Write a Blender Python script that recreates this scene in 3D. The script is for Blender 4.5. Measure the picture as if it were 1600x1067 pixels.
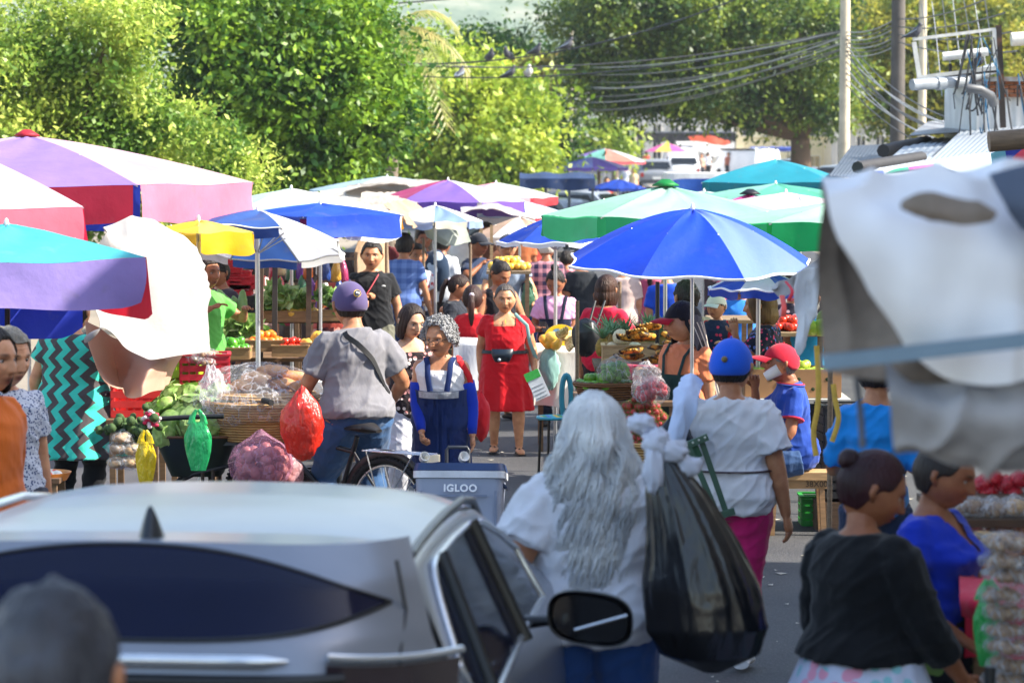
import bpy, math, random
import numpy as np
from mathutils import Vector, Matrix, Euler
random.seed(7); RNG = np.random.default_rng(11)
S = bpy.context.scene
for o in list(bpy.data.objects): bpy.data.objects.remove(o)
COL = S.collection
R = math.radians; PI = math.pi

# ------------------------------------------------------------------ camera, sky, sun, exposure
CAM_H = 2.6; FPX = 4700.0; PITCH = math.atan((533.5-230)/FPX)
cam = bpy.data.objects.new('camera', bpy.data.cameras.new('camera')); COL.objects.link(cam)
cam.location = (0, 0, CAM_H); cam.rotation_euler = (R(90)-PITCH, 0, 0)
cam.data.sensor_width = 36; cam.data.lens = FPX/1600*36
cam.data.clip_start = .1; cam.data.clip_end = 6000
cam.data.dof.use_dof = True; cam.data.dof.focus_distance = 21.0; cam.data.dof.aperture_fstop = 4.6
S.camera = cam
SUN_EL, SUN_AZ = 41, 97            # azimuth of the sun, degrees from +Y (away from camera) towards +X (right)
w = bpy.data.worlds.new('World'); S.world = w; w.use_nodes = True
nt = w.node_tree; sky = nt.nodes.new('ShaderNodeTexSky'); sky.sky_type = 'NISHITA'; sky.sun_disc = False
sky.sun_elevation = R(SUN_EL); sky.sun_rotation = R(SUN_AZ); sky.air_density = 1.2; sky.dust_density = 1.5
nt.links.new(sky.outputs[0], nt.nodes['Background'].inputs[0]); nt.nodes['Background'].inputs[1].default_value = .14
sun = bpy.data.objects.new('sun', bpy.data.lights.new('sun', 'SUN')); COL.objects.link(sun)
sun.data.energy = 5; sun.data.angle = R(.5); sun.data.color = (1, .93, .80)
sd = Vector((math.sin(R(SUN_AZ))*math.cos(R(SUN_EL)), math.cos(R(SUN_AZ))*math.cos(R(SUN_EL)), math.sin(R(SUN_EL))))
sun.rotation_euler = sd.to_track_quat('Z', 'Y').to_euler()
S.view_settings.view_transform = 'Standard'; S.view_settings.look = 'None'; S.view_settings.gamma = 1
S.view_settings.exposure = 1.42

def P(px, py, Y):
    """world point on the viewing ray of photo pixel (px,py) at world distance Y"""
    u = (px-800)/FPX; v = (533.5-py)/FPX
    dy = math.cos(PITCH)+v*math.sin(PITCH); dz = -math.sin(PITCH)+v*math.cos(PITCH)
    return Vector((u*Y/dy, Y, CAM_H+dz*Y/dy))
def GX(px, Y, z=1.0):
    return (px-800)/FPX*(Y*math.cos(PITCH)+(CAM_H-z)*math.sin(PITCH))

def ZG(y): return max(0., (y-130)*.014)       # the street climbs gently beyond 130 m
# ------------------------------------------------------------------ noise
def _h(i, j, k, s):
    n = (i*374761393+j*668265263+k*2147483647+s*974634777) & 0xffffffff
    n = ((n ^ (n >> 13))*1274126177) & 0xffffffff
    return ((n ^ (n >> 16)) & 0xffff)/32767.5-1
def vnoise(p, seed=0):
    p = np.asarray(p, float); f = np.floor(p); t = p-f; t = t*t*(3-2*t); f = f.astype(np.int64)
    r = 0
    for a in (0, 1):
        for b in (0, 1):
            for c in (0, 1):
                wt = (t[..., 0] if a else 1-t[..., 0])*(t[..., 1] if b else 1-t[..., 1])*(t[..., 2] if c else 1-t[..., 2])
                r = r+wt*_h(f[..., 0]+a, f[..., 1]+b, f[..., 2]+c, seed)
    return r
def fbm(p, seed=0, o=3):
    p = np.asarray(p, float); r = 0; a = 1; q = 0
    for i in range(o): r = r+a*vnoise(p*2**i, seed+i); q += a; a *= .5
    return r/q

# ------------------------------------------------------------------ mesh builder
class MB:
    def __init__(s): s.V = []; s.F = []; s.M = []; s.n = 0
    def add(s, V, F, m=0, mat=None):
        V = np.asarray(V, float).reshape(-1, 3)
        if mat is not None:
            mm = np.array(mat); V = V@mm[:3, :3].T+mm[:3, 3]
        s.V.append(V)
        for f in F: s.F.append(tuple(i+s.n for i in f))
        s.M += ([m]*len(F)) if isinstance(m, int) else list(m)
        s.n += len(V); return s
    def box(s, c, d, m=0, rot=None):
        x, y, z = d[0]/2, d[1]/2, d[2]/2
        V = np.array([(a*x, b*y, e*z) for e in (-1, 1) for b in (-1, 1) for a in (-1, 1)])
        if rot is not None:
            V = V@np.array(Euler(rot).to_matrix()).T
        V = V+np.array(c)
        return s.add(V, [(0, 2, 3, 1), (4, 5, 7, 6), (0, 1, 5, 4), (2, 6, 7, 3), (0, 4, 6, 2), (1, 3, 7, 5)], m)
    def bar(s, a, b, w, t=None, m=0):
        a = Vector(a); b = Vector(b); t = t or w; q = (b-a).to_track_quat('Z', 'Y').to_matrix()
        L = (b-a).length
        V = np.array([(i*w/2, j*t/2, k*L) for k in (0, 1) for j in (-1, 1) for i in (-1, 1)])@np.array(q).T+np.array(a)
        return s.add(V, [(0, 2, 3, 1), (4, 5, 7, 6), (0, 1, 5, 4), (2, 6, 7, 3), (0, 4, 6, 2), (1, 3, 7, 5)], m)
    def grid(s, A, m=0, cu=False, cv=False):
        """A[i][j] -> point ; cu closes i, cv closes j"""
        A = np.asarray(A, float); a, b = A.shape[:2]; F = []; M = []
        for i in range(a-(0 if cu else 1)):
            for j in range(b-(0 if cv else 1)):
                F.append((i*b+j, ((i+1) % a)*b+j, ((i+1) % a)*b+(j+1) % b, i*b+(j+1) % b))
                if callable(m): M.append(m(i, j))
        return s.add(A.reshape(-1, 3), F, M if callable(m) else m)
    def tube(s, pts, rad, n=8, flat=1.0, m=0, cap=True, up=None):
        pts = [Vector(p) for p in pts]; k = len(pts)
        if not hasattr(rad, '__len__'): rad = [rad]*k
        V = []; u = None
        for i, p in enumerate(pts):
            t = (pts[min(i+1, k-1)]-pts[max(i-1, 0)])
            if t.length < 1e-9: t = Vector((0, 0, 1))
            t.normalize()
            if u is None:
                ref = Vector(up) if up is not None else (Vector((0, 0, 1)) if abs(t.z) < .9 else Vector((0, 1, 0)))
                u = ref.cross(t)
                if u.length < 1e-6: u = Vector((1, 0, 0)).cross(t)
            else: u = u-t*u.dot(t)
            u.normalize(); v = t.cross(u)
            for q in range(n):
                a = 2*PI*q/n; V.append(p+u*math.cos(a)*rad[i]+v*math.sin(a)*rad[i]*flat)
        F = [(i*n+q, i*n+(q+1) % n, (i+1)*n+(q+1) % n, (i+1)*n+q) for i in range(k-1) for q in range(n)]
        if cap: F += [tuple(range(n-1, -1, -1)), tuple(range((k-1)*n, k*n))]
        return s.add(V, F, m)
    def ball(s, c, r, n=12, m=0, nz=0, seed=0, fr=3):
        r = (r, r, r) if not hasattr(r, '__len__') else r
        th = np.linspace(0, PI, n//2+1); ph = np.arange(n)*2*PI/n
        T, Q = np.meshgrid(th, ph, indexing='ij')
        D = np.stack([np.sin(T)*np.cos(Q), np.sin(T)*np.sin(Q), np.cos(T)], -1)
        k = 1
        if nz: k = 1+nz*fbm(D*fr+seed*7.3, seed, 2)[..., None]
        return s.grid(D*k*np.array(r)+np.array(c), m, cv=True)
    def lathe(s, prof, n=20, c=(0, 0, 0), m=0, sx=1, sy=1):
        A = [[(c[0]+r*math.cos(2*PI*j/n)*sx, c[1]+r*math.sin(2*PI*j/n)*sy, c[2]+z) for j in range(n)] for r, z in prof]
        return s.grid(A, m, cv=True)
    def build(s, name, mats, parent=None, smooth=True, loc=None, rot=None):
        me = bpy.data.meshes.new(name)
        V = np.concatenate(s.V) if s.V else np.zeros((0, 3))
        me.from_pydata(V.tolist(), [], s.F)
        for m in (mats if isinstance(mats, (list, tuple)) else [mats]): me.materials.append(m)
        if len(me.polygons):
            me.polygons.foreach_set('material_index', s.M)
            if smooth:
                me.polygons.foreach_set('use_smooth', [True]*len(me.polygons))
                if smooth != 'all':
                    try: me.set_sharp_from_angle(angle=R(50))
                    except Exception: pass
        me.validate(); me.update()
        o = bpy.data.objects.new(name, me); COL.objects.link(o)
        if parent: o.parent = parent
        if loc is not None: o.location = loc
        if rot is not None: o.rotation_euler = rot
        return o
def fastmesh(name, V, F, mats, parent=None, smooth=False, mi=None):
    """V (n,3), F (m,4) int array of quads"""
    me = bpy.data.meshes.new(name); V = np.asarray(V, np.float32); F = np.asarray(F, np.int32)
    me.vertices.add(len(V)); me.vertices.foreach_set('co', V.ravel())
    me.loops.add(F.size); me.loops.foreach_set('vertex_index', F.ravel())
    me.polygons.add(len(F)); me.polygons.foreach_set('loop_start', np.arange(len(F), dtype=np.int32)*F.shape[1])
    for m in (mats if isinstance(mats, (list, tuple)) else [mats]): me.materials.append(m)
    if mi is not None: me.polygons.foreach_set('material_index', np.asarray(mi, np.int32))
    me.update(calc_edges=True)
    if smooth: me.polygons.foreach_set('use_smooth', [True]*len(F))
    o = bpy.data.objects.new(name, me); COL.objects.link(o)
    if parent: o.parent = parent
    return o
def tag(o, label, cat, group=None):
    o['label'] = label; o['category'] = cat
    if group: o['group'] = group
    return o
def thing(name, label, cat, loc=(0, 0, 0), rz=0, group=None):
    o = bpy.data.objects.new(name, None); COL.objects.link(o)
    o.location = loc; o.rotation_euler = (0, 0, R(rz)); return tag(o, label, cat, group)
def struct(o, kind='structure'): o['kind'] = kind; return o
def copy_tree(o, parent=None):
    c = o.copy(); COL.objects.link(c); c.parent = parent
    for ch in list(o.children): copy_tree(ch, c)
    return c

# ------------------------------------------------------------------ materials
_mc = {}
def hexc(h):
    if not isinstance(h, str): return h
    h = h.lstrip('#'); c = [int(h[i:i+2], 16)/255 for i in (0, 2, 4)]
    return tuple(x/12.92 if x <= .04045 else ((x+.055)/1.055)**2.4 for x in c)
class NT:
    def __init__(s, name):
        s.m = bpy.data.materials.new(name); s.m.use_nodes = True; s.t = s.m.node_tree; s.b = s.t.nodes['Principled BSDF']; s.out = s.t.nodes['Material Output']
        s._co = None
    def n(s, typ, **k):
        x = s.t.nodes.new('ShaderNode'+typ)
        for a, v in k.items():
            if a in x.inputs: x.inputs[a].default_value = v
            else: setattr(x, a, v)
        return x
    def l(s, a, b): s.t.links.new(a, b)
    def co(s, scale=(1, 1, 1), obj=True):
        if s._co is None: s._co = s.n('TexCoord')
        mp = s.n('Mapping'); mp.inputs['Scale'].default_value = scale
        s.l(s._co.outputs['Object' if obj else 'Generated'], mp.inputs[0]); return mp.outputs[0]
    def noise(s, scale, detail=3, sc=(1, 1, 1), rough=.55):
        x = s.n('TexNoise'); x.inputs['Scale'].default_value = scale; x.inputs['Detail'].default_value = detail; x.inputs['Roughness'].default_value = rough
        s.l(s.co(sc), x.inputs[0]); return x.outputs['Fac']
    def ramp(s, fac, stops, const=False):
        x = s.n('ValToRGB'); e = x.color_ramp.elements
        if const: x.color_ramp.interpolation = 'CONSTANT'
        while len(e) < len(stops): e.new(.5)
        for i, (p, c) in enumerate(stops):
            e[i].position = p; c = hexc(c); e[i].color = (*c[:3], 1)
        s.l(fac, x.inputs[0]); return x.outputs[0]
    def mix(s, fac, a, b, mode='MIX'):
        x = s.n('Mix', data_type='RGBA', blend_type=mode)
        for i, v in ((0, fac), (6, a), (7, b)):
            if isinstance(v, (int, float)): x.inputs[i].default_value = v
            elif isinstance(v, tuple): x.inputs[i].default_value = (*v[:3], 1)
            else: s.l(v, x.inputs[i])
        return x.outputs[2]
    def math(s, op, a, b=0.0):
        x = s.n('Math', operation=op)
        for i, v in enumerate((a, b)):
            if isinstance(v, (int, float)): x.inputs[i].default_value = v
            else: s.l(v, x.inputs[i])
        return x.outputs[0]
    def bump(s, h, st=.3, d=.01):
        x = s.n('Bump'); x.inputs['Strength'].default_value = st; x.inputs['Distance'].default_value = d
        s.l(h, x.inputs['Height']); s.l(x.outputs[0], s.b.inputs['Normal'])
    def base(s, c, rough=None, **k):
        if isinstance(c, tuple): s.b.inputs['Base Color'].default_value = (*c[:3], 1)
        else: s.l(c, s.b.inputs['Base Color'])
        if rough is not None: s.b.inputs['Roughness'].default_value = rough
        for a, v in k.items(): s.b.inputs[a].default_value = v
        return s
def cached(fn):
    def g(*a, **k):
        key = (fn.__name__, a, tuple(sorted(k.items())))
        if key not in _mc: _mc[key] = fn(*a, **k)
        return _mc[key]
    return g
@cached
def plain(col, rough=.6, metal=0, var=.12, scale=6, bump=.15, spec=.5, coat=0):
    t = NT('paint'); c = hexc(col); f = t.noise(scale, 4)
    d = tuple(x*(1-var*2) for x in c); u = tuple(min(1, x*(1+var)) for x in c)
    t.base(t.ramp(f, [(.3, d), (.7, u)]), rough, Metallic=metal); t.b.inputs['Specular IOR Level'].default_value = spec
    t.b.inputs['Coat Weight'].default_value = coat
    if bump: t.bump(t.noise(scale*6, 3), bump, .004)
    return t.m
def _fab(t, color, rough, bump=.25):
    t.base(color, rough); t.b.inputs['Specular IOR Level'].default_value = .2
    t.b.inputs['Sheen Weight'].default_value = .15
    w_ = t.noise(9, 4, (1, 1, .35)); t.bump(w_, bump, .03)
@cached
def cloth(col, pat=None, c2='#ffffff', scale=30, rough=.85, bump=.35, c3=None):
    """woven fabric; pat: dots, floral, plaid, stripes, hstripes, chevron"""
    t = NT('fabric'); c = hexc(col); k = hexc(c2)
    f = t.noise(3.5, 3); base = t.mix(f, tuple(x*.82 for x in c), tuple(min(1, x*1.1) for x in c))
    if pat in ('dots', 'floral'):
        v = t.n('TexVoronoi'); v.inputs['Scale'].default_value = scale; t.l(t.co(), v.inputs[0])
        fac = t.math('LESS_THAN', v.outputs['Distance'], .28 if pat == 'dots' else .38)
        kk = k
        if c3: kk = t.mix(t.math('GREATER_THAN', t.noise(scale*.5, 0), .5), k, hexc(c3))
        base = t.mix(fac, base, kk)
    elif pat in ('plaid', 'stripes', 'hstripes', 'chevron'):
        sx = t.n('SeparateXYZ'); t.l(t.co(), sx.inputs[0])
        if pat == 'chevron':
            z = t.math('PINGPONG', t.math('MULTIPLY', sx.outputs[2], scale), .5)
            q = t.math('ADD', t.math('MULTIPLY', sx.outputs[0], scale*1.0), z)
            base = t.mix(t.math('GREATER_THAN', t.math('FRACT', t.math('ADD', q, 50.0)), .5), base, k)
        else:
            fx = t.math('GREATER_THAN', t.math('FRACT', t.math('ADD', t.math('MULTIPLY', sx.outputs[0], scale), 50.0)), .5)
            fz = t.math('GREATER_THAN', t.math('FRACT', t.math('ADD', t.math('MULTIPLY', sx.outputs[2], scale), 50.0)), .5)
            if pat == 'plaid': base = t.mix(t.math('MULTIPLY', t.math('ADD', fx, fz), .5), base, k)
            else: base = t.mix(fx if pat == 'stripes' else fz, base, k)
    _fab(t, base, rough, bump); return t.m
@cached
def canopy(col, tr=.35, dirt=.20):
    """umbrella / tarp cloth that lets some light through"""
    t = NT('canopy cloth'); c = hexc(col)
    f = t.noise(2.2, 4); base = t.mix(t.ramp(f, [(.35, (0, 0, 0)), (.75, (1, 1, 1))]), tuple(x*(1-dirt*2.2) for x in c), c)
    st = t.ramp(t.noise(7, 5), [(.60, (0, 0, 0)), (.72, (1, 1, 1))]); base = t.mix(t.math('MULTIPLY', st, dirt*2.2), base, (.22, .19, .15))
    t.base(base, .55); t.b.inputs['Specular IOR Level'].default_value = .4; t.bump(t.noise(9, 5, (1, 1, 1)), .3, .02)
    tl = t.n('BsdfTranslucent'); t.l(base, tl.inputs[0]); mx = t.n('MixShader'); mx.inputs[0].default_value = tr
    t.l(t.b.outputs[0], mx.inputs[1]); t.l(tl.outputs[0], mx.inputs[2]); t.l(mx.outputs[0], t.out.inputs[0]); return t.m
@cached
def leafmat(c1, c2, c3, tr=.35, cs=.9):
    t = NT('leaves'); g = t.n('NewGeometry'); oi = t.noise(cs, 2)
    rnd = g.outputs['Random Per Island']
    base = t.mix(rnd, hexc(c1), hexc(c2)); base = t.mix(t.ramp(oi, [(.42, (0, 0, 0)), (.58, (1, 1, 1))]), base, tuple(x*.7 for x in hexc(c3)))  # dark noise clumps painted into the leaf colour to suggest shaded depth
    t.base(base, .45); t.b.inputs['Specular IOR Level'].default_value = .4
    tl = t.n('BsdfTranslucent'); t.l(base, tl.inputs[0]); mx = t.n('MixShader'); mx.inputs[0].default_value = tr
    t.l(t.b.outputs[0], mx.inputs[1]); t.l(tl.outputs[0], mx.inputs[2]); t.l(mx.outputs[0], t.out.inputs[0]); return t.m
@cached
def metal(col='#9a9da0', rough=.4, rust=.0):
    t = NT('metal'); c = hexc(col); b = c
    f = t.noise(12, 5); b = t.mix(f, tuple(x*.75 for x in c), c)
    if rust: b = t.mix(t.ramp(t.noise(5, 6), [(.5, (0, 0, 0)), (.62, (rust,)*3)]), b, (.16, .06, .025))
    t.base(b, rough, Metallic=.75 if not rust else .4); t.bump(t.noise(40, 3), .1, .002); return t.m
@cached
def plastic_bag(col, alpha=.45, rough=.25):
    """thin crinkled film"""
    t = NT('plastic film'); c = hexc(col); t.base(c, rough); t.b.inputs['Specular IOR Level'].default_value = .8
    f = t.n('TexNoise'); f.inputs['Scale'].default_value = 14; f.inputs['Detail'].default_value = 5; t.l(t.co((1, 1, .5)), f.inputs[0])
    rd = t.math('ABSOLUTE', t.math('SUBTRACT', f.outputs['Fac'], .5)); t.bump(rd, .9, .05)
    tr = t.n('BsdfTransparent'); tr.inputs[0].default_value = (*[.6+.4*x for x in c], 1)
    mx = t.n('MixShader'); fr = t.ramp(rd, [(0, (min(1, alpha+.30),)*3), (.035, (alpha,)*3)])
    t.l(fr, mx.inputs[0]); t.l(tr.outputs[0], mx.inputs[1]); t.l(t.b.outputs[0], mx.inputs[2]); t.l(mx.outputs[0], t.out.inputs[0]); return t.m
@cached
def wood(col='#a9845a', scale=8):
    t = NT('wood'); c = hexc(col); f = t.noise(scale, 5, (1, 8, 8)); b = t.ramp(f, [(.3, tuple(x*.55 for x in c)), (.7, c)])
    t.base(b, .75); t.bump(f, .3, .004); return t.m
@cached
def hairmat(c1, c2=None, sc=90):
    t = NT('hair'); a = hexc(c1); b = hexc(c2) if c2 else tuple(x*2.2+.01 for x in a)
    f = t.noise(sc, 3, (1, 1, .06)); g = t.noise(5, 2)
    t.base(t.mix(t.ramp(g, [(.35, (.15,)*3), (.7, (.85,)*3)]) if c2 else f, a, b), .42); t.b.inputs['Specular IOR Level'].default_value = .28; t.b.inputs['Roughness'].default_value = .5
    t.bump(f, .9, .012); return t.m
@cached
def skinmat(col):
    t = NT('skin'); c = hexc(col); at = t.n('Attribute'); at.attribute_name = 'Col'
    f = t.noise(14, 4); b = t.mix(t.ramp(f, [(.35, (0,)*3), (.65, (1,)*3)]), tuple(x*q for x, q in zip(c, (.80, .70, .66))), tuple(min(1, x*1.08) for x in c)); b = t.mix(1.0, b, at.outputs['Color'], 'MULTIPLY')
    t.base(b, .48); t.b.inputs['Subsurface Weight'].default_value = .12; t.b.inputs['Subsurface Radius'].default_value = (.02, .008, .004)
    t.b.inputs['Subsurface Scale'].default_value = .6; t.b.inputs['Specular IOR Level'].default_value = .38; t.bump(t.noise(70, 3), .12, .003); return t.m
# ------------------------------------------------------------------ people
def voxel(mb, vs, it=3):
    """union of the tubes in mb as one smooth closed surface -> V, N, F"""
    me = bpy.data.meshes.new('tmp'); me.from_pydata(np.concatenate(mb.V).tolist(), [], mb.F)
    o = bpy.data.objects.new('tmp', me); COL.objects.link(o)
    m = o.modifiers.new('r', 'REMESH'); m.mode = 'VOXEL'; m.voxel_size = vs
    if it: m = o.modifiers.new('s', 'SMOOTH'); m.factor = .6; m.iterations = it
    dg = bpy.context.evaluated_depsgraph_get(); e = o.evaluated_get(dg).to_mesh()
    n = len(e.vertices); V = np.empty(n*3); e.vertices.foreach_get('co', V); N = np.empty(n*3); e.vertices.foreach_get('normal', N)
    F = [tuple(p.vertices) for p in e.polygons]
    bpy.data.objects.remove(o); bpy.data.meshes.remove(me)
    return V.reshape(-1, 3), N.reshape(-1, 3), F
SKINS = {'tan': '#c8926e', 'brown': '#b07a58', 'light': '#d6a888', 'dark': '#8a5a40', 'deep': '#9c6648'}
def ik(a, b, l1, l2, hint):
    a = Vector(a); b = Vector(b); d = b-a; L = d.length
    mx = (l1+l2)*.999
    if L > mx: b = a+d*(mx/L); d = b-a; L = mx
    d.normalize(); x = (l1*l1-l2*l2+L*L)/(2*L); h = math.sqrt(max(0, l1*l1-x*x))
    k = Vector(hint); k = k-d*k.dot(d)
    if k.length < 1e-4: k = Vector((0, 1, 0))
    k.normalize(); return a+d*x+k*h, b
HC = np.array([.71, .86, 1.0])
def head_dirs(na, nb, front=.35):
    t = np.arange(na)*2*PI/na; az = t-front*np.sin(t)          # az=0 is the face, denser there
    th = np.linspace(.02, PI-.02, nb); return np.meshgrid(th, az, indexing='ij')
def head_base(T, A):
    x = HC[0]*np.sin(T)*np.sin(A); y = -HC[1]*np.sin(T)*np.cos(A); z = HC[2]*np.cos(T)
    lo = np.clip(-z, 0, 1); x = x*(1-.24*lo**1.6); y = np.where(y < 0, y*(1-.06*lo), y*(1-.30*lo)); x = x*(1+.04*np.clip(z, 0, 1))
    y = np.where(y > 0, y*1.08, y); return x, y, z
def gs_(u, s): return np.exp(-(u/s)**2)
def head_mesh(mb, M, na, nb, skin, age=0, mouth=0, brow=1, lips='#8c4a3e', fat=.0):
    T, A = head_dirs(na, nb); x, y, z = head_base(T, A); fr = np.clip(-y/.5, 0, 1)
    x = x*(1+fat*gs_(z+.4, .45)); ax = np.abs(x); d = np.zeros_like(x)
    d += .24*gs_(x, .10)*np.clip((.16-z)/.46, 0, 1)*np.clip((z+.40)/.08, 0, 1)
    d += .05*gs_(ax-.11, .07)*gs_(z+.30, .07)                       # nostril wings
    d += .055*gs_(ax-.24, .26)*gs_(z-.20, .085)+.03*gs_(x, .5)*gs_(z-.45, .3)
    d -= .10*gs_(ax-.27, .15)*gs_(z-.03, .10)
    d += .05*gs_(ax-.36, .17)*gs_(z+.24, .18)*(1+fat*3)
    d += .085*gs_(x, .24)*gs_(z+.56, .16)
    d += .035*gs_(x, .18)*(gs_(z+.50, .045)+gs_(z+.63, .05)); d -= (.05+mouth*.12)*gs_(x, .19)*gs_(z+.565, .028+mouth*.05)
    d += .07*gs_(x, .2)*gs_(z+.85, .14); d -= .02*gs_(ax-.25, .05)*gs_(z+.42, .15)*(1+age)
    if age: d += age*.012*np.sin(z*60)*gs_(z-.45, .15)
    y = y-d*fr; x = x*1.0
    V = np.stack([x, y, z], -1)
    sk = np.array(hexc(skin)); C = np.ones(V.shape)
    def paint(mask, col, k=1.0):
        t = np.array(hexc(col))/sk; mm = np.clip(mask*k*fr, 0, 1)[..., None]; C[:] = C*(1-mm)+t*mm
    paint(gs_(x, .22)*(gs_(z+.505, .04)+gs_(z+.625, .05)), lips, 1.1)
    paint(gs_(x, .19)*gs_(z+.565, .022+mouth*.055), '#2a100c', 1.0 if mouth else .8)
    paint(gs_(ax-.27, .15)*gs_(z-(.215+.0*x), .045)*(ax < .46)*(ax > .1), '#1d120c', brow)
    paint(gs_(ax-.27, .14)*gs_(z-.085, .035), '#2a1a12', .8); paint(gs_(ax-.27, .16)*gs_(z+.05, .06), '#5a3424', .3)
    paint(gs_(ax-.08, .035)*gs_(z+.36, .03), '#2a130c', .9); paint(gs_(ax-.38, .2)*gs_(z+.25, .2), '#a9553f', .22)
    n0 = mb.n; s = M.to_scale()[0]
    mb.grid(V, 0, cv=True, ) if False else None
    Mn = np.array(M); W = V.reshape(-1, 3)@Mn[:3, :3].T+Mn[:3, 3]
    mb.grid(W.reshape(V.shape), 0, cv=True); cols = [C.reshape(-1, 3)]
    for sgn in (-1, 1):                                           # eyeballs and ears
        b = MB(); b.ball((sgn*.27, -.655, .03), (.115, .10, .075), 12); e = np.concatenate(b.V)
        ec = np.where((np.hypot(e[:, 0]-sgn*.27, (e[:, 2]-.03)) < .062)[:, None], np.array([.02, .01, .008])/sk, np.array([.55, .50, .46])/sk)
        mb.add(e, b.F, 0, M); cols.append(ec)
        b = MB(); b.tube([(sgn*.66, .04, .16), (sgn*.78, .14, .12), (sgn*.77, .15, -.05), (sgn*.68, .04, -.27)], [.06, .10, .09, .05], 8); b.ball((sgn*.68, .06, -.05), (.07, .13, .2), 8)
        e = np.concatenate(b.V); mb.add(e, b.F, 0, M); cols.append(np.ones(e.shape)*.92)
    return cols

def hair_shell(M, lim, thick=.09, drop=None, amp=.03, fr=14, seed=0, na=72, nb=26, nzs=0, inner=True, fringe=0, flat=1):
    """scalp shell: lim(az)->polar angle of the hairline; drop(az)->z reached by hanging hair (or None)"""
    mb = MB(); t = np.arange(na)*2*PI/na; rows = []
    L = np.array([lim(abs(((a+PI) % (2*PI))-PI)) for a in t])
    for i in range(nb):
        th = .02+(L-.02)*i/(nb-1); x, y, z = head_base(th, t); k = 1+thick*(1-.25*(i/(nb-1)))
        rows.append(np.stack([x*k, y*k, z*k], -1))
    if drop:
        Z1 = np.array([drop(abs(((a+PI) % (2*PI))-PI)) for a in t]); last = rows[-1].copy()
        for i in range(1, 15):
            f = i/14; q = last.copy(); q[:, 2] = last[:, 2]+(Z1-last[:, 2])*f
            wd = 1+.10*math.sin(f*PI)-.10*f; q[:, 0] *= wd; q[:, 1] = q[:, 1]*wd+.05*f
            rows.append(q)
    A = np.array(rows); A[..., 2] *= np.where(A[..., 2] > 0, flat, 1)
    D = A/np.maximum(np.linalg.norm(A, axis=-1, keepdims=True), .1)
    st = vnoise(np.stack([np.cos(t)*fr, np.sin(t)*fr, np.full(na, seed*3.1)], -1), seed)
    ph = np.repeat(st[None, :], A.shape[0], 0); w_ = np.linspace(0, 1, A.shape[0])[:, None]
    k = amp*ph*w_
    if nzs: k = k+nzs*fbm(A*4.5+seed, seed, 3)
    A = A+D*k[..., None]
    if fringe: A[-1, :, 2] += fringe*st
    if inner: A = np.concatenate([A, (A[-1:]*np.array([.86, .86, 1.0]))], 0)
    mb.grid(A, 0, cv=True); mb2 = MB(); mb2.add(np.concatenate(mb.V), mb.F, 0, M); return mb2
def smooth(a, b, x):
    t = min(1, max(0, (x-a)/(b-a))); return t*t*(3-2*t)

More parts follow.
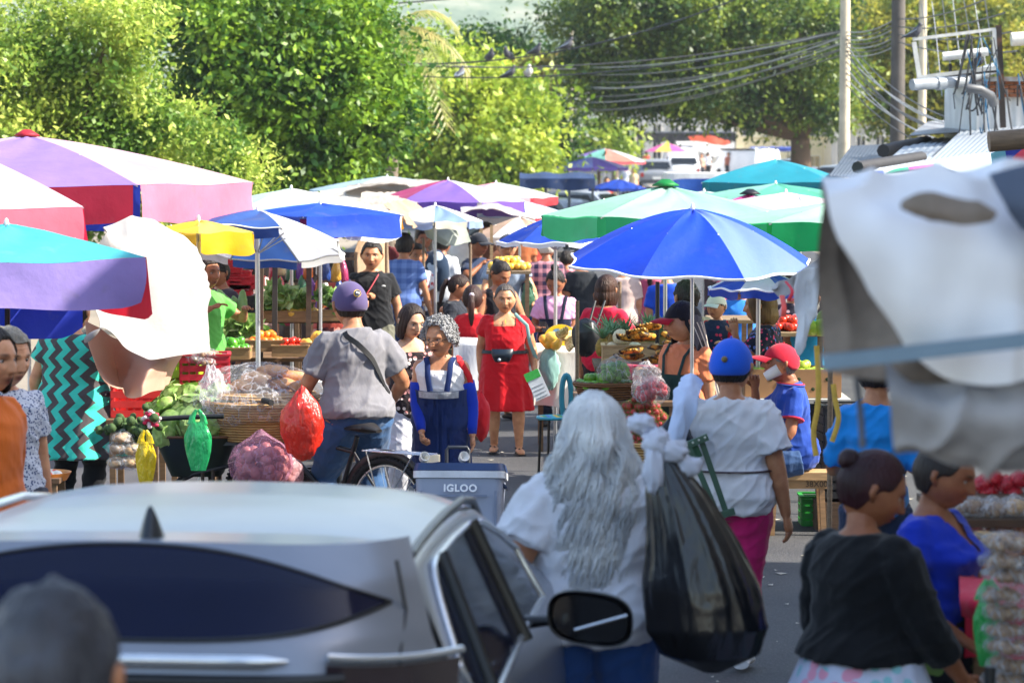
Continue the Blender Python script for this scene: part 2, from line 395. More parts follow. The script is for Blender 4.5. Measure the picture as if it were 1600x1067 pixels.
def person(px, Y, pyh, rot, label, group=None, h=None, base=0.0, skin='tan', w=1.0, b=1.0, lean=0, side=0, pel=None,
           la=None, ra=None, lh='relax', rh='relax', ll=None, rl=None, lel=None, rel=None, head=(0, 0), tilt=0, hs=1.16, fat=.03, age=0, mouth=0, lips='#8c4a3e',
           hair='short', hc='#17110e', hc2=None, tops=(), bottoms=(), shoes='#222222', lod=1, cap=None, X=None, armfat=1.0, bust=0, cat='person', brow=1, neck=1.0, bald=False, sub='person'):
    """px,pyh: photo pixel of the head top. rot 0 faces the camera. la/ra: wrist targets (x out, y back, z up) in statures from the shoulder."""
    p = P(px, pyh, Y)
    if h is None: h = p.z-base
    X = p.x if X is None else X
    base += ZG(Y); root = thing('person', label, cat, (X, Y, base), rot, group)
    pz = .52 if pel is None else pel
    pel0 = Vector((0, 0, pz)); Tm = Matrix.Rotation(R(lean), 3, 'X')@Matrix.Rotation(R(side), 3, 'Y')
    rings = [(-.065, .052*w, .050*b, 0), (-.035, .086*w, .070*b, .004), (.01, .100*w, .080*b, .008), (.055, .096*w, .074*b, .004), (.10, .082*w, .064*b, -.002-.02*(b-1)),
             (.155, .084*w, .067*b, -.004-.03*(b-1)), (.205, .093*w**.8, .068*b**.8+bust*.5, -.004-bust*.6), (.245, .097*w**.7, .062*b**.7+bust*.15, -.002), (.275, .090*w**.6, .050*b**.5, .004), (.296, .060, .042, .008), (.312, .034*neck, .036*neck, .008)]
    rs = np.array(rings)
    def ring(s):
        return [np.interp(s, rs[:, 0], rs[:, i]) for i in (1, 2, 3)]
    def tp(x, y, s): return pel0+Tm@Vector((x, y, s))
    def surf(a, s, off=.01):
        rx, ry, yo = ring(s); return tp((rx+off)*math.sin(a), yo-(ry+off)*math.cos(a), s)
    def torso(mb, s0, s1, e, n=20, ef=None):
        A = []
        for s in np.unique(np.concatenate([[s0, s1], rs[(rs[:, 0] > s0) & (rs[:, 0] < s1), 0], np.linspace(s0, s1, 9)])):
            rx, ry, yo = ring(s); ee = e if ef is None else e+ef*(1-(s-s0)/(s1-s0))**2
            row = []
            for q in range(n):
                a = 2*PI*q/n; cx, cy = math.cos(a), math.sin(a)
                row.append(tp((rx+ee)*abs(cx)**.85*(1 if cx > 0 else -1), yo+(ry+ee)*abs(cy)**.85*(1 if cy > 0 else -1), s))
            A.append(row)
        k = len(A); mb.add(np.array(A).reshape(-1, 3), [(i*n+q, i*n+(q+1) % n, (i+1)*n+(q+1) % n, (i+1)*n+q) for i in range(k-1) for q in range(n)]+[tuple(range(n-1, -1, -1)), tuple(range((k-1)*n, k*n))])
    SH = {}; EL = {}; WR = {}; HP = {}; KN = {}; AN = {}
    la = la or (.045, .0, -.315); ra = ra or (.045, .0, -.315)
    for sg, t, e in ((1, la, lel), (-1, ra, rel)):
        SH[sg] = tp(sg*.087*w**.5, .006, .256); hint = e or (.5, .9, -.25)
        EL[sg], WR[sg] = ik(SH[sg], SH[sg]+Vector((sg*t[0], t[1], t[2])), .168, .148, Vector((sg*hint[0], hint[1], hint[2])))
    ll = ll or (0, 0); rl = rl or (0, 0)
    for sg, t in ((1, ll), (-1, rl)):
        HP[sg] = tp(sg*.050*w**.5, 0, -.01)
        if len(t) == 2: tgt = Vector((sg*(.055*w**.5+t[1]), t[0], .045+abs(t[0])*.12*(1 if t[0] > 0 else 0)))
        else: tgt = Vector((sg*t[0], t[1], t[2]))
        KN[sg], AN[sg] = ik(HP[sg], tgt, .245, .232, Vector((sg*.12, -1, .25)))
    AF = armfat
    def arm(mb, f0, f1, e, e1=None, sg=1, n=10):
        """f in 0..2 along shoulder-elbow-wrist"""
        e1 = e if e1 is None else e1; ks = [k for k in (-.0, .35, .75, .95, 1.05, 1.35, 2.0) if f0 <= k < f1]+[f1]; P_ = []; r_ = []
        for k in ks:
            P_.append(SH[sg].lerp(EL[sg], k) if k <= 1 else EL[sg].lerp(WR[sg], k-1))
            r_.append(np.interp(k, [0, .35, .95, 1.3, 2], [.031*AF, .031*AF, .025*AF**.7, .0245*AF**.6, .0165])+e+(e1-e)*(k-f0)/(f1-f0))
        mb.tube(P_, r_, n)
    def leg(mb, f0, f1, e, e1=None, sg=1, n=12):
        e1 = e if e1 is None else e1; ks = [k for k in (0., .3, .7, 1., 1.3, 1.7, 2.0) if f0 <= k < f1]+[f1]; P_ = []; r_ = []
        for k in ks:
            P_.append(HP[sg].lerp(KN[sg], k) if k <= 1 else KN[sg].lerp(AN[sg], k-1))
            r_.append(np.interp(k, [0, .3, .95, 1.3, 1.8, 2], [.066*w**.8, .058*w**.8, .038, .038, .024, .022])+e+(e1-e)*(k-f0)/(f1-f0))
        mb.tube(P_, r_, n)
    # ---- body
    Hc = tp(0, 0, .312)+Vector((0, -.010-.0, .0))+(Tm@Vector((0, -.012, .055)))*hs+Vector((0, 0, .012*hs)); hr = Euler((R(head[1]), R(tilt), R(head[0]))).to_matrix()
    # head: (yaw, pitch) ; yaw + turns to the person's left
    HM = Matrix.Translation(Hc)@hr.to_4x4()@Matrix.Scale(.068*hs, 4)
    mb = MB(); torso(mb, -.065, .312, 0); mb.tube([tp(0, .008, .28), tp(0, .006, .32), Hc+hr@Vector((0, .008, -.035))], [.040*neck, .034*neck, .034*neck], 10)
    fing = MB()
    for sg in (1, -1):
        arm(mb, 0, 2, 0, sg=sg); leg(mb, 0, 2, 0, sg=sg); mb.ball(SH[sg], .033*AF**.4, 10)
        d = (WR[sg]-EL[sg]).normalized(); mode = lh if sg == 1 else rh
        side_ = Vector((sg, 0, 0)); nrm = (Vector((-sg, -.25, 0)) if abs(d.z) > .6 else Vector((0, 0, -1))); nrm = (nrm-d*nrm.dot(d)).normalized(); wd = d.cross(nrm).normalized()
        if mode == 'up': nrm = -nrm
        W = WR[sg]; mb.tube([W-d*.01, W+d*.012, W+d*.035, W+d*.052], [.0165, .022, .026, .023], 10, .5, up=tuple(nrm))
        cur = {'relax': 22, 'grip': 62, 'flat': 8, 'up': 22}.get(mode, 30)
        for q in range(4):
            o_ = (q-1.5)*.0115; ln = (.038, .043, .040, .031)[q] if True else 0
            p0 = W+d*.046+wd*o_; v = d.copy(); pts = [p0]; rot_ = 0
            for sgm, k in enumerate((.42, .32, .26)):
                rot_ += R(cur*(.7 if sgm == 0 else 1)); v = d*math.cos(rot_)+nrm*math.sin(rot_); pts.append(pts[-1]+v*ln*k)
            fing.tube(pts, [.0062, .0058, .0052, .0038], 6)
        tv = wd*(-1 if sg == 1 else 1); thumb_side = tv if tv.y < 0 or abs(tv.y) < .2 else -tv
        p0 = W+d*.014+thumb_side*.016; fing.tube([p0, p0+thumb_side*.014+d*.014+nrm*.004, p0+thumb_side*.018+d*.030+nrm*(.014 if mode == 'grip' else .008)], [.0085, .0075, .005], 6)
        A_ = AN[sg]; fd = Vector((sg*.12, -1, 0)).normalized(); low = A_.z-.038
        mb.tube([Vector((A_.x, A_.y+.018, low+.016)), Vector((A_.x, A_.y-.02, low+.020)), Vector((A_.x, A_.y, low+.016))+fd*.07, Vector((A_.x, A_.y, low+.010))+fd*.105], [.020, .026, .026, .016], 10, .62, up=(0, 0, 1))
    vs = {2: .0055, 1: .0075, 0: .0125}[lod]; V, N, F = voxel(mb, vs, 3)
    out = MB(); out.add(V*h, F); cols = [np.ones(V.shape)]; sc = Matrix.Scale(h, 4)
    fv = np.concatenate(fing.V); out.add(fv*h, fing.F); cols.append(np.ones(fv.shape)*.93)
    na, nb = ((96, 80), (72, 60), (40, 34))[2-lod]
    cols += head_mesh(out, sc@HM, na, nb, SKINS.get(skin, skin), age, mouth, brow, lips, fat)
    body = out.build('body', skinmat(SKINS.get(skin, skin)), root, 'all')
    ca = body.data.attributes.new('Col', 'FLOAT_COLOR', 'POINT'); c = np.concatenate(cols); ca.data.foreach_set('color', np.concatenate([c, np.ones((len(c), 1))], 1).ravel())
    # ---- clothes
    def wrinkle(V, N, amp, seed):
        a = fbm(V*np.array([9, 9, 26])+seed, seed, 2); c_ = 1-np.abs(vnoise((V+V[:, [2, 0, 1]]*.6)*np.array([12, 12, 20])+seed*1.7, seed+5))
        d_ = 1-np.abs(vnoise((V*np.array([1, 1, 1])+V[:, [1, 2, 0]]*np.array([-.5, .3, .8]))*np.array([16, 16, 30])+seed*2.9, seed+11)); return V+N*(amp*(a*.8+c_**3*1.1+d_**4*.9-.8))[:, None]
    sd_ = int(abs(px)*7+pyh) % 97
    def finish(name, mb2, mat, amp=.0035, cut=None, vsx=None):
        V, N, F = voxel(mb2, vsx or vs, 2); V = wrinkle(V, N, amp, sd_)
        if cut:
            F = [f for f in F if not cut(V[f[0]])]
        q = MB(); q.add(V*h, F); return q.build(name, mat, root, 'all')
    for t in tops:
        mb2 = MB(); s0 = t.get('hem', -.03); e = t.get('e', .0082); torso(mb2, s0, t.get('top', .303), e, ef=t.get('flare', .006))
        sl = t.get('sleeve', .62)
        for sg in (1, -1):
            sll = sl[0 if sg == 1 else 1] if isinstance(sl, tuple) else sl
            if sll: mb2.ball(SH[sg], .032*AF**.4+e, 10); arm(mb2, 0, sll, e, e+t.get('se', .008 if sll < 1.2 else .004), sg=sg)
        if 'skirt' in t:
            zh, rr = t['skirt']; A = []; n = 48
            for i in range(12):
                f = i/11; z = (pel0.z+.02)*(1-f)+zh*f; c_ = tp(0, 0, .02).lerp(Vector(((AN[1].x+AN[-1].x)/2*.7, (AN[1].y+AN[-1].y)/2*.5, zh)), f)
                A.append([(c_.x+(.100*w+e+rr*f**.8)*(1+f*.07*math.sin(9*a_+sd_)+.03*f*math.sin(17*a_))*math.cos(a_), c_.y+(.085*b+e+rr*f**.8)*(1+f*.07*math.sin(9*a_+sd_))*math.sin(a_), z) for a_ in np.arange(n)*2*PI/n])
            k = len(A); mb2.add(np.array(A).reshape(-1, 3), [(i*n+q, i*n+(q+1) % n, (i+1)*n+(q+1) % n, (i+1)*n+q) for i in range(k-1) for q in range(n)]+[tuple(range(n)), tuple(range((k-1)*n, k*n))])
        cut = None
        if 'vneck' in t or 'scoop' in t:
            dep = t.get('scoop', t.get('vneck')); wd_ = t.get('nw', .05); Ti = Tm.inverted(); v = 'vneck' in t; both = t.get('backneck', False)
            def cut(vv, Ti=Ti):
                l_ = Ti@(Vector(vv)-pel0)
                if l_.y > 0 and not both: return l_.z > .298 and abs(l_.x) < .06
                lim = .312-dep; return l_.z > lim+(abs(l_.x)*dep/wd_ if v else 0) and abs(l_.x) < wd_+.012
        finish(t.get('name', 'shirt'), mb2, t['m'], t.get('amp', .0048), cut)
    for t in bottoms:
        e = t.get('e', .007)
        if t.get('kind') == 'skirt':
            mb2 = MB(); n = 96; A = []; zh, rr = t['hem'], t.get('flare', .05); z0 = t.get('waist', .08)
            nf = t.get('folds', 11)
            for i in range(26):
                f = i/25; top = tp(0, 0, z0); c_ = top.lerp(Vector(((AN[1].x+AN[-1].x)/2*.6, (AN[1].y+AN[-1].y)/2*.4, zh)), f); rx, ry, yo = ring(z0*(1-f)+(-.0)*f)
                c_.y += yo*(1-f); am = t.get('fa', .05)*f
                hip = .012*math.sin(min(1, f*2.2)*PI/2)
                A.append([(c_.x+(rx+e+hip+rr*f)*(1+am*math.sin(nf*a_+sd_+1.5*math.sin(2*a_)))*math.cos(a_), c_.y+(ry+e+hip+rr*f)*(1+am*math.sin(nf*a_+sd_+1.5*math.sin(2*a_)))*math.sin(a_), c_.z) for a_ in np.arange(n)*2*PI/n])
            q = MB(); q.grid(np.array(A)*h, 0, cv=True); q.build(t.get('name', 'skirt'), t['m'], root, 'all')
        else:
            mb2 = MB(); torso(mb2, -.065, t.get('waist', .075), e)
            for sg in (1, -1): leg(mb2, 0, t.get('len', 1.93), e, e+t.get('le', .008), sg=sg)
            finish(t.get('name', 'trousers'), mb2, t['m'], t.get('amp', .004))
    if shoes:
        for sg in (1, -1):
            q = MB(); A_ = AN[sg]; low = A_.z-.038; fd = Vector((sg*.12, -1, 0)).normalized()
            q.tube([Vector((A_.x, A_.y+.026, low+.014)), Vector((A_.x, A_.y-.02, low+.022)), Vector((A_.x, A_.y, low+.017))+fd*.07, Vector((A_.x, A_.y, low+.011))+fd*.115], [.024, .030, .031, .019], 12, .62, up=(0, 0, 1)); q.V = [v*h for v in q.V]
            if isinstance(shoes, str): q.build('shoe', plain(shoes, .5, scale=20), root)
            else:
                for k in shoes[1:]: pass
                q = MB(); ft = Vector((A_.x, A_.y, low)); q.tube([ft+Vector((0, .02, .0)), ft+Vector((0, -.03, .0)), ft+fd*.11], [.022, .028, .026], 10, .25, up=(0, 0, 1))
                q.tube([ft+Vector((-.026, -.05, .006)), ft+Vector((0, -.055, .036)), ft+Vector((.026, -.05, .006))], .008, 6, .5); q.tube([A_+Vector((.024*math.cos(a_), .004+.024*math.sin(a_), -.005)) for a_ in np.linspace(0, 2*PI, 13)], .005, 6)
                q.V = [v*h for v in q.V]; q.build('sandal', plain(shoes[0], .5), root)
    # ---- hair
    M = sc@HM; hm = hairmat(hc, hc2)
    def shell(name='hair', mat=None, **k): return hair_shell(M, **k).build(name, mat or hm, root, 'all')
    nahair = {2: 110, 1: 84, 0: 44}[lod]; nbh = {2: 30, 1: 24, 0: 16}[lod]
    backline = lambda a: R(50)+smooth(R(35), R(75), a)*R(34)+smooth(R(80), R(120), a)*R(40)
    if hair == 'short': shell(lim=lambda a: R(55)+smooth(R(38), R(70), a)*R(30)+smooth(R(85), R(120), a)*R(34), thick=.05 if cap else .12, amp=.04, seed=sd_, na=nahair, nb=nbh, nzs=.0 if cap else .09)
    elif hair in ('bun', 'pony', 'tied', 'topbun'):
        shell(lim=backline, thick=.10, amp=.03, fr=20, seed=sd_, na=nahair, nb=nbh)
        if hair in ('bun', 'topbun'):
            q = MB(); c_ = (0, .85, .55) if hair == 'bun' else (0, .35, 1.15); q2 = MB(); q2.ball(c_, (.34, .30, .3), 20, nz=.12, seed=sd_, fr=4); q.add(np.concatenate(q2.V), q2.F, 0, M); q.build('hair_bun', hm, root, 'all')
        if hair == 'pony':
            q2 = MB(); L_ = 2.6
            for k in range(9):
                a_ = k*.7; q2.tube([(0+.05*math.sin(a_), .85, .35), (.10*math.sin(a_), 1.12+.08*math.cos(a_), .25), (.14*math.sin(a_), 1.2+.1*math.cos(a_), -.5), (.12*math.sin(a_*2), 1.1+.1*math.cos(a_), -1.3), (.05*math.sin(a_), 1.02, -L_*.8)], [.08, .13, .14, .11, .02], 8)
            q = MB(); q.add(np.concatenate(q2.V), q2.F, 0, M); q.build('ponytail', hm, root, 'all')
            q = MB(); q2 = MB(); q2.ball((0, .93, .33), (.2, .14, .2), 10); q.add(np.concatenate(q2.V), q2.F, 0, M); q.build('hair_tie', plain('#d8c9d6', .7), root)
    elif hair == 'bob':
        shell(lim=lambda a: R(44)+smooth(R(15), R(62), a)*R(36)+smooth(R(80), R(120), a)*R(14), thick=.13, drop=lambda a: .55-smooth(R(30), R(72), a)*1.55, amp=.05, fr=16, seed=sd_, na=nahair+20, nb=nbh, fringe=.12)
    elif hair == 'curly':
        shell(lim=lambda a: R(42)+smooth(R(30), R(80), a)*R(56)+smooth(R(90), R(130), a)*R(16), thick=.20, amp=.02, fr=18, seed=sd_, na=nahair, nb=nbh, nzs=.10)
        q2 = MB(); rg_ = random.Random(3); k = 0
        while k < 620:
            a = rg_.uniform(-PI, PI); th = math.acos(rg_.uniform(-.45, 1)); lm_ = R(46)+smooth(R(30), R(80), abs(a))*R(52)+smooth(R(90), R(130), abs(a))*R(16)
            if th > lm_: continue
            k += 1; c0 = Vector(head_base(th, a)); d0 = c0.normalized(); u0 = d0.cross(Vector((.3, .2, 1))).normalized(); v0 = d0.cross(u0); r0 = rg_.uniform(.05, .09); ph0 = rg_.uniform(0, 6); o0 = c0*1.12+d0*rg_.uniform(.0, .24)
            q2.tube([o0+(u0*math.cos(ph0+t_*1.05)+v0*math.sin(ph0+t_*1.05))*r0+d0*(.018*t_) for t_ in range(7)], [.012, .03, .036, .036, .034, .028, .01], 5)
        q = MB(); q.add(np.concatenate(q2.V), q2.F, 0, M); q.build('hair_curls', hm, root, 'all')
    elif hair == 'crop': shell(lim=lambda a: R(60)+smooth(R(38), R(70), a)*R(28)+smooth(R(85), R(120), a)*R(28), thick=.035, amp=.01, seed=sd_, na=nahair, nb=nbh)
    root['_h'] = h
    if cap:
        c1, c2, yaw = cap[:3]; dome = lambda a: R(76)+smooth(R(60), R(130), a)*R(26); cm = cloth(c1, bump=.15)
        CM = M@Matrix.Rotation(R(yaw), 4, 'Z'); hair_shell(CM, dome, thick=.15, amp=.0, na=64, nb=18, inner=True, flat=.93).build("cap", cm, root, 'all')
        q = MB(); A = []
        for i in range(9):
            f = i/8; row = []
            for j in range(17):
                a = R(-52+104*j/16); r0 = .99; x = .80*math.sin(a)*1.0; y = -.99*math.cos(a)
                ext = .72*f*math.cos(a*1.35)**.7 if abs(a*1.35) < PI/2 else 0
                row.append((x*(1+.05*f), y-ext, .27-.16*f*f-.22*(x/.8)**2*(.4+.6*f)))
            A.append(row)
        A = np.array(A); B = A+np.array([0, 0, -.045]); q.grid(A[::-1]); q.grid(B); q2 = MB(); q2.add(np.concatenate(q.V), q.F, 0, CM); q2.build('cap_visor', cloth(c2, bump=.1), root, 'all')
        q = MB(); q.ball((0, .02, 1.10), .045, 8); q2 = MB(); q2.add(np.concatenate(q.V), q.F, 0, CM); q2.build('cap_button', cm, root)
    del root['_h']
    info = dict(root=root, h=h, surf=lambda a, s, off=.014: surf(a, s, off)*h, tp=lambda x, y, s: tp(x, y, s)*h, WR={k: v*h for k, v in WR.items()}, EL={k: v*h for k, v in EL.items()}, SH={k: v*h for k, v in SH.items()}, HM=M, Hc=Hc*h, AN={k: v*h for k, v in AN.items()}, HP={k: v*h for k, v in HP.items()}, KN={k: v*h for k, v in KN.items()}, vs=vs*h, ring=ring, MW=Matrix.Translation((X, Y, base))@Matrix.Rotation(R(rot), 4, 'Z'))
    return info
def strap(I, name, path, wd, mat, th=.006, off=.016):
    """flat band over the torso surface; path = (angle deg, s) list, angle 0 = front, + = person's left"""
    pts = []; k = len(path)
    for i in range(k-1):
        for f in np.linspace(0, 1, 7)[:(-1 if i < k-2 else None)]:
            a = path[i][0]*(1-f)+path[i+1][0]*f; s = path[i][1]*(1-f)+path[i+1][1]*f; pts.append((a, s))
    A = []
    for a, s in pts:
        a_ = R(a); p = I['surf'](a_, s, off); c = I['tp'](0, 0, s); n = (p-c); n.z *= .3; n.normalize(); A.append((p, n))
    mb = MB(); rows = []
    for i, (p, n) in enumerate(A):
        t = (A[min(i+1, len(A)-1)][0]-A[max(i-1, 0)][0]).normalized(); u = n.cross(t).normalized()
        rows.append([p-u*wd/2, p-u*wd/2+n*th, p+u*wd/2+n*th, p+u*wd/2])
    mb.grid(np.array([[tuple(v) for v in r] for r in rows]), 0, cv=True); return mb.build(name, mat, I['root'])
def sheet(I, name, a0, a1, s0, s1, mat, off=.02, flare=0, n=24, m=20, fold=.0):
    """cloth panel on the torso between angles and heights, thick 4 mm"""
    A = []
    for i in range(m+1):
        s = s1+(s0-s1)*i/m; row = []
        for j in range(n+1):
            a = R(a0+(a1-a0)*j/n); sc_ = max(s, -.03); p = I['surf'](a, sc_, off+flare*max(0, -.03-s)+fold*math.sin(j*1.3)*(i/m)); p.z += (s-sc_)*I['h']; row.append(tuple(p))
        A.append(row)
    A = np.array(A); mb = MB(); mb.grid(A); mb.grid(A[::-1]-0, 0)
    o = mb.build(name, mat, I['root'], 'all'); return o
# ------------------------------------------------------------------ ground, road, hills
def catmull(A, n, axis):
    A = np.moveaxis(np.asarray(A, float), axis, 0); k = len(A); t = np.linspace(0, k-1-1e-9, n); i = np.floor(t).astype(int); f = (t-i).reshape(-1, *([1]*(A.ndim-1)))
    gp = lambda j: A[np.clip(j, 0, k-1)]
    p0, p1, p2, p3 = gp(i-1), gp(i), gp(i+1), gp(i+2)
    r = .5*((2*p1)+(-p0+p2)*f+(2*p0-5*p1+4*p2-p3)*f*f+(-p0+3*p1-3*p2+p3)*f**3); return np.moveaxis(r, 0, axis)
def asphalt():
    t = NT('asphalt'); f = t.noise(1.1, 6); gr = t.noise(140, 2); b = t.ramp(f, [(.3, (.030, .031, .036)), (.7, (.062, .061, .063))])
    sp = t.ramp(gr, [(.56, (0, 0, 0)), (.66, (1, 1, 1))]); b = t.mix(t.math('MULTIPLY', sp, .45), b, (.22, .21, .20))
    v = t.n('TexVoronoi'); v.feature = 'DISTANCE_TO_EDGE'; v.inputs['Scale'].default_value = .8; t.l(t.co(), v.inputs[0])
    b = t.mix(t.math('MULTIPLY', t.ramp(t.noise(.35, 5, (1, .4, 1)), [(.55, (0, 0, 0)), (.62, (1, 1, 1))]), .5), b, (.03, .03, .033))
    t.base(b, .72); t.bump(t.noise(60, 3), .7, .012); return t.m
g = MB(); xs = np.concatenate([[-900, -300, -100], np.linspace(-40, 40, 21), [100, 300, 900]]); ys = np.concatenate([[-40, 0], np.linspace(5, 130, 26), [160, 200, 260, 400, 900]])
gr = g.grid([[(x, y, ZG(y)) for y in ys] for x in xs][::-1]).build('ground', plain('#8a7f70', .9, scale=.4, bump=.5)); struct(gr)
road = MB(); road.grid([[(x, y, .004+ZG(y)) for y in np.concatenate([np.linspace(0, 130, 40), [160, 200, 260]])] for x in np.linspace(-4.2, 7.5, 12)][::-1]); struct(road.build('road', asphalt()))
lit = MB()
for i in range(420):
    x, y = random.uniform(-1.2, 3.2), random.uniform(12, 26); s_ = random.uniform(.004, .022); a = random.random()*6
    lit.add([(x+s_*math.cos(a+k*PI/2)*(1+.8*(k % 2)), y+s_*2*math.sin(a+k*PI/2), .0085+.004*(k % 2)) for k in range(4)], [(0, 1, 2, 3)])
struct(lit.build('street_litter', plain('#b9b2a4', .8)), 'stuff')
def hillmat():
    t = NT('hillside'); f = t.noise(.06, 8, rough=.7); b = t.ramp(f, [(.35, (.05, .09, .05)), (.5, (.11, .16, .09)), (.68, (.28, .27, .2))]); t.base(b, .95); return t.m
A = []
for y in np.linspace(330, 2300, 60):
    A.append([(x, y, max(-1, (y-330)*.075+26*fbm(np.array([x/260, y/260, 0]), 3, 4)+ (x*.02)-4)) for x in np.linspace(-620, 620, 70)])
h = MB(); h.grid(np.array(A)[:, ::-1]); struct(h.build('hills', hillmat(), None, 'all'))

# ------------------------------------------------------------------ trees
def leaves(pts, nrm, size, asp=.5, jitter=.6):
    """one bent leaf quad per point"""
    n = len(pts); d = RNG.normal(size=(n, 3)); d += nrm*.7; d[:, 2] -= .25; d /= np.linalg.norm(d, axis=1, keepdims=True)
    u = np.cross(d, RNG.normal(size=(n, 3))*jitter+nrm+np.array([0, 0, .6])); u /= np.linalg.norm(u, axis=1, keepdims=True)+1e-9
    s = size*(.45+1.15*RNG.random((n, 1))**1.6); k = np.cross(d, u)
    V = np.stack([pts, pts+d*s*.5+u*s*asp*.5, pts+d*s-k*s*.12, pts+d*s*.5-u*s*asp*.5], 1).reshape(-1, 3)
    return V, np.arange(4*n).reshape(-1, 4)
def crown_pts(blobs, n, seed, clump=.16, per=26):
    """points gathered in leaf sprays over the outside of a union of lobes"""
    rg = np.random.default_rng(seed); B = np.array([b[:3] for b in blobs], float); Rr = np.array([b[3] for b in blobs]); w_ = Rr**2/np.sum(Rr**2)
    nc = n//per; i = rg.choice(len(B), nc*3, p=w_); d = rg.normal(size=(nc*3, 3)); d /= np.linalg.norm(d, axis=1, keepdims=True)
    lump = 1+.42*fbm(d*2.3+i[:, None]*3.7, seed, 3); rad = Rr[i]*lump*(.50+.45*rg.random(nc*3)**.4); c = B[i]+d*rad[:, None]*np.array([1, 1, .85])
    hole = fbm(c*(1.6/np.mean(Rr)), seed+9, 2); c = c[hole > -.03]; d = d[hole > -.03]; c = c[:nc]; d = d[:nc]
    sz = clump*(.5+rg.random((len(c), 1, 1))); q = rg.normal(size=(len(c), per, 3))*sz*np.array([1, 1, .6])
    return (c[:, None]+q).reshape(-1, 3), np.repeat(d, per, 0)
def tree(name, blobs, Y, n, mat, leaf, label, base, seed, group='trees behind the market', asp=.5, clump=None, trunk=.2, bark='#5b4a3b'):
    W_ = []
    for b in blobs:
        px, py, r = b[:3]; dy = b[3] if len(b) > 3 else random.uniform(-1, 1)*r/FPX*Y*.8; p = P(px, py, Y+dy); W_.append((p.x, p.y, p.z, r/FPX*(Y+dy)))
    bx = GX(base, Y); root = thing(name, label, 'tree', (bx, Y, 0), 0, group); off = np.array([bx, Y, 0])
    pts, nr = crown_pts(W_, n, seed, clump or leaf*2.6); V, F = leaves(pts-off, nr, leaf, asp)
    fastmesh('crown', V, F, mat, root)
    top = max(b[2] for b in W_); lowz = min(b[2]-b[3]*.3 for b in W_); mb = MB(); fk = Vector((0, 0, max(1.2, lowz*.8)))
    mb.tube([(0, 0, -.2), (.04, 0, fk.z*.5), fk], [trunk*1.3, trunk, trunk*.85], 10)
    for k, b in enumerate(W_):
        e = Vector((b[0], b[1], b[2]))-Vector(off); m_ = fk.lerp(e, .5)+Vector((random.uniform(-.3, .3), random.uniform(-.3, .3), .25*b[3]))
        mb.tube([fk, m_, e], [trunk*.5, trunk*.3, trunk*.08], 6)
    mb.build('trunk', plain(bark, .9, scale=3, bump=.6), root); return root
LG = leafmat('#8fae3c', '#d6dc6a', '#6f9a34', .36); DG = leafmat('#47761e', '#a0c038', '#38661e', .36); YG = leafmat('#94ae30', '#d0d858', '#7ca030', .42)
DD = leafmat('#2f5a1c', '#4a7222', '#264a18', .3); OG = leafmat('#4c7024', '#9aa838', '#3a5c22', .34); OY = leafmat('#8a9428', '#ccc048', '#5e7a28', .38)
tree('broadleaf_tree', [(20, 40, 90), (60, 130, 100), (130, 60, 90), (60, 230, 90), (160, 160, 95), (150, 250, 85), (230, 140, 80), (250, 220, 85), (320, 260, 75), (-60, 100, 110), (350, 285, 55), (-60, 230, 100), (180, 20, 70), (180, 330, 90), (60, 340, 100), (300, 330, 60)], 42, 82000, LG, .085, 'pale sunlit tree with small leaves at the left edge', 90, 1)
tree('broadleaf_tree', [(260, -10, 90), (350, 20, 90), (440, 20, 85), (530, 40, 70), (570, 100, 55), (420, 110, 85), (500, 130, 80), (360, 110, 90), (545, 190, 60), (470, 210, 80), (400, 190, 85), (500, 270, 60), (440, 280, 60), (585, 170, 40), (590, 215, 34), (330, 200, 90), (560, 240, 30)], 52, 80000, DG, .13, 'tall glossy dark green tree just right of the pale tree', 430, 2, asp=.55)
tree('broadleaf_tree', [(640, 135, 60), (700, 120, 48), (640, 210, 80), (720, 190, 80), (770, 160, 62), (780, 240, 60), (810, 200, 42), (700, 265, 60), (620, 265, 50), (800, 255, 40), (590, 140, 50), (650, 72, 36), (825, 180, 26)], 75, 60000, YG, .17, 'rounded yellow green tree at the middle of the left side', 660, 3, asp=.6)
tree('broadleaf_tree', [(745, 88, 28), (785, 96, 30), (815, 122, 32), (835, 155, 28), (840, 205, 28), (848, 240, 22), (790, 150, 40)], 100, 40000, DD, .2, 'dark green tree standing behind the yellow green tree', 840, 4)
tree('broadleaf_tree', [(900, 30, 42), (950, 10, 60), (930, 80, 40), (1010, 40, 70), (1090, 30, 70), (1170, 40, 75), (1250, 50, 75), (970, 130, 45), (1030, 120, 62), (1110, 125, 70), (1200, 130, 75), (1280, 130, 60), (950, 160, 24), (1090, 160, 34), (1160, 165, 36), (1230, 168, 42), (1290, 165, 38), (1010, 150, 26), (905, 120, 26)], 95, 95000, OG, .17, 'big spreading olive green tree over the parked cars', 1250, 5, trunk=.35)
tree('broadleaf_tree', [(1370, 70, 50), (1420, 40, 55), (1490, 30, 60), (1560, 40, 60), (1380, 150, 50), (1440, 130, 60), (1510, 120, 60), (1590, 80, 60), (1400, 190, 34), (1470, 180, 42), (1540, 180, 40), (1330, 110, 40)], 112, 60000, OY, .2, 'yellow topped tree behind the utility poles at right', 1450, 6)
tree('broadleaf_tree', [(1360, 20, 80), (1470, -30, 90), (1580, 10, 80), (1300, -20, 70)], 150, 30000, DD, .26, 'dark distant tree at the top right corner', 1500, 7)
tree('small_tree', [(935, 215, 20), (915, 232, 16), (955, 230, 14)], 125, 6000, YG, .22, 'small bright tree beside the thin far pole', 935, 8, trunk=.08)
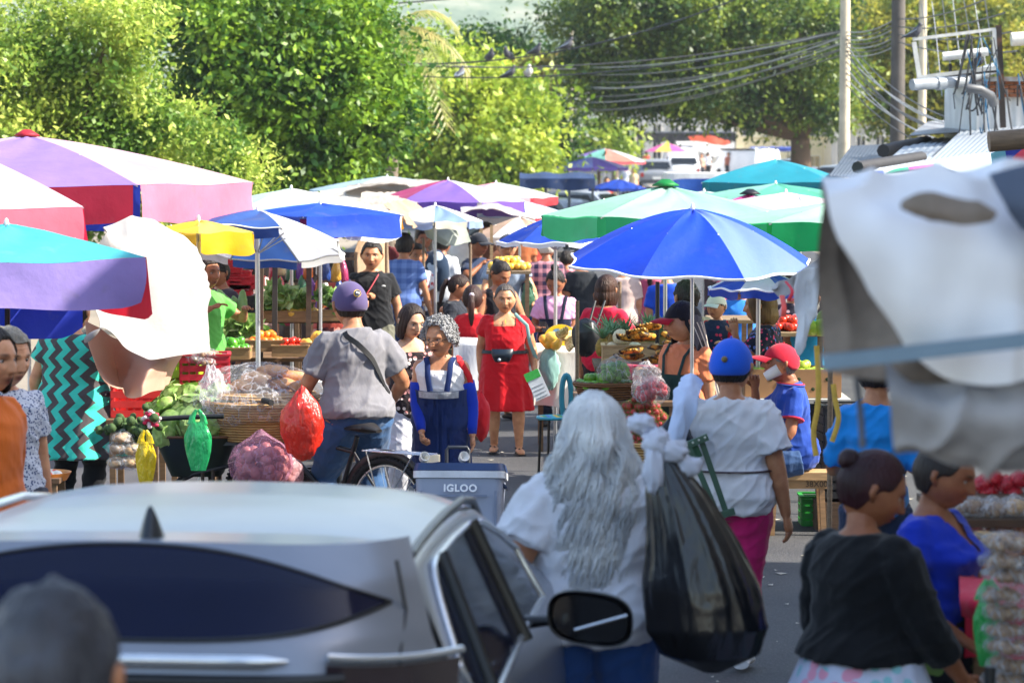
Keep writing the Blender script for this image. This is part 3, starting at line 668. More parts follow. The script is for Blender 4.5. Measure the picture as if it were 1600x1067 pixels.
def palm(px, py, Y, L, nf, label, cols, seed):
    rg = random.Random(seed); p = P(px, py, Y); root = thing('palm_tree', label, 'palm tree', (p.x, Y, 0), 0, 'palms among the trees')
    mb = MB(); mb.tube([(0, 0, -.1), (.1, 0, p.z*.5), (0, 0, p.z)], [.2, .14, .12], 8); mb.build('trunk', plain('#75685a', .9, scale=3), root); mb = MB()
    for i in range(nf):
        a = rg.random()*2*PI; el = rg.uniform(-.3, 1.2); pr = None
        pts = []
        for k in range(9):
            f = k/8; r = L*f*math.cos(el*.6)*(1-.15*f); pts.append(Vector((math.cos(a)*r, math.sin(a)*r, p.z+L*(math.sin(el)*f-.8*f*f))))
        mb.tube(pts, .02, 4)
        for k in range(1, 9):
            t = (pts[k]-pts[k-1]).normalized(); s_ = t.cross(Vector((0, 0, 1))).normalized()
            for j in range(3):
                b = pts[k-1].lerp(pts[k], j/3)
                for sg in (-1, 1):
                    l = L*.22; e = b+s_*sg*l*.8+t*l*.5-Vector((0, 0, l*.45)); mb.add([b, b+t*.06, e], [(0, 1, 2)])
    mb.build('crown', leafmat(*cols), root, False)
palm(605, 50, 66, 2.2, 26, 'feathery palm showing between the two left trees', ('#8a9a50', '#c0b070', '#a8b060'), 3)
palm(845, 100, 98, 1.6, 18, 'palm with an orange dead frond near the hazy hill', ('#b07828', '#7b8a35', '#8a8a30'), 5)
palm(958, 205, 130, 1.8, 14, 'low palm in front of the pale far building', ('#7d9a40', '#a9b04a', '#8a9a40'), 6)

# ------------------------------------------------------------------ far buildings, walls, street end
def building(px0, px1, pyt, Y, depth, wallc, label, cols=5, rows=2, roofc='#9a8f86', winc='#20262c', name='building', gable=0, group=None):
    x0, x1 = GX(px0, Y), GX(px1, Y); zt = P(800, pyt, Y).z; w_ = x1-x0; root = thing(name, label, 'building', ((x0+x1)/2, Y+depth/2, 0), 0, group)
    mb = MB(); mb.box((0, 0, zt/2), (w_, depth, zt)); mb.build('wall', plain(wallc, .85, scale=.6, bump=.2), root)
    mb = MB()
    if gable:
        mb.grid([[(-w_/2-.3, -depth/2-.4, zt+.0), (-w_/2-.3, 0, zt+gable), (-w_/2-.3, depth/2+.4, zt)], [(w_/2+.3, -depth/2-.4, zt), (w_/2+.3, 0, zt+gable), (w_/2+.3, depth/2+.4, zt)]])
        mb.grid([[(-w_/2-.3, -depth/2-.4, zt+.1), (-w_/2-.3, 0, zt+gable+.1), (-w_/2-.3, depth/2+.4, zt+.1)], [(w_/2+.3, -depth/2-.4, zt+.1), (w_/2+.3, 0, zt+gable+.1), (w_/2+.3, depth/2+.4, zt+.1)]][::-1])
    else: mb.box((0, 0, zt+.06), (w_+.4, depth+.4, .12))
    mb.build('roof', plain(roofc, .8, scale=2), root)
    for i in range(cols):
        for j in range(rows):
            cx = -w_/2+w_*(i+.5)/cols; cz = zt*(j+.55)/rows; ww, wh = w_/cols*.5, zt/rows*.45
            f = MB()
            for a, b in (((cx, -depth/2-.03, cz+wh/2), (ww+.12, .1, .06)), ((cx, -depth/2-.05, cz-wh/2), (ww+.16, .14, .06)), ((cx-ww/2, -depth/2-.03, cz), (.06, .1, wh-.06)), ((cx+ww/2, -depth/2-.03, cz), (.06, .1, wh-.06)), ((cx, -depth/2-.03, cz), (.04, .08, wh-.06))): f.box(a, b)
            fo = f.build('window', plain('#d8d4cc', .7), root); q = MB(); q.box((cx, -depth/2-.004, cz), (ww-.06, .03, wh-.06)); q.build('pane', plain(winc, .15), fo)
    return root
building(858, 1010, 95, 235, 12, '#dedbd6', 'tall pale building showing between the trees at the street end', 7, 4)
building(985, 1150, 168, 212, 8, '#cfccc6', 'long grey wall block behind the far stalls', 6, 1)
building(1150, 1290, 175, 214, 8, '#e2d8b6', 'cream house behind the white pickup', 4, 2, '#a7a29a', gable=1.2)
building(1300, 1420, 190, 208, 8, '#b8b4ac', 'low grey house behind the concrete utility pole', 4, 1)
for (px, py, Y, w_, l, c) in ((735, 14, 1150, 16, 'white roofed house, left one on the hazy hillside', '#d9d4cd'), (812, 20, 1050, 14, 'brown house, right one on the hazy hillside', '#a58f80')):
    p = P(px, py, Y); rt = thing('hillside_house', l, 'house', (p.x, Y, p.z-9), 0, 'houses on the hill'); mb = MB(); mb.box((0, 0, 4.4), (w_, 10, 9)); mb.build('wall', plain(c, .8, scale=.2), rt)
    mb = MB(); mb.grid([[(-w_/2-1, -6, 8.8), (-w_/2-1, 0, 12), (-w_/2-1, 6, 8.8)], [(w_/2+1, -6, 8.8), (w_/2+1, 0, 12), (w_/2+1, 6, 8.8)]]); mb.build('roof', plain('#b9a69a', .8), rt)
    for k in range(3):
        q = MB(); q.box((-w_/3+k*w_/3, -5.1, 5.5), (2.2, .3, 2.4)); q.build('window', plain('#2c3035', .3), rt)
f = thing('metal_fence', 'yellowish barred fence behind the parked white pickup', 'fence', (GX(1230, 200), 200, ZG(200)))
mb = MB()
for k in range(40): mb.box((-2.8+k*.145, 0, 1.25), (.04, .03, 2.1))
mb.box((0, 0, 2.2), (5.8, .05, .06)); mb.build('bars', plain('#b8a46a', .6), f); mb = MB(); mb.box((0, 0, .15), (6, .3, .3)); mb.build('plinth', plain('#9c9588', .8), f)

# ------------------------------------------------------------------ utility poles, wires, pigeons
def pole(name, px, Y, r, top, mat, label, arms=(), bands=True):
    root = thing(name, label, 'pole', (GX(px, Y, 4), Y, 0), 0); mb = MB(); mb.tube([(0, 0, -.2), (0, 0, top*.5), (0, 0, top)], [r*1.15, r, r*.85], 16); mb.build('shaft', mat, root)
    if bands:
        for z in (6.0, 7.3, 7.6):
            q = MB(); q.tube([(0, 0, z-.05), (0, 0, z+.05)], r*1.12, 14); q.build('clamp_band', metal('#b9bcbf'), root)
    for (z, L, ang) in arms:
        q = MB(); q.bar((-L, 0, z), (L, 0, z), .09); q.build('cross_arm', wood('#6b5a48'), root)
        for k in (-L*.8, -L*.3, L*.3, L*.8):
            q = MB(); q.lathe([(0, 0), (.05, .01), (.03, .06), (.05, .1), (.02, .15), (0, .15)], 10, (k, 0, z+.05)); q.build('insulator', plain('#cfcac0', .2), root)
    return root
conc = plain('#c9bda6', .85, scale=5, bump=.4); p1 = pole('utility_pole', 1320, 58, .10, 9, conc, 'pale concrete utility pole carrying a thick knot of cables', ((8.0, .9, 0),))
mb = MB(); mb.tube([(0, 0, 7.9), (-.1, 0, 8.05), (-.5, 0, 5.5+.0)], .02, 6) if False else mb.tube([(0, 0, 5.35), (-.12, 0, 5.53), (-1.6, -.1, 5.56)], .03, 8); mb.build('lamp_arm', metal('#c7cbd0'), p1)
pole('utility_pole', 1403, 54, .125, 9, plain('#5b5652', .9, scale=4, bump=.5), 'dark weathered wooden utility pole beside the sign frame', ((8.0, .9, 0),))
pole('utility_pole', 891, 105, .11, 7.5, conc, 'thin pale pole far down the street', (), False)
pole('utility_pole', 1441, 75, .10, 9, conc, 'short seen pale pole behind the sign frame', (), False)
wm = plain('#3c3c3f', .5, bump=0); wl = plain('#8f9194', .5, bump=0)
def wire(a, b, sag, r, label, m=None, group='overhead cables', n=22):
    A = P(*a); B = P(*b); c = (A+B)/2; pts = [A.lerp(B, k/n)-Vector((0, 0, sag*4*(k/n)*(1-k/n))) for k in range(n+1)]
    mb = MB(); mb.tube([p-c for p in pts], r, 5); o = mb.build('overhead_cable', m or wm, None, True, c); tag(o, label, 'cable', group); return pts
WL = 'thin dark cable strung across the street between the poles'
wbird = []
wbird.append(wire((545, 95, 60), (1200, -22, 58), .55, .016, 'upper cable that four pigeons sit on', None))
wbird.append(wire((545, 112, 62), (1320, 50, 58), .42, .014, 'cable under the upper pigeons carrying three birds'))
wire((140, -6, 55), (760, -8, 57), .22, .016, 'cable crossing the top of the left trees')
wire((220, 45, 55), (900, 108, 80), .2, .013, 'lower cable running in front of the left trees')
wire((380, 78, 55), (1320, 47, 58), .5, .012, WL)
for k in range(9): wire((885, 105+k*9, 100), (1318, 48+k*3.2+(k % 3)*6, 58), .25+.07*(k % 4), .013+.004*(k % 2), WL, wm if k % 3 else wl)
for k in range(7): wire((1322, 50+k*6, 58), (1402, 28+k*7, 54), .1, .012, 'short cable between the two big poles', wm if k % 2 else wl)
for k in range(9): wire((1322, 60+k*9, 58), (1500+k*14, 190+k*7, 42), .25+.12*(k % 3), .012, 'slack cable dropping from the concrete pole to the shack', wl if k % 2 else wm)
for k in range(4): wire((1404, 30+k*12, 54), (1560+k*10, -10+k*30, 40), .1, .012, 'cable from the wooden pole to the shack', wm)
for k in range(7): wire((1440+k*16, 8-k*5, 52), (1452+k*20, 130+20*(k % 4), 41), -.12+.05*k, .008, 'loose wire hanging round the sign frame', wl if k % 2 else wm)
def pigeon(px, py, Y, label, yaw=0, cols=('#4a4a52', '#77808a'), white=False):
    p = P(px, py, Y); root = thing('pigeon', label, 'pigeon', (p.x, Y, p.z), yaw, 'pigeons on the cables'); c = '#d9d5cf' if white else cols[0]
    mb = MB(); mb.tube([(0, .13, .02), (0, .06, .045), (0, -.01, .075), (0, -.05, .12), (0, -.055, .155), (0, -.07, .17)], [.012, .038, .058, .045, .026, .024], 12); mb.ball((0, -.066, .172), .028, 10); mb.tube([(0, -.09, .172), (0, -.112, .166)], [.008, .002], 6)
    for sx in (-.02, .02): mb.tube([(sx, -.02, .04), (sx, -.025, .0)], .006, 5)
    mb.build('body', plain(c, .6, scale=20), root)
    for sx in (-1, 1):
        q = MB(); q.tube([(sx*.045, -.03, .11), (sx*.055, .03, .075), (sx*.035, .12, .035), (sx*.02, .17, .02)], [.02, .03, .022, .006], 8, .4); q.build('wing', plain('#e4e0da' if white else cols[1], .6, scale=20), root)
    q = MB(); q.tube([(0, .10, .03), (0, .19, .0)], [.02, .026], 8, .3); q.build('tail', plain('#2e2f35', .6), root)
def onwire(pts, px):
    for a, b in zip(pts, pts[1:]):
        ax = 800+FPX*a.x/a.y; bx = 800+FPX*b.x/b.y
        if ax <= px <= bx: return a.lerp(b, (px-ax)/(bx-ax))
for px, l, wh, yaw in ((766, 'dark pigeon, leftmost on the upper cable', 0, 20), (793, 'plump dark pigeon, second on the upper cable', 0, -30), (837, 'upright pigeon with a brown breast on the upper cable', 0, 60), (886, 'crouching dark pigeon in front of the olive tree', 0, 90)):
    q = onwire(wbird[0], px); u = 0
    pg = P(px, 0, q.y); pigeon(px, 533.5, 1, l, yaw, white=wh); o = [o for o in S.objects if o.name.startswith('pigeon') and o.type == 'EMPTY'][-1]; o.location = q; o.scale = (1.25,)*3
for px, l, wh, yaw in ((720, 'single brown pigeon over the yellow green tree', 0, 150), (797, 'grey pigeon hunched on the lower cable', 0, 80), (826, 'white breasted pigeon on the lower cable', 1, 10)):
    q = onwire(wbird[1], px); pigeon(px, 533.5, 1, l, yaw, white=wh); o = [o for o in S.objects if o.name.startswith('pigeon') and o.type == 'EMPTY'][-1]; o.location = q; o.scale = (1.25,)*3

# ------------------------------------------------------------------ shack, sign frame and roofs at the right
corr_cache = {}
def corrugated(mb, x0, x1, fn, pitch=.076, amp=.012, m=8):
    n = int(abs(x1-x0)/pitch*6); A = []
    for i in range(n+1):
        x = x0+(x1-x0)*i/n; A.append([Vector(fn(x, j/m))+Vector((0, 0, amp*math.sin(2*PI*x/pitch))) for j in range(m+1)])
    mb.grid(np.array([[tuple(v) for v in r] for r in A]))
Ys = 40
sh = thing('tin_shack', 'white corrugated shack with wires and pipes at the right edge', 'shack', (GX(1600, Ys), Ys, 0)); bx = GX(1600, Ys)
zt, zb = P(0, 128, Ys).z, 0
mb = MB(); n = 150
mb.grid([[(GX(1524, Ys)-bx+3*i/n, -.0+.012*math.sin(i*.9), z) for z in (0, 1.5, zt)] for i in range(n+1)]); mb.grid([[(GX(1524, Ys)-bx, y, z) for z in (0, 1.5, zt)] for y in (3, 0)]); mb.build('wall', plain('#cfd3d6', .6, scale=2), sh)
mb = MB(); mb.box((.9, 1.0, zt+.03), (3.6, 2.4, .06)); mb.build('roof', metal('#8f9294', .5, .6), sh)
mb = MB()
for k in range(10):
    for j in range(4): mb.box((GX(1530, Ys)-bx+.1+k*.13+(j % 2)*.06, -.08, P(0, 130, Ys).z-j*.055), (.12, .06, .045))
mb.build('brick_course', plain('#8c5638', .9, scale=8), sh)
mb = MB(); zf = lambda py: P(0, py, Ys-1).z; xf = lambda px: GX(px, Ys-1)
root = thing('sign_frame', 'empty rusty white rectangular sign frame sticking out from the shack', 'sign frame', (xf(1560), Ys-1, zf(120))); ox = Vector((xf(1560), 0, zf(120)))
def fr(px, py): return Vector((xf(px), 0, zf(py)))-ox
mb = MB(); fm = plain('#d5d2ca', .6, scale=9)
for a, b, w_ in (((1423, 62), (1552, 46), .04), ((1425, 66), (1434, 122), .055), ((1430, 122), (1556, 106), .05), ((1550, 46), (1554, 106), .06)): mb.bar(fr(*a), fr(*b), w_)
mb.build('frame', fm, root); q = MB(); q.tube([fr(1470, 89), fr(1540, 81)], .055, 12); q.build('lamp_tube', plain('#eceae2', .3), root)
q = MB(); q.bar(fr(1432, 124), fr(1556, 109)-Vector((0, 0, .02)), .03); q.bar(fr(1556, 40), fr(1565, 200), .07); q.bar(fr(1482, 100), fr(1482, 114), .04); q.build('support_bar', metal('#3a3330', .7, .7), root)
mb = MB(); c = P(1480, 132, 39); mb.tube([P(1425, 133, 38.6)-c, P(1500, 128, 38.9)-c, P(1530, 115, 39.4)-c, P(1560, 105, 39.8)-c], .075, 14); mb.tube([P(1463, 131, 38.75)-c, P(1475, 130, 38.8)-c], .09, 14); tag(mb.build('drain_pipe', plain('#8a9199', .4), None, True, c), 'fat grey drain pipe under the sign frame', 'pipe')
mb = MB(); c = P(1590, 60, 39); mb.tube([P(1580, 62, 39)-c, P(1640, 58, 39)-c], .09, 14); tag(mb.build('drain_pipe', plain('#d8d3c8', .4), None, True, c), 'white pipe end at the top right edge', 'pipe')
mb = MB(); c = P(1530, 150, 38); mb.tube([P(1510, 138, 38)-c, P(1530, 140, 38)-c, P(1548, 150, 38.2)-c, P(1552, 162, 38.4)-c], .06, 10); tag(mb.build('drain_elbow', plain('#4a4d52', .5), None, True, c), 'dark bent pipe on the shack corner', 'pipe')
pigeon(1430, 60, 39, 'grey barred pigeon standing on top of the sign frame', 70); pigeon(1528, 106, 38.9, 'dark blue pigeon inside the sign frame', 10, ('#2c3040', '#3a4052'))
random.seed(4)
for k in range(30):
    a = (1520+random.uniform(-10, 80), 50+random.uniform(0, 100), 38.7); b = (a[0]+random.uniform(-30, 30), a[1]+random.uniform(30, 110), 38.8); wire(a, b, random.uniform(-.1, .35), .008+.005*(k % 2), 'tangled wire hanging on the white shack wall', wm if k % 4 else plain('#1d6f9a', .5), 'tangled wires on the shack', 12)
def roofsheet(name, quad, label, mat, amp=.006, pit=.09, group='tin roofs at the right'):
    """quad: four (px,py,Y) corners: near left, near right, far right, far left"""
    a, b, c, d = [P(*q) for q in quad]; o = (a+b+c+d)/4; L = (b-a).length; n = max(12, int(L/pit*6)); nz = (b-a).cross(d-a).normalized(); A = []
    if nz.z < 0: nz = -nz
    for i in range(n+1):
        f = i/n; e = nz*amp*math.sin(2*PI*f*L/pit); A.append([tuple(a.lerp(b, f).lerp(d.lerp(c, f), j/6)-o+e) for j in range(7)])
    A = np.array(A); mb = MB(); mb.grid(A); mb.grid(A[::-1]-np.array(nz)*.012); tag(mb.build(name, mat, None, True, o), label, 'roof sheet', group)
tin = metal('#c2c9d0', .45); tin2 = metal('#8d9297', .5, .5); tin3 = plain('#a8aeb6', .5, scale=3)
roofsheet('roof_sheet', ((1440, 262, 33), (1540, 258, 32), (1610, 196, 39), (1500, 206, 40)), 'long blue grey corrugated roof under the shack', tin)
roofsheet('roof_sheet', ((1380, 256, 36), (1450, 250, 36), (1490, 214, 43), (1425, 218, 43)), 'lead grey corrugated sheet left of the long blue grey roof', metal('#99a3ad', .5, .3))
roofsheet('roof_sheet', ((1400, 272, 31), (1500, 276, 30), (1560, 244, 34), (1450, 248, 35)), 'flat silvery sheet in front of the lead grey one', tin)
for a_, b_, w_, l_ in (((1340, 262, 33), (1440, 246, 35), .07, 'dark plank lying across the tin roofs'), ((1465, 268, 27), (1500, 280, 26.5), .05, 'short broken stick on the flat silvery sheet'), ((1380, 236, 40), (1448, 222, 42), .09, 'black pipe at the roof edge behind the wooden pole')):
    c = P(*a_); q = MB(); q.tube([Vector((0, 0, 0)), P(*b_)-c], w_, 8); tag(q.build('plank', plain('#2c2a2c', .7), None, True, c), l_, 'plank')
roofsheet('roof_sheet', ((1350, 275, 30), (1490, 285, 26), (1600, 235, 32), (1400, 250, 38)), 'pale tin roof sheet behind the pink cloth', tin3)
roofsheet('roof_sheet', ((1295, 275, 34), (1360, 278, 33), (1400, 225, 50), (1330, 228, 50)), 'dark ribbed roof sheet at the foot of the concrete pole', plain('#3c4450', .5))
roofsheet('roof_sheet', ((1420, 212, 42), (1520, 205, 40), (1525, 185, 46), (1450, 190, 46)), 'small rusty tin roof edge below the tangled cables', tin2)
roofsheet('roof_sheet', ((1480, 300, 24), (1600, 300, 22), (1640, 240, 30), (1500, 262, 30)), 'sloping tin sheet above the grey tarpaulin', tin)
# ------------------------------------------------------------------ umbrellas
WHITE = '#e9e8e6'
def umbrella(px, py, Y, r, rise, n, rot, cols, label, vals=None, curve=1.35, sag=.05, tilt=(0, 0), group='market umbrellas', trim=None, ribs=True, polec='#c9ccd0', pr=.016, tr=.35, gap=.04, polepx=None, cap=None, base=0, dirt=.1):
    p = P(px, py, Y); zp = p.z-base; root = thing('market_umbrella', label, 'umbrella', (p.x, Y, base), 0, group); Rt = Matrix.Translation((0, 0, zp))@Euler((R(tilt[0]), R(tilt[1]), 0)).to_matrix().to_4x4()
    mats = []; idx = {}
    def mi(c):
        if c not in idx: idx[c] = len(mats); mats.append(canopy(c, tr, dirt))
        return idx[c]
    mb = MB(); m, q = 14, 12; ang = [R(rot+360*k/n) for k in range(n)]; sd = int(abs(px)+py)
    def pt(k, u, v):
        a, b = ang[k], ang[(k+1) % n]+(2*PI if k == n-1 else 0); A_ = Vector((math.cos(a), math.sin(a), 0)); B_ = Vector((math.cos(b), math.sin(b), 0)); c = A_.lerp(B_, v)
        s_ = math.sin(PI*v); c = c*(1-sag*.6*s_*u**2); z = -rise*u**curve-sag*.5*r*s_*math.sin(PI*min(1, u*.9))*.5+.012*math.sin(u*9+v*7+sd)*s_
        return Rt@Vector((c.x*r*u, c.y*r*u, z))
    edge = []
    for k in range(n):
        mb.grid([[tuple(pt(k, u, v)) for v in np.linspace(0, 1, q)] for u in np.linspace(.015, 1, m)], mi(cols[k % len(cols)])); edge.append([pt(k, 1, v) for v in np.linspace(0, 1, q)])
    mb.build('canopy', mats, root, 'all')
    if vals:
        mats = []; idx.clear(); mb = MB()
        for k in range(n):
            c, L = vals[k % len(vals)]
            if not L: continue
            A = []; vv = np.linspace(0, 1, 22)
            for j in range(8):
                f = j/7; row = []
                for v in vv:
                    v2 = gap+(1-2*gap)*v; e = pt(k, 1.004, v2); c_ = Rt@Vector((0, 0, -rise)); out = (e-c_); out.z = 0; out.normalize()
                    rd = 1-(.10*max(0, abs(v-.5)*2-.86)/.14)
                    row.append(tuple(e+out*(.006+.055*f*L/.3*vnoise(np.array([v*3+k, f*.8, sd*.1]), 2))-Vector((0, 0, L*f*rd*(1+.06*math.sin(v*5+k))))))
                A.append(row)
            mb.grid(A, mi(c))
        mb.build('valance', mats, root, 'all')
    if trim:
        mb = MB()
        for e in edge: mb.tube(e, .009, 5)
        mb.build('edge_trim', plain(trim, .6), root)
    mb = MB(); mb.tube([(0, 0, -.02), (0, 0, zp*.5), Rt@Vector((0, 0, -.02))], pr, 10); mb.build('pole', metal(polec, .35), root)
    if cap: mb = MB(); mb.lathe([(0, .02), (.03, .035), (.07, .01), (.11, -.015), (.10, -.02), (0, 0)], 16, (0, 0, zp+.02)); mb.build('top_cap', canopy(cap, tr), root, 'all')
    mb = MB(); mb.lathe([(0, .03), (.008, .027), (.013, .012), (.016, 0), (.016, -.02), (0, -.02)], 10, (0, 0, zp+.012)); mb.build('finial', plain('#e8e6e2', .4), root)
    if ribs:
        for k in range(n):
            mb = MB(); mb.tube([tuple(pt(k, u, 0)-Vector((0, 0, .012))) for u in (.03, .35, .7, 1)], .006, 5); a = pt(k, .5, 0); mb.tube([(0, 0, zp-rise*1.0-.08), tuple(a)], .005, 5); mb.build('rib', metal('#b5b8bc', .4), root)
    return root
MINT, GREEN, PURP, PINK, TEAL, BLUE = '#bfe3d2', '#17a862', '#b79ad6', '#f0a0b4', '#2fb3bd', '#1540c4'
# left foreground group
umbrella(10, 352, 17.5, .90, .16, 4, -20, ['#4fc3cf', '#4fc3cf', '#3fb6c6', '#57c6d2'], 'teal topped umbrella with purple, red and blue flaps at the left edge', [('#e02436', .36), ('#2338b8', .56), ('#2338b8', .5), ('#a792dc', .27)], polec='#3c3230', gap=.01, tilt=(3, 0))
umbrella(-150, 205, 21, 1.33, .52, 4, -14, ['#d8ccd4', '#d0c4d0', '#d6c8d4', '#d8c4d0'], 'white umbrella with pink flap half cut by the left edge', [('#d81e4c', .3), ('#c93a5c', .26), ('#e0708a', .26), ('#e87890', .27)], polec='#5a5552', gap=.01)
umbrella(42, 213, 24.7, 1.85, .38, 6, 6, ['#e0c8d4', '#c9b0de', '#e2b8cc', '#d4b8dc', '#a88cd4', '#dcb8c8'], 'largest umbrella at left in lilac and white over a red top knot', [('#d02438', .3), ('#1f3fb4', .42), ('#2fb09a', .36), ('#e8a8c4', .3), ('#c8304c', .28), ('#e88aa6', .30)], cap='#d6354a', gap=.02, tr=.4)
umbrella(310, 345, 22, .42, .08, 5, -12, ['#f2cf4a', '#e9e4d8', '#7a7486', '#f0c93a', '#f4d560'], 'small ragged yellow umbrella under the lilac one', [('#f2c021', .14), ('#efe9dc', .12), ('#e9c23a', .1), ('#f0c93a', .17), ('#f6c71e', .16)])
umbrella(402, 330, 24.5, .76, .27, 8, -25, ['#eef0f4', '#dfe2ea', '#3f66b0', '#dfe3ec', '#3d63ad', '#3d63ad', '#3b60aa', '#e9edf6'], 'blue and white round umbrella beside the fruit stall at left', [(WHITE, .06), (WHITE, .06), ('#2d4f96', .07), (WHITE, .06), ('#2d4f96', .07), ('#25478e', .08), ('#25478e', .08), ('#f0f2f6', .07)], trim='#f4f4f4', polec='#d9dcdf', pr=.02, tilt=(-13, 3))
umbrella(455, 296, 28, 1.05, .24, 6, 0, ['#eef0ee', '#cfe8dd', '#f2f0ec', MINT, '#c4e4d4', '#f3f2f0'], 'mint and white umbrella with a royal blue flap at left', [('#f0a32a', .14), (WHITE, .2), ('#4aa04a', .2), ('#c83a66', .22), ('#c9486e', .2), ('#e9ebf2', .22)], tr=.3)
umbrella(500, 318, 27, .75, .10, 4, -8, ['#1f56d4', '#1b4cc8', '#2258d6', '#1c50cc'], 'flat royal blue umbrella tucked under the mint one', [('#1d4fd0', .2), ('#1a48c0', .16), ('#1f4cc0', .16), ('#1e52d2', .2)])
umbrella(700, 282, 38, .98, .26, 6, -5, ['#cfe6de', '#8a68c0', '#b8a0d8', '#c44a7c', '#8e6cc4', '#e8e2ec'], 'purple and mint umbrella in the middle distance', [('#3a55b4', .16), ('#7c5ab4', .16), ('#a84c86', .2), ('#c94674', .22), ('#6a4cae', .2), ('#7a58b8', .18)])
umbrella(775, 286, 43, .9, .2, 6, 5, ['#f2dfe4', '#c9e2dc', '#ef8f7c', '#f0b4c0', '#f4efee', '#dfeae8'], 'pale pink and mint umbrella right of the purple one', [('#e0485a', .1), ('#4aa6a6', .12), ('#d85a6a', .1), ('#2a6fb0', .14), ('#ecd6dc', .1), ('#d8454f', .12)])
umbrella(680, 322, 33, .52, .16, 8, 0, ['#f3f4f6', '#6f8fd0', '#f0e6c8', '#5f82c6', '#e9eef4', '#f0ead6', '#88a4d8', '#f4f4f0'], 'little blue and cream umbrella beside the draped awning', [('#f0ead6', .08), ('#9ab0dc', .08)])
umbrella(800, 312, 40, .85, .22, 8, 12, ['#dfe9f6', '#b9d0ee', '#f3f4f8', '#cfdff2'], 'pale blue umbrella above the navy capped worker', [('#2350b0', .14), ('#e8ebf2', .12), ('#d23c50', .12), ('#efe9ef', .12)])
umbrella(812, 340, 36, .6, .22, 8, 12, ['#d9b8a0', '#f4f2ee', '#c9a58c', '#efe9e4'], 'peach and white umbrella shading the leaning man', [('#e9d9cc', .08)])
# centre and right group
umbrella(1082, 327, 20, .87, .36, 8, -70, ['#6a86d2', '#1246d6', '#9fb2e0', '#1246d6', '#dfe6f4', '#1243d0', '#1246d6', '#1246d6'], 'big royal blue and white umbrella at the centre over the fruit seller', None, trim='#f2f3f6', sag=.07, curve=1.6, tilt=(5, 1), tr=.22, polec='#d6d8da', pr=.013, dirt=.03)  # first white panel tinted blue, painting in bluish light through the cloth
umbrella(1040, 291, 23.5, 1.0, .22, 8, -167, ['#a6d8c0', '#b8dccb', '#9ccfb8', '#a4d6be', '#c4dccf', '#98d0b4', '#bcdccc', '#acd4c2'], 'mint green umbrella with emerald flaps behind the blue one', [('#46cc8c', .18), ('#3cc482', .18), ('#34bc7a', .18), ('#2fb272', .18)], cap='#1fa04e', gap=.05, curve=1.15)
umbrella(1300, 318, 22, 1.0, .12, 8, -167, ['#a8d8c0', '#b4dcca', '#9cd0b6', '#b8dcca'], 'second green flapped umbrella half hidden by the grey tarpaulin', [('#22c070', .2), ('#1cb868', .2)], gap=.03, curve=1.1)
umbrella(868, 338, 26, .52, .22, 8, 10, ['#2a50c0', '#e8ecf4', '#2148b8', '#dfe4f0', '#1f47bb', '#2c55c8', '#1f47bb', '#e6eaf4'], 'small blue and white umbrella hidden left of the mint one', [('#f0f2f6', .03)], trim='#f4f5f8')
umbrella(1185, 420, 21.5, .38, .14, 8, 20, ['#2e58cc', '#e4e9f4'], 'low blue umbrella under the right side of the royal blue one', [('#2a50c4', .06)], trim='#e9ecf4')
umbrella(1213, 250, 36, 1.1, .26, 4, -58, ['#2a9db2', '#249ab0', '#2fa6ba', '#2b9fb4'], 'wide teal umbrella in front of the parked cars', [('#1f8496', .22), ('#1d7f92', .26), ('#2a95a2', .24), ('#1e8799', .2)], polec='#3a3f44', gap=.06)
umbrella(1212, 288, 33, 1.05, .16, 6, 8, ['#4fb496', '#62bfa2', '#57b89a', '#8fd0ba', '#5fbd9f', '#66c2a6'], 'sea green umbrella below the teal one', [('#2e9878', .08)])
umbrella(1172, 304, 30, .42, .12, 5, 0, ['#c9c6de', '#e0559a', '#b9bcd8', '#df4f96', '#cfcfe4'], 'tiny pink and lilac umbrella with a dark knob', [('#d8d4e4', .03)], cap='#2a2c38')
umbrella(1228, 302, 28, .95, .16, 4, -28, ['#ece2e4', '#e6dfe4', '#f0dcd8', '#efe9ec'], 'white umbrella with a magenta left flap', [('#e4e0e8', .14), ('#d8d0dc', .14), ('#c8388c', .16), ('#c8388c', .16)])
umbrella(1250, 312, 26, .8, .14, 6, 10, ['#eef2f6', '#dfe6ee', '#e9eef2', '#f4f6f8'], 'plain white umbrella in front of the magenta flapped one', [('#dfe6ea', .1)])
umbrella(1100, 300, 34, .7, .1, 6, 0, ['#e9efe9', '#9fd6c0', '#d0e9dd'], 'pale green umbrella beside the blue tarpaulin truck', [('#3aa07e', .07)])
umbrella(1165, 283, 40, .5, .12, 6, 0, ['#f0e6da', '#e9ddd0'], 'cream umbrella between the truck and the teal one', [('#d8c8b8', .06)])
# far ones
umbrella(945, 233, 110, 1.5, .45, 8, 0, ['#8fd0c0', '#e88fb0', '#5fb0d8', '#f0e6ee', '#9a7cc8', '#7cc0b0', '#ef8f7c', '#f4f0f4'], 'multicoloured beach umbrella far down the street', [('#e0606c', .1)])
umbrella(925, 246, 95, 1.15, .32, 8, 0, ['#6f78d0', '#a0a4e4', '#8a6cc8', '#c0b4e8'], 'lilac and blue umbrella below the multicoloured one', [('#7a60c0', .1)])
umbrella(965, 281, 62, .60, .18, 8, 0, ['#1f46b0', '#234cb8'], 'plain dark blue umbrella behind the mint canopy', [('#1c3f9c', .05)])
umbrella(1042, 224, 178, 1.35, .5, 8, 10, ['#e46ab0', '#f0d060', '#d85aa4', '#e8a0c4'], 'pink and yellow umbrella in front of the dark stall', None)
umbrella(605, 276, 50, 1.3, .22, 6, 0, ['#b9d6ea', '#e9eef2', '#cfe0ee'], 'pale blue canopy peeping under the trees', [('#8fb0d0', .12)])
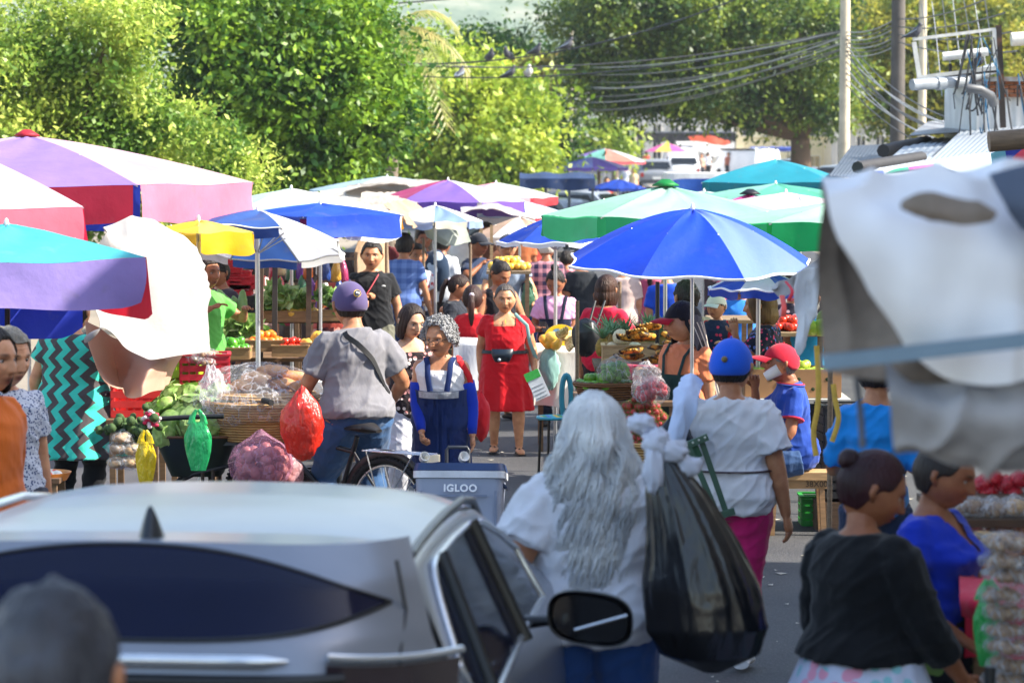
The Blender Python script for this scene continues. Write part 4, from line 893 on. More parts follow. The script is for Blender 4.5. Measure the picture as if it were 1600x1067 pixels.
umbrella(560, 292, 46, 1.2, .16, 6, 20, ['#efeae4', '#e0d8ce'], 'off white canopy under the dark tree', [('#d8d0c6', .1)])

# ------------------------------------------------------------------ awnings, tarpaulins and cloths
def drape(name, net, label, mat, cat='awning', group=None, nu=40, nv=40, amp=.02, fr=3, seed=0, stretch=(1, 1, .3), parent=None, th=.004, dY=0):
    """net[i][j] = (px,py,Y) control points, smoothly joined"""
    A = np.array([[tuple(P(c[0], c[1], c[2]+dY)) for c in row] for row in net]); A = catmull(catmull(A, nu, 0), nv, 1)
    du = np.gradient(A, axis=0); dv = np.gradient(A, axis=1); N = np.cross(du, dv); N /= np.linalg.norm(N, axis=-1, keepdims=True)+1e-9
    f = fbm(A*fr*np.array(stretch)+seed, seed, 3); f2 = 1-np.abs(vnoise(A*fr*1.5*np.array(stretch)+seed*2, seed+4)); A = A+N*((f*.7+f2**3*.6)*amp)[..., None]
    c = A.reshape(-1, 3).mean(0); A = A-c; mb = MB(); mb.grid(A); mb.grid(A[::-1]-N[::-1]*th); o = mb.build(name, mat, parent, 'all', tuple(c))
    if label: tag(o, label, cat, group)
    return o
wc = canopy('#b0acaa', .2, .06)
drape('hanging_cloth', [[(150, 360, 21), (190, 350, 21.3), (240, 362, 21.6), (275, 372, 22)], [(150, 430, 20.8), (195, 420, 21), (250, 410, 21.2), (292, 415, 21.8)], [(140, 500, 20.6), (190, 500, 20.8), (240, 490, 21), (292, 480, 21.6)], [(140, 522, 20.6), (180, 545, 20.6), (240, 560, 20.8), (290, 555, 21.4)]], 'big sunlit white cloth hanging from the left umbrellas', wc, 'cloth', amp=.22, fr=1.7, seed=3, stretch=(1, 1, .4), dY=-1.5)
drape('hanging_cloth', [[(134, 500, 21), (170, 520, 21.2), (230, 545, 21.4), (286, 545, 21.6)], [(145, 560, 20.8), (180, 575, 21.4), (235, 570, 21.0), (280, 555, 21.5)], [(158, 590, 20.7), (185, 605, 21.2), (225, 600, 20.9), (272, 575, 21.4)], [(178, 612, 20.8), (195, 622, 21.0), (225, 618, 20.9), (262, 600, 21.3)]], 'peach lining cloth sagging below the white cloth', canopy('#ecc4ae', .4, .05), 'cloth', amp=.09, fr=2.2, seed=5, dY=-1.55)
tan = canopy('#d9b896', .3); tan2 = canopy('#e9dccb', .35)
drape('awning', [[(560, 345, 32), (600, 330, 33), (650, 322, 35)], [(565, 300, 38), (610, 300, 39), (655, 305, 40)]], 'cream awning sloping up behind the blue flap', tan2, 'awning', 'old cloth awnings', amp=.05)
drape('awning', [[(600, 318, 31), (625, 335, 31), (650, 355, 32)], [(640, 310, 36), (660, 325, 36), (675, 345, 36)]], 'tan canvas awning folded over its frame', tan, 'awning', 'old cloth awnings', amp=.06)
drape('awning', [[(560, 372, 29), (580, 366, 30), (605, 372, 31)], [(552, 400, 29), (580, 410, 30), (606, 420, 31)], [(555, 450, 29), (585, 470, 30), (605, 480, 31)]], 'hanging tan cloth behind the man in black', tan, 'cloth', None, amp=.05)
drape('awning', [[(655, 332, 34), (690, 328, 34), (722, 335, 34)], [(660, 350, 33.6), (692, 362, 33.4), (726, 352, 33.6)], [(668, 372, 33.4), (700, 385, 33.2), (735, 378, 33.6)]], 'grey green awning drooping above the backpack man', canopy('#aab3a8', .3), 'awning', 'old cloth awnings', amp=.05)
drape('awning', [[(540, 298, 45), (620, 288, 45), (700, 296, 46)], [(545, 285, 52), (620, 280, 52), (700, 284, 52)]], 'long dusty awning under the dark tree', canopy('#d6cdc4', .3), 'awning', 'old cloth awnings', amp=.06)
drape('awning', [[(720, 330, 36), (770, 322, 36), (835, 345, 36)], [(720, 305, 44), (780, 296, 44), (838, 318, 44)]], 'sagging white awning right of the pale blue umbrella', canopy('#efe6e4', .35), 'awning', 'old cloth awnings', amp=.06)
# blurred grey tarpaulin hanging at the right, near the camera, with its steel bar
YT = 6.3
drape('tarpaulin', [[(1281, 290, YT), (1390, 283, YT+.1), (1480, 280, YT+.2), (1660, 262, YT+.3)], [(1281, 395, YT), (1330, 390, YT+.05), (1470, 400, YT+.1), (1660, 420, YT+.1)], [(1284, 510, YT), (1340, 520, YT), (1470, 530, YT-.05), (1660, 520, YT)], [(1288, 580, YT), (1350, 590, YT-.0), (1480, 592, YT-.05), (1660, 580, YT)]], 'dirty grey tarpaulin panel on the stall front nearest the camera', plain('#857a70', .85, scale=5, bump=.6, var=.35), 'tarpaulin', 'tarpaulins of the near right stall', amp=.05, fr=7, seed=2, stretch=(1, 1, .25))
drape('tarpaulin', [[(1281, 288, YT-.06), (1400, 278, YT-.02), (1530, 270, YT+.1), (1680, 250, YT+.2)], [(1300, 340, YT-.12), (1420, 360, YT-.16), (1560, 380, YT-.1), (1680, 390, YT)], [(1360, 440, YT-.12), (1450, 470, YT-.18), (1570, 480, YT-.12), (1680, 490, YT)], [(1415, 545, YT-.1), (1480, 590, YT-.14), (1570, 600, YT-.14), (1680, 560, YT-.05)]], 'pale bluish white plastic sheet thrown over the near stall', plain('#f0f2f8', .55, scale=2.0, bump=.3, var=.10), 'tarpaulin', 'tarpaulins of the near right stall', amp=.045, fr=5, seed=8, nu=70, nv=70)
drape('tarpaulin', [[(1380, 560, YT-.02), (1450, 590, YT-.04), (1540, 600, YT-.04), (1690, 580, YT)], [(1390, 620, YT-.1), (1460, 640, YT-.12), (1560, 650, YT-.12), (1690, 640, YT-.1)], [(1402, 690, YT-.02), (1470, 700, YT-.06), (1570, 710, YT-.06), (1690, 700, YT)], [(1425, 712, YT), (1490, 728, YT), (1580, 735, YT), (1690, 728, YT)]], 'grey canvas skirt drooping over the blue bloused woman', plain('#a8a8ac', .9, scale=3, bump=.5, var=.2), 'tarpaulin', 'tarpaulins of the near right stall', amp=.055, fr=7, seed=4, nu=70, nv=70)
drape('tarpaulin', [[(1545, 275, YT-.1), (1600, 262, YT-.1), (1690, 250, YT)], [(1570, 320, YT-.14), (1620, 320, YT-.14), (1690, 320, YT-.05)], [(1602, 350, YT-.1), (1640, 370, YT-.12), (1690, 380, YT-.05)]], 'dark slate sheet corner on top of the white plastic sheet', plain('#4f5b70', .7, scale=5), 'tarpaulin', 'tarpaulins of the near right stall', amp=.02, fr=4)
o_ = drape('patch', [[(1412, 312, YT-.215), (1450, 300, YT-.24), (1530, 318, YT-.22)], [(1408, 325, YT-.22), (1470, 332, YT-.25), (1556, 332, YT-.22)], [(1430, 338, YT-.22), (1500, 352, YT-.24), (1548, 346, YT-.22)]], None, plain('#857a70', .9, scale=8), nu=24, nv=24, amp=.01, fr=9); o_.name = 'grey_patch'; tag(o_, 'ragged brown grey rag lying on the pale plastic sheet', 'rag')
c = P(1440, 552, YT-.25); mb = MB(); mb.bar(P(1286, 566, YT-.2)-c, P(1680, 522, YT-.32)-c, .046, .03); tag(mb.build('steel_bar', metal('#6f8aa6', .35), None, False, c), 'straight blue grey steel bar across the near tarpaulin', 'bar')
c = P(1500, 420, YT-.3); mb = MB(); mb.ball((0, .12, 0), (.001, .001, .001)) if False else None
# ragged white plastic and yellow straps hanging between the umbrella and the tarpaulin
rag = canopy('#eef0f4', .4, .05)
drape('plastic_rag', [[(1245, 425, 14), (1262, 418, 14), (1285, 415, 14)], [(1240, 460, 14), (1258, 462, 14.05), (1282, 450, 14)], [(1246, 500, 14), (1258, 505, 14), (1276, 480, 14)], [(1241, 545, 14), (1249, 556, 14), (1258, 520, 14)]], 'torn white plastic streamer left of the grey tarpaulin', rag, 'plastic sheet', None, 30, 20, .035, 12, 3, (1, 1, .5))
drape('plastic_rag', [[(1205, 452, 14.3), (1215, 440, 14.3), (1240, 432, 14.3), (1282, 400, 14.2)], [(1222, 470, 14.3), (1228, 462, 14.3), (1246, 455, 14.3), (1282, 440, 14.2)]], 'bunched grey white plastic tied above the streamer', canopy('#cfcdd0', .3, .1), 'plastic sheet', None, 24, 24, .05, 14, 5, (1, 1, 1))
def ribbon(pts, w_, mat, label, name='strap', cat='strap', group=None, flat=.25):
    q = [P(*p) for p in pts]; c = sum(q, Vector())/len(q); A = catmull(np.array([tuple(v-c) for v in q]), 26, 0); mb = MB(); mb.tube(A.tolist(), w_, 8, flat); return tag(mb.build(name, mat, None, True, c), label, cat, group)
ribbon([(1276, 540, 14), (1279, 600, 14), (1277, 640, 14), (1271, 675, 14), (1275, 712, 14)], .013, plain('#d9b04a', .7, scale=20), 'left yellow strap hanging beside the seated man', group='yellow straps')
ribbon([(1302, 600, 13.6), (1305, 625, 13.6), (1310, 655, 13.6), (1300, 690, 13.6)], .012, plain('#d9b04a', .7, scale=20), 'short frayed yellow strap right of the long one', group='yellow straps')
ribbon([(1228, 440, 14.1), (1238, 455, 14), (1233, 470, 14), (1250, 462, 14.1)], .008, plain('#d83040', .6), 'red cord tied round the bunched plastic', 'cord', 'cord')
ribbon([(1222, 462, 14.1), (1225, 480, 14), (1224, 495, 14)], .012, plain('#ef5a50', .6), 'pale red ribbon hanging by the plastic rag', 'ribbon', 'ribbon')
ribbon([(1338, 590, 6.5), (1344, 640, 6.5), (1348, 700, 6.5)], .007, plain('#6a6f78', .7), 'grey cord dangling from the tarpaulin in front of the blue shirt', 'cord', 'cord')
# cloths on the roofs at the right
ribbon([(1385, 275, 30), (1400, 268, 30), (1430, 264, 30), (1462, 261, 30)], .05, cloth('#e0379a', 'stripes', '#2e9c78', 2.0), 'rolled pink and green cloth lying on the tin roof', 'rolled_cloth', 'cloth', flat=.5)
ribbon([(1345, 280, 29), (1360, 274, 29), (1380, 272, 29)], .05, cloth('#2354c8'), 'crumpled blue cloth left of the pink roll', 'rolled_cloth', 'cloth', flat=.6)
drape('cloth_flap', [[(1548, 240, 20), (1570, 232, 20)], [(1552, 270, 20), (1575, 262, 20)]], 'pale turquoise cloth flap at the right edge', canopy('#7cc6dc'), 'cloth', 'cloth flaps at the right edge', 14, 14, .02, 6)
drape('cloth_flap', [[(1568, 232, 20.2), (1600, 225, 20.2)], [(1572, 265, 20.2), (1602, 258, 20.2)]], 'royal blue cloth flap at the right edge', canopy('#2a3fb0'), 'cloth', 'cloth flaps at the right edge', 14, 14, .02, 6, 2)
drape('cloth_flap', [[(1582, 246, 19.8), (1606, 226, 19.8)], [(1588, 275, 19.8), (1612, 268, 19.8)]], 'pink and lilac cloth flap at the right edge', canopy('#ef5f7c'), 'cloth', 'cloth flaps at the right edge', 14, 14, .02, 6, 4)
c = P(1590, 215, 16); mb = MB(); mb.tube([P(1545, 222, 16)-c, P(1660, 212, 16)-c], .055, 12); tag(mb.build('wooden_beam', wood('#8a7560'), None, True, c), 'thick blurred wooden beam end at the right edge', 'beam')
# far stall tents
def tent(px0, px1, pyt, Y, col, label, drop=.5, depth=2.2, posts=4, pc='#3d434b', group='far stall tents'):
    x0, x1 = GX(px0, Y), GX(px1, Y); z = P(0, pyt, Y).z; root = thing('stall_tent', label, 'tent', ((x0+x1)/2, Y+depth/2, 0), 0, group); w_ = x1-x0
    mb = MB(); A = [[(x, y, z+.12*(1-abs(y)/(depth/2))-.04*math.sin((x+w_)*5)**2) for y in np.linspace(-depth/2, depth/2, 7)] for x in np.linspace(-w_/2, w_/2, 24)]; mb.grid(A); mb.build('canopy', canopy(col, .2), root, 'all')
    mb = MB(); mb.grid([[(x, -depth/2-.01+.03*math.sin(x*9), z-drop*j/5*(1+.12*math.sin(x*6))) for j in range(6)] for x in np.linspace(-w_/2, w_/2, 40)]); mb.build('valance', canopy(col, .2), root, 'all')
    for sx in np.linspace(-w_/2+.05, w_/2-.05, posts):
        q = MB(); q.bar((sx, -depth/2+.06, 0), (sx, -depth/2+.06, z-.02), .05); q.build('post', plain(pc, .6), root)
    q = MB(); q.box((0, .2, .45), (w_*.9, depth*.5, .08)); q.build('counter', plain('#55504c', .8), root); return root
tent(812, 930, 279, 60, '#27406e', 'navy tent with dark tables left of the far pole', .22, 2.5)
tent(948, 1008, 214, 196, '#f0dcd8', 'pale pink and white stall tent at the street end', .35, 3)
tent(995, 1150, 208, 196, '#2c2a30', 'black tarpaulin stall under orange and white drapes', .6, 4)
tent(1175, 1260, 232, 192, '#2f4fb4', 'blue roofed shelter in front of the barred fence', .2, 3)
drape('draped_sheet', [[(1055, 222, 191), (1085, 222, 191), (1125, 228, 191), (1148, 225, 191)], [(1062, 232, 190), (1090, 236, 190), (1118, 246, 190), (1145, 236, 190)]], 'white sheet swagged across the black far stall', canopy('#efece9'), 'sheet', None, 20, 20, .1, 1)
drape('draped_sheet', [[(1075, 214, 192), (1105, 212, 192), (1140, 222, 192)], [(1085, 226, 191.5), (1110, 228, 191.5), (1140, 232, 191.5)]], 'orange red sheet swagged above the white one', canopy('#e2603c'), 'sheet', None, 20, 20, .1, 1)
# unseen blocks added beyond the right edge; they shade the street, gaps leave sun streaks
mb = MB(); mb.box((0, -1.3, 3.9), (5, 12.4, 7.8)); mb.box((0, 5.85, 3.9), (5, 1.1, 7.8)); mb.box((0, 7.05, 3.9), (5, .5, 7.8)); mb.box((0, 8.2, 3.9), (5, .6, 7.8)); mb.box((0, 9.3, 3.9), (5, .6, 7.8)); mb.box((0, 7.3, 1.1), (4.9, 4.8, 2.2)); o = mb.build('shade_blocks', plain('#b9aa96', .9, scale=.5), None, True, (6.9, 8.2, 0)); tag(o, 'unseen plain blocks added at right to shade the near street', 'building')
# ------------------------------------------------------------------ silver SUV in the foreground
paint = NT('car paint'); paint.base((.50, .53, .60), .34, Metallic=.45); paint.b.inputs['Coat Weight'].default_value = .5; paint.b.inputs['Coat Roughness'].default_value = .16
f_ = paint.noise(3, 4); paint.base(paint.mix(f_, (.17, .185, .22), (.27, .29, .34)))
paint = paint.m; glass_d = plain('#050c2a', .08, bump=0, var=.05, spec=.22); chrome = metal('#e6eaf0', .16); black = plain('#0e0f12', .35, bump=0)
CY = 7.42; CA = -4.6
car = thing('parked_car', 'silver estate car with a shark fin aerial, nearest the camera', 'car', (-1.03, CY, -.03), CA)
zz = np.array([.28, .6, .9, 1.08, 1.25, 1.37, 1.50, 1.585]); WW = np.array([.90, .94, .94, .90, .84, .79, .74, .70]); RR = np.array([.05, -.06, -.03, .0, .02, .055, .19, .33])
Wz = lambda z: np.interp(z, zz, WW); Rz = lambda z: np.interp(z, zz, RR)
def tail(x, z): return Rz(z)+.36*(abs(x)/Wz(z))**5
mb = MB(); n = 61; A = []
for z in np.concatenate([np.linspace(.28, 1.37, 16), np.linspace(1.39, 1.585, 14)]):
    W_ = Wz(z); A.append([(x*W_, tail(x*W_, z), z+(0 if z < 1.2 else (.028*(1-x*x)*(z-1.2)/.38))) for x in np.sin(np.linspace(-PI/2, PI/2, n))])
mb.grid(A)
ST = [(.69, 1.588, 1.03), (.9, 1.595, 1.03), (1.2, 1.597, 1.035), (1.6, 1.592, 1.04), (2.1, 1.572, 1.05), (2.45, 1.53, 1.055), (2.75, 1.43, 1.06), (3.1, 1.27, 1.06), (3.45, 1.12, 1.06), (3.9, 1.08, 1.02), (4.3, .98, .93), (4.5, .78, .76), (4.55, .5, .5)]
def prof(y):
    yy = [s[0] for s in ST]; zr = np.interp(y, yy, [s[1] for s in ST]); zb = np.interp(y, yy, [s[2] for s in ST]); zb = min(zb, zr-.01); t = np.clip((zr-zb)/.5, 0, 1)
    gz = zr-.085*t-.0; xs_ = .70*t+.86*(1-t)
    nose = 1-.18*np.clip((y-4.0)/.55, 0, 1)**2
    pts = [(0, zr), (.25, zr-.004), (.45, zr-.016), (.58, zr-.034*t-.004), (.66*t+.8*(1-t), zr-.058*t-.01), (xs_, gz), (xs_+.012, gz-.03*t), (.90, zb), (.935, zb-.10*1), (.95, .72), (.94, .45), (.90, .28)]
    return [(a*nose, max(b, .28)) for a, b in pts]
A = []; ys_ = np.concatenate([[.33, .45, .57], np.linspace(.69, 4.55, 60)])
for y in ys_:
    p_ = prof(max(y, .69)); zr0 = 1.585
    if y < .69:
        dz = np.interp(y, [.33, .69], [0, 0]); W_ = [(min(a, .70), b) for a, b in p_[:6]]; p_ = [(a, 1.585+.028*(1-(a/.7)**2)-.004 if True else b) for a, b in W_]+[(.70, 1.56)]*6
    row = [(-a, y, b) for a, b in p_[::-1][:-1]]+[(a, y, b) for a, b in p_]; A.append(row)
A = np.array(A)
A[0:3, :, 1] = A[0:3, :, 1]
mb.grid(A[3:]); roofr = []
for y in (.335, .42, .52, .60, .69):
    t = (y-.335)/(.69-.335); roofr.append([(x, y+(.36*(abs(x)/.70)**5)*(1-t), 1.585+.028*(1-(x/.70)**2)*1-.022*t*(1-(x/.70)**2)-.030*(abs(x)/.7)**6*t) for x in np.sin(np.linspace(-PI/2, PI/2, 41))*.70])
mb.grid(roofr); mb.build('body', paint, car, 'all')
# rear window: pointed lens shape
A = []
for x in np.linspace(-.69, .69, 61):
    u = abs(x)/.69; zu = 1.578-.125*u**2.4; zl = 1.385+.068*u**3.5; A.append([(x, tail(x, z)-.006, z+.028*(1-(x/.79)**2)*(z-1.2)/.38) for z in np.linspace(zl, zu, 12)])
mb = MB(); mb.grid(np.array(A)[::-1]); rw = mb.build('rear_window', glass_d, car, 'all')
mb = MB(); mb.tube([a[0] for a in A]+[a[-1] for a in A[::-1]], .006, 6); mb.build('rubber_seal', black, rw)
def onT(x, z, o=.01): return (x, tail(x, z)-o, z+(.028*(1-(x/.79)**2)*max(0, z-1.2)/.38))
mb = MB(); mb.tube([onT(x, 1.345, .022) for x in np.linspace(-.47, .47, 15)], [.004]+[.017]*13+[.004], 10); mb.build('garnish_strip', chrome, car)
mb = MB(); mb.tube([onT(x, 1.295, .006) for x in np.linspace(-.60, .60, 15)], .018, 10); mb.build('tailgate_handle', black, car)
mb = MB(); mb.box((0, -.03, 1.0), (.42, .02, .13)); mb.build('number_plate', plain('#d8dadd', .5), car)
for sg in (-1, 1):
    mb = MB(); A = []
    for x in np.linspace(.56, .86, 14): A.append([(sg*x, tail(x, z)-.012, z) for z in np.linspace(1.18+.08*(x-.56), 1.335-.12*max(0, (x-.56)-.0), 6)])
    A = np.array(A) if sg == -1 else np.array(A)[::-1]; mb.grid(A); tl = mb.build('tail_light', plain('#2c2228', .12, bump=0), car, 'all'); mb = MB(); mb.tube([onT(sg*x, 1.35-.12*(x-.56), .018) for x in np.linspace(.56, .86, 8)], .012, 8); mb.build('chrome_edge', chrome, tl)
    mb = MB(); mb.tube([onT(sg*.725, z, -.002) for z in np.linspace(.7, 1.43, 10)]+[(sg*.70, .40, 1.56)], .005, 6); mb.build('panel_gap', black, car)
    # side glass
    def sideP(y, f, o=.006):
        p_ = prof(y); a, b = p_[6], p_[7]; x = a[0]+(b[0]-a[0])*f; z = a[1]+(b[1]-a[1])*f; return (sg*(x+o), y, z)
    mb = MB(); A = []
    for y in np.linspace(.78, 3.02, 40):
        f0 = .04+max(0, (1.05-y)/.27)**2*.55; A.append([sideP(y, f) for f in np.linspace(min(f0, .9), .93 if y > .95 else .93-.30*((.95-y)/.17)**2, 8)])
    A = np.array(A); B = A if sg == 1 else A[::-1]; mb.grid(B); sw = mb.build('side_window', glass_d, car, 'all')
    mb = MB(); mb.tube([a[0] for a in A]+[a[-1] for a in A[::-1]]+[A[0][0]], .013, 8); mb.build('chrome_trim', chrome, sw)
    for y in (1.18, 2.12):
        mb = MB(); mb.tube([sideP(y-.10*f*(1 if y < 1.5 else 0), f, .012) for f in np.linspace(.02, .96, 6)], .028, 8, .35); mb.build('window_pillar', black, sw)
    mb = MB(); mb.tube([(sg*.705, y, z) for y, z in [(s[0], s[1]-.055) for s in ST[:7]]], .014, 8); mb.build('roof_rail', black if sg == 1 else chrome, car)
    # door mirror
    mx, my, mz = sg*1.10, 2.36, 1.11
    q = MB(); th_ = np.linspace(0, 2*PI, 33)[:-1]
    se = lambda a, rx, rz: (rx*abs(math.cos(a))**.7*(1 if math.cos(a) > 0 else -1), rz*abs(math.sin(a))**.75*(1 if math.sin(a) > 0 else -1))
    rows = []
    for k, (yy, s_) in enumerate(((-.045, .97), (-.05, 1.03), (0, 1.02), (.05, .9), (.09, .6), (.10, .1))):
        rows.append([(mx+se(a, .135*s_, .085*s_)[0], my+yy, mz+se(a, .135*s_, .085*s_)[1]-.015*(se(a, 1, 1)[0]*sg)) for a in th_])
    q.grid(rows, 0, cv=True); dm = q.build('door_mirror', black, car)
    q = MB(); q.add([(mx+se(a, .12, .072)[0], my-.042, mz+se(a, .12, .072)[1]-.015*(se(a, 1, 1)[0]*sg)) for a in th_], [tuple(range(32))]); q.build('mirror_glass', plain('#0b0e16', .06, bump=0), dm, False)
    q = MB(); q.tube([(mx-.05*sg, my-.05, mz-.035), (mx+.12*sg, my-.052, mz+.015)], .006, 6); q.build('indicator_strip', chrome, dm)
    q = MB(); q.tube([(sg*.88, my+.06, 1.08), (sg*.96, my+.04, 1.09), (mx-.06*sg, my+.01, mz-.04)], [.04, .03, .03], 10, .6); q.build('mirror_arm', black, dm)
    for y in (.85, 3.65):
        q = MB(); q.lathe([(.0, -.11), (.30, -.11), (.345, -.08), (.35, 0), (.345, .08), (.30, .11), (0, .11)], 32); V = np.concatenate(q.V)[:, [2, 0, 1]]+np.array([sg*.84, y, .35]); q2 = MB(); q2.add(V, q.F); wh = q2.build('wheel', plain('#16171a', .8, scale=10), car)
        q = MB(); q.lathe([(0, .115), (.05, .12), (.21, .10), (.23, .115), (.24, .112)], 24); V = np.concatenate(q.V)[:, [2, 0, 1]]*np.array([sg, 1, 1])+np.array([sg*.84, y, .35]); q2 = MB(); q2.add(V, q.F); q2.build('rim', chrome, wh)
    q = MB(); q.tube([(sg*.952, y, .74) for y in (1.25, 1.4)], .012, 8) ; q.tube([(sg*.955, y, .95) for y in (1.25, 1.32, 1.42)], .012, 8); q.build('door_handle', chrome, car)
mb = MB(); fin = [(0, 0, 0)]; A = []
for i in range(12):
    f = i/11; z = .085*f; L0 = -.045+.05*f**1.0; L1 = .09-.085*f**.8; wd = .030*(1-f)**.7+.003
    A.append([(wd*math.sin(a), (L0+L1)/2-(L1-L0)/2*math.cos(a), z) for a in np.arange(16)*2*PI/16])
V = np.array(A); mb.grid(V+np.array([.04, .46, 1.603]), 0, cv=True); mb.build('shark_fin_aerial', plain('#20262e', .3, bump=0), car, 'all')
ws = MB(); A = [];
for y in np.linspace(2.55, 3.40, 8):
    p_ = prof(y); A.append([(s_*a, y, b+.004) for s_, (a, b) in [(-1, p_[4]), (-1, p_[2]), (1, p_[0]), (1, p_[2]), (1, p_[4])]])
ws.grid(np.array(A)); ws.build('windscreen', glass_d, car, 'all')
for sg in (-1, 1):
    q = MB(); q.ball((sg*.62, 4.42, .78), (.18, .1, .07), 16); q.build('headlight', plain('#cfd6dd', .1), car)
# ------------------------------------------------------------------ goods, baskets, crates, stalls
def sc(Y): return FPX/Y
def mound(c, rx, ry, r, layers, jit=.15, sq=.82, seed=0):
    rg = random.Random(seed); out = []
    for k in range(layers):
        f = 1-k/max(1, layers)*.92; a, b = rx*f, ry*f; st = r*2*sq; j = 0; y = -b
        while y <= b+1e-6:
            x = -a+(j % 2)*st/2
            while x <= a:
                if (x/max(a, r))**2+(y/max(b, r))**2 <= 1.02: out.append(Vector((c[0]+x+rg.uniform(-jit, jit)*r, c[1]+y+rg.uniform(-jit, jit)*r, c[2]+r+k*r*1.45+rg.uniform(-jit, jit)*r*.6)))
                x += st
            y += st*.87; j += 1
    return out
def heap(make, pos, label, cat, group, sv=.15, front=True, hide=None):
    """copies of one fruit as single objects"""
    rg = random.Random(len(pos)); first = None; out = []
    for p in pos:
        if first is None: o = make(); first = o; tag(o, label, cat, group)
        else: o = copy_tree(first)
        o.location = p; o.rotation_euler = (rg.uniform(-.9, .9), rg.uniform(-.9, .9), rg.uniform(0, 6.28)); s_ = 1+rg.uniform(-sv, sv); o.scale = (s_,)*3; out.append(o)
    return out
def fruit(name, r, mat, sx=1, sz=1, stem=None, nz=.04, n=14, spikes=0, seed=0):
    def mk():
        mb = MB(); mb.ball((0, 0, 0), (r*sx, r, r*sz), n, 0, nz, seed, 2)
        if spikes:
            rg = random.Random(3)
            for k in range(spikes):
                z = 1-2*(k+.5)/spikes; a = k*2.4; q = Vector((math.sqrt(1-z*z)*math.cos(a), math.sqrt(1-z*z)*math.sin(a), z)); t = Vector((rg.uniform(-1, 1), rg.uniform(-1, 1), rg.uniform(-1, 1)))*.35; mb.tube([q*r*.95, (q+t*.3).normalized()*r*1.2, (q+t).normalized()*r*1.38], [r*.10, r*.06, r*.01], 4, 1, 1, False)
        if stem: mb.tube([(0, 0, r*sz*.9), (0, 0, r*sz*1.12)], r*.12, 5, 1, 1)
        return mb.build(name, [mat, plain(stem if isinstance(stem, str) else '#6a7a34', .7)], None, 'all')
    return mk
def rindmat(c1, c2, sc_=20, rough=.4, bump=.3):
    t = NT('rind'); f = t.noise(sc_, 4); oi = t.n('ObjectInfo'); a, b = hexc(c1), hexc(c2); cc = t.ramp(f, [(.35, a), (.65, b)]); t.base(t.mix(t.math('MULTIPLY', oi.outputs['Random'], .55), cc, tuple(x*y for x, y in zip(a, (.75, .55, .5)))), rough); t.bump(t.noise(sc_*3, 3), bump, .003); return t.m
LIME = rindmat('#4f8f1e', '#8fc23a'); MANG = rindmat('#7fa52a', '#b8c24a'); ORG = rindmat('#e07818', '#f29a2a', 30); TOM = rindmat('#c02a18', '#e0482a', 10, .25); CAB = rindmat('#7fa84a', '#b9d488', 14, .6, .9); MEL = rindmat('#c9c29a', '#e0dab8', 60, .6, .9); POT = rindmat('#9a7c54', '#c9aa7c', 25, .8); RAM = rindmat('#a01c28', '#d83440', 18, .5); ONI = rindmat('#c98a84', '#e0aaa0', 10, .35); NUT = rindmat('#8a6844', '#c2a070', 50, .8, .6); YEL = rindmat('#e0b030', '#f0d060', 8); PEP = rindmat('#3f8a2a', '#6fae3a', 6, .25)
def cabbage(r=.095, cols=('#6f9a3e', '#a9cc70')):
    mb = MB(); rg = random.Random(5); mb.ball((0, 0, 0), r*.86, 18, 0, .06, 2, 3)
    for k in range(11):
        a = k*2.4; el = -.9+1.9*((k*.618) % 1); d = Vector((math.cos(a)*math.cos(el), math.sin(a)*math.cos(el), math.sin(el))); u = d.cross(Vector((0, 0, 1))).normalized(); v = d.cross(u); A = []
        for i in range(9):
            row = []
            for j in range(9):
                x, y = (i/8-.5)*2, (j/8-.5)*2; rr = 1.02+.10*(x*x+y*y)+.03*math.sin(7*math.atan2(y, x)+k)*(x*x+y*y); q = (d+u*x*.75+v*y*.75).normalized()*r*rr*(.92+.02*k/3); row.append(tuple(q))
            A.append(row)
        A = np.array(A); mb.grid(A)
    return mb.build('cabbage', CAB, None, 'all')
def crate(name, w_, d, h, mat, label, loc, rz=0, slats=4, group=None, cat='crate', solid=False):
    root = thing(name, label, cat, loc, rz, group)
    def side(a, b, nm):
        a = Vector(a); b = Vector(b); mb = MB(); L = (b-a).length; dr = (b-a)/L
        for k in range(slats):
            z = h*(k+.5)/slats; mb.bar(a+Vector((0, 0, z)), b+Vector((0, 0, z)), .012, h/slats*(.98 if solid else .72)) if abs(dr.x) > .5 else mb.bar(a+Vector((0, 0, z)), b+Vector((0, 0, z)), .012, h/slats*(.98 if solid else .72))
        if not solid:
            for k in range(1, int(L/.06)): p = a+dr*(k*.06); mb.box(p+Vector((0, 0, h/2)), (.016, .016, h-.01))
        mb.build(nm, mat, root, False)
    x, y = w_/2, d/2
    # bars are laid so that their wide face is vertical
    for nm, a, b in (('side_panel', (-x, -y, 0), (x, -y, 0)), ('side_panel', (-x, y, 0), (x, y, 0)), ('end_panel', (-x, -y, 0), (-x, y, 0)), ('end_panel', (x, -y, 0), (x, y, 0))):
        mb = MB(); hor = a[1] == b[1]
        for k in range(slats):
            z = h*(k+.5)/slats; hh = h/slats*(.97 if solid else .70)
            mb.box(((a[0]+b[0])/2, (a[1]+b[1])/2, z), ((w_ if hor else .014), (.014 if hor else d-.03), hh))
        if not solid:
            L = w_ if hor else d
            for k in range(int(L/.05)+1):
                t = -L/2+.01+(L-.02)*k/int(L/.05); mb.box((t if hor else a[0], a[1] if hor else t, h/2), (.012, .010, h-.02) if hor else (.010, .012, h-.02))
        mb.build(nm, mat, root, False)
    mb = MB(); mb.box((0, 0, .008), (w_-.03, d-.03, .012)); mb.build('base', mat, root, False)
    if not solid or True:
        mb = MB()
        for a in (-1, 1): mb.box((0, a*(y), h+.006), (w_+.02, .03, .014)); mb.box((a*(x), 0, h+.004), (.03, d-.03, .012))
        mb.build('rim', mat, root, False)
    return root
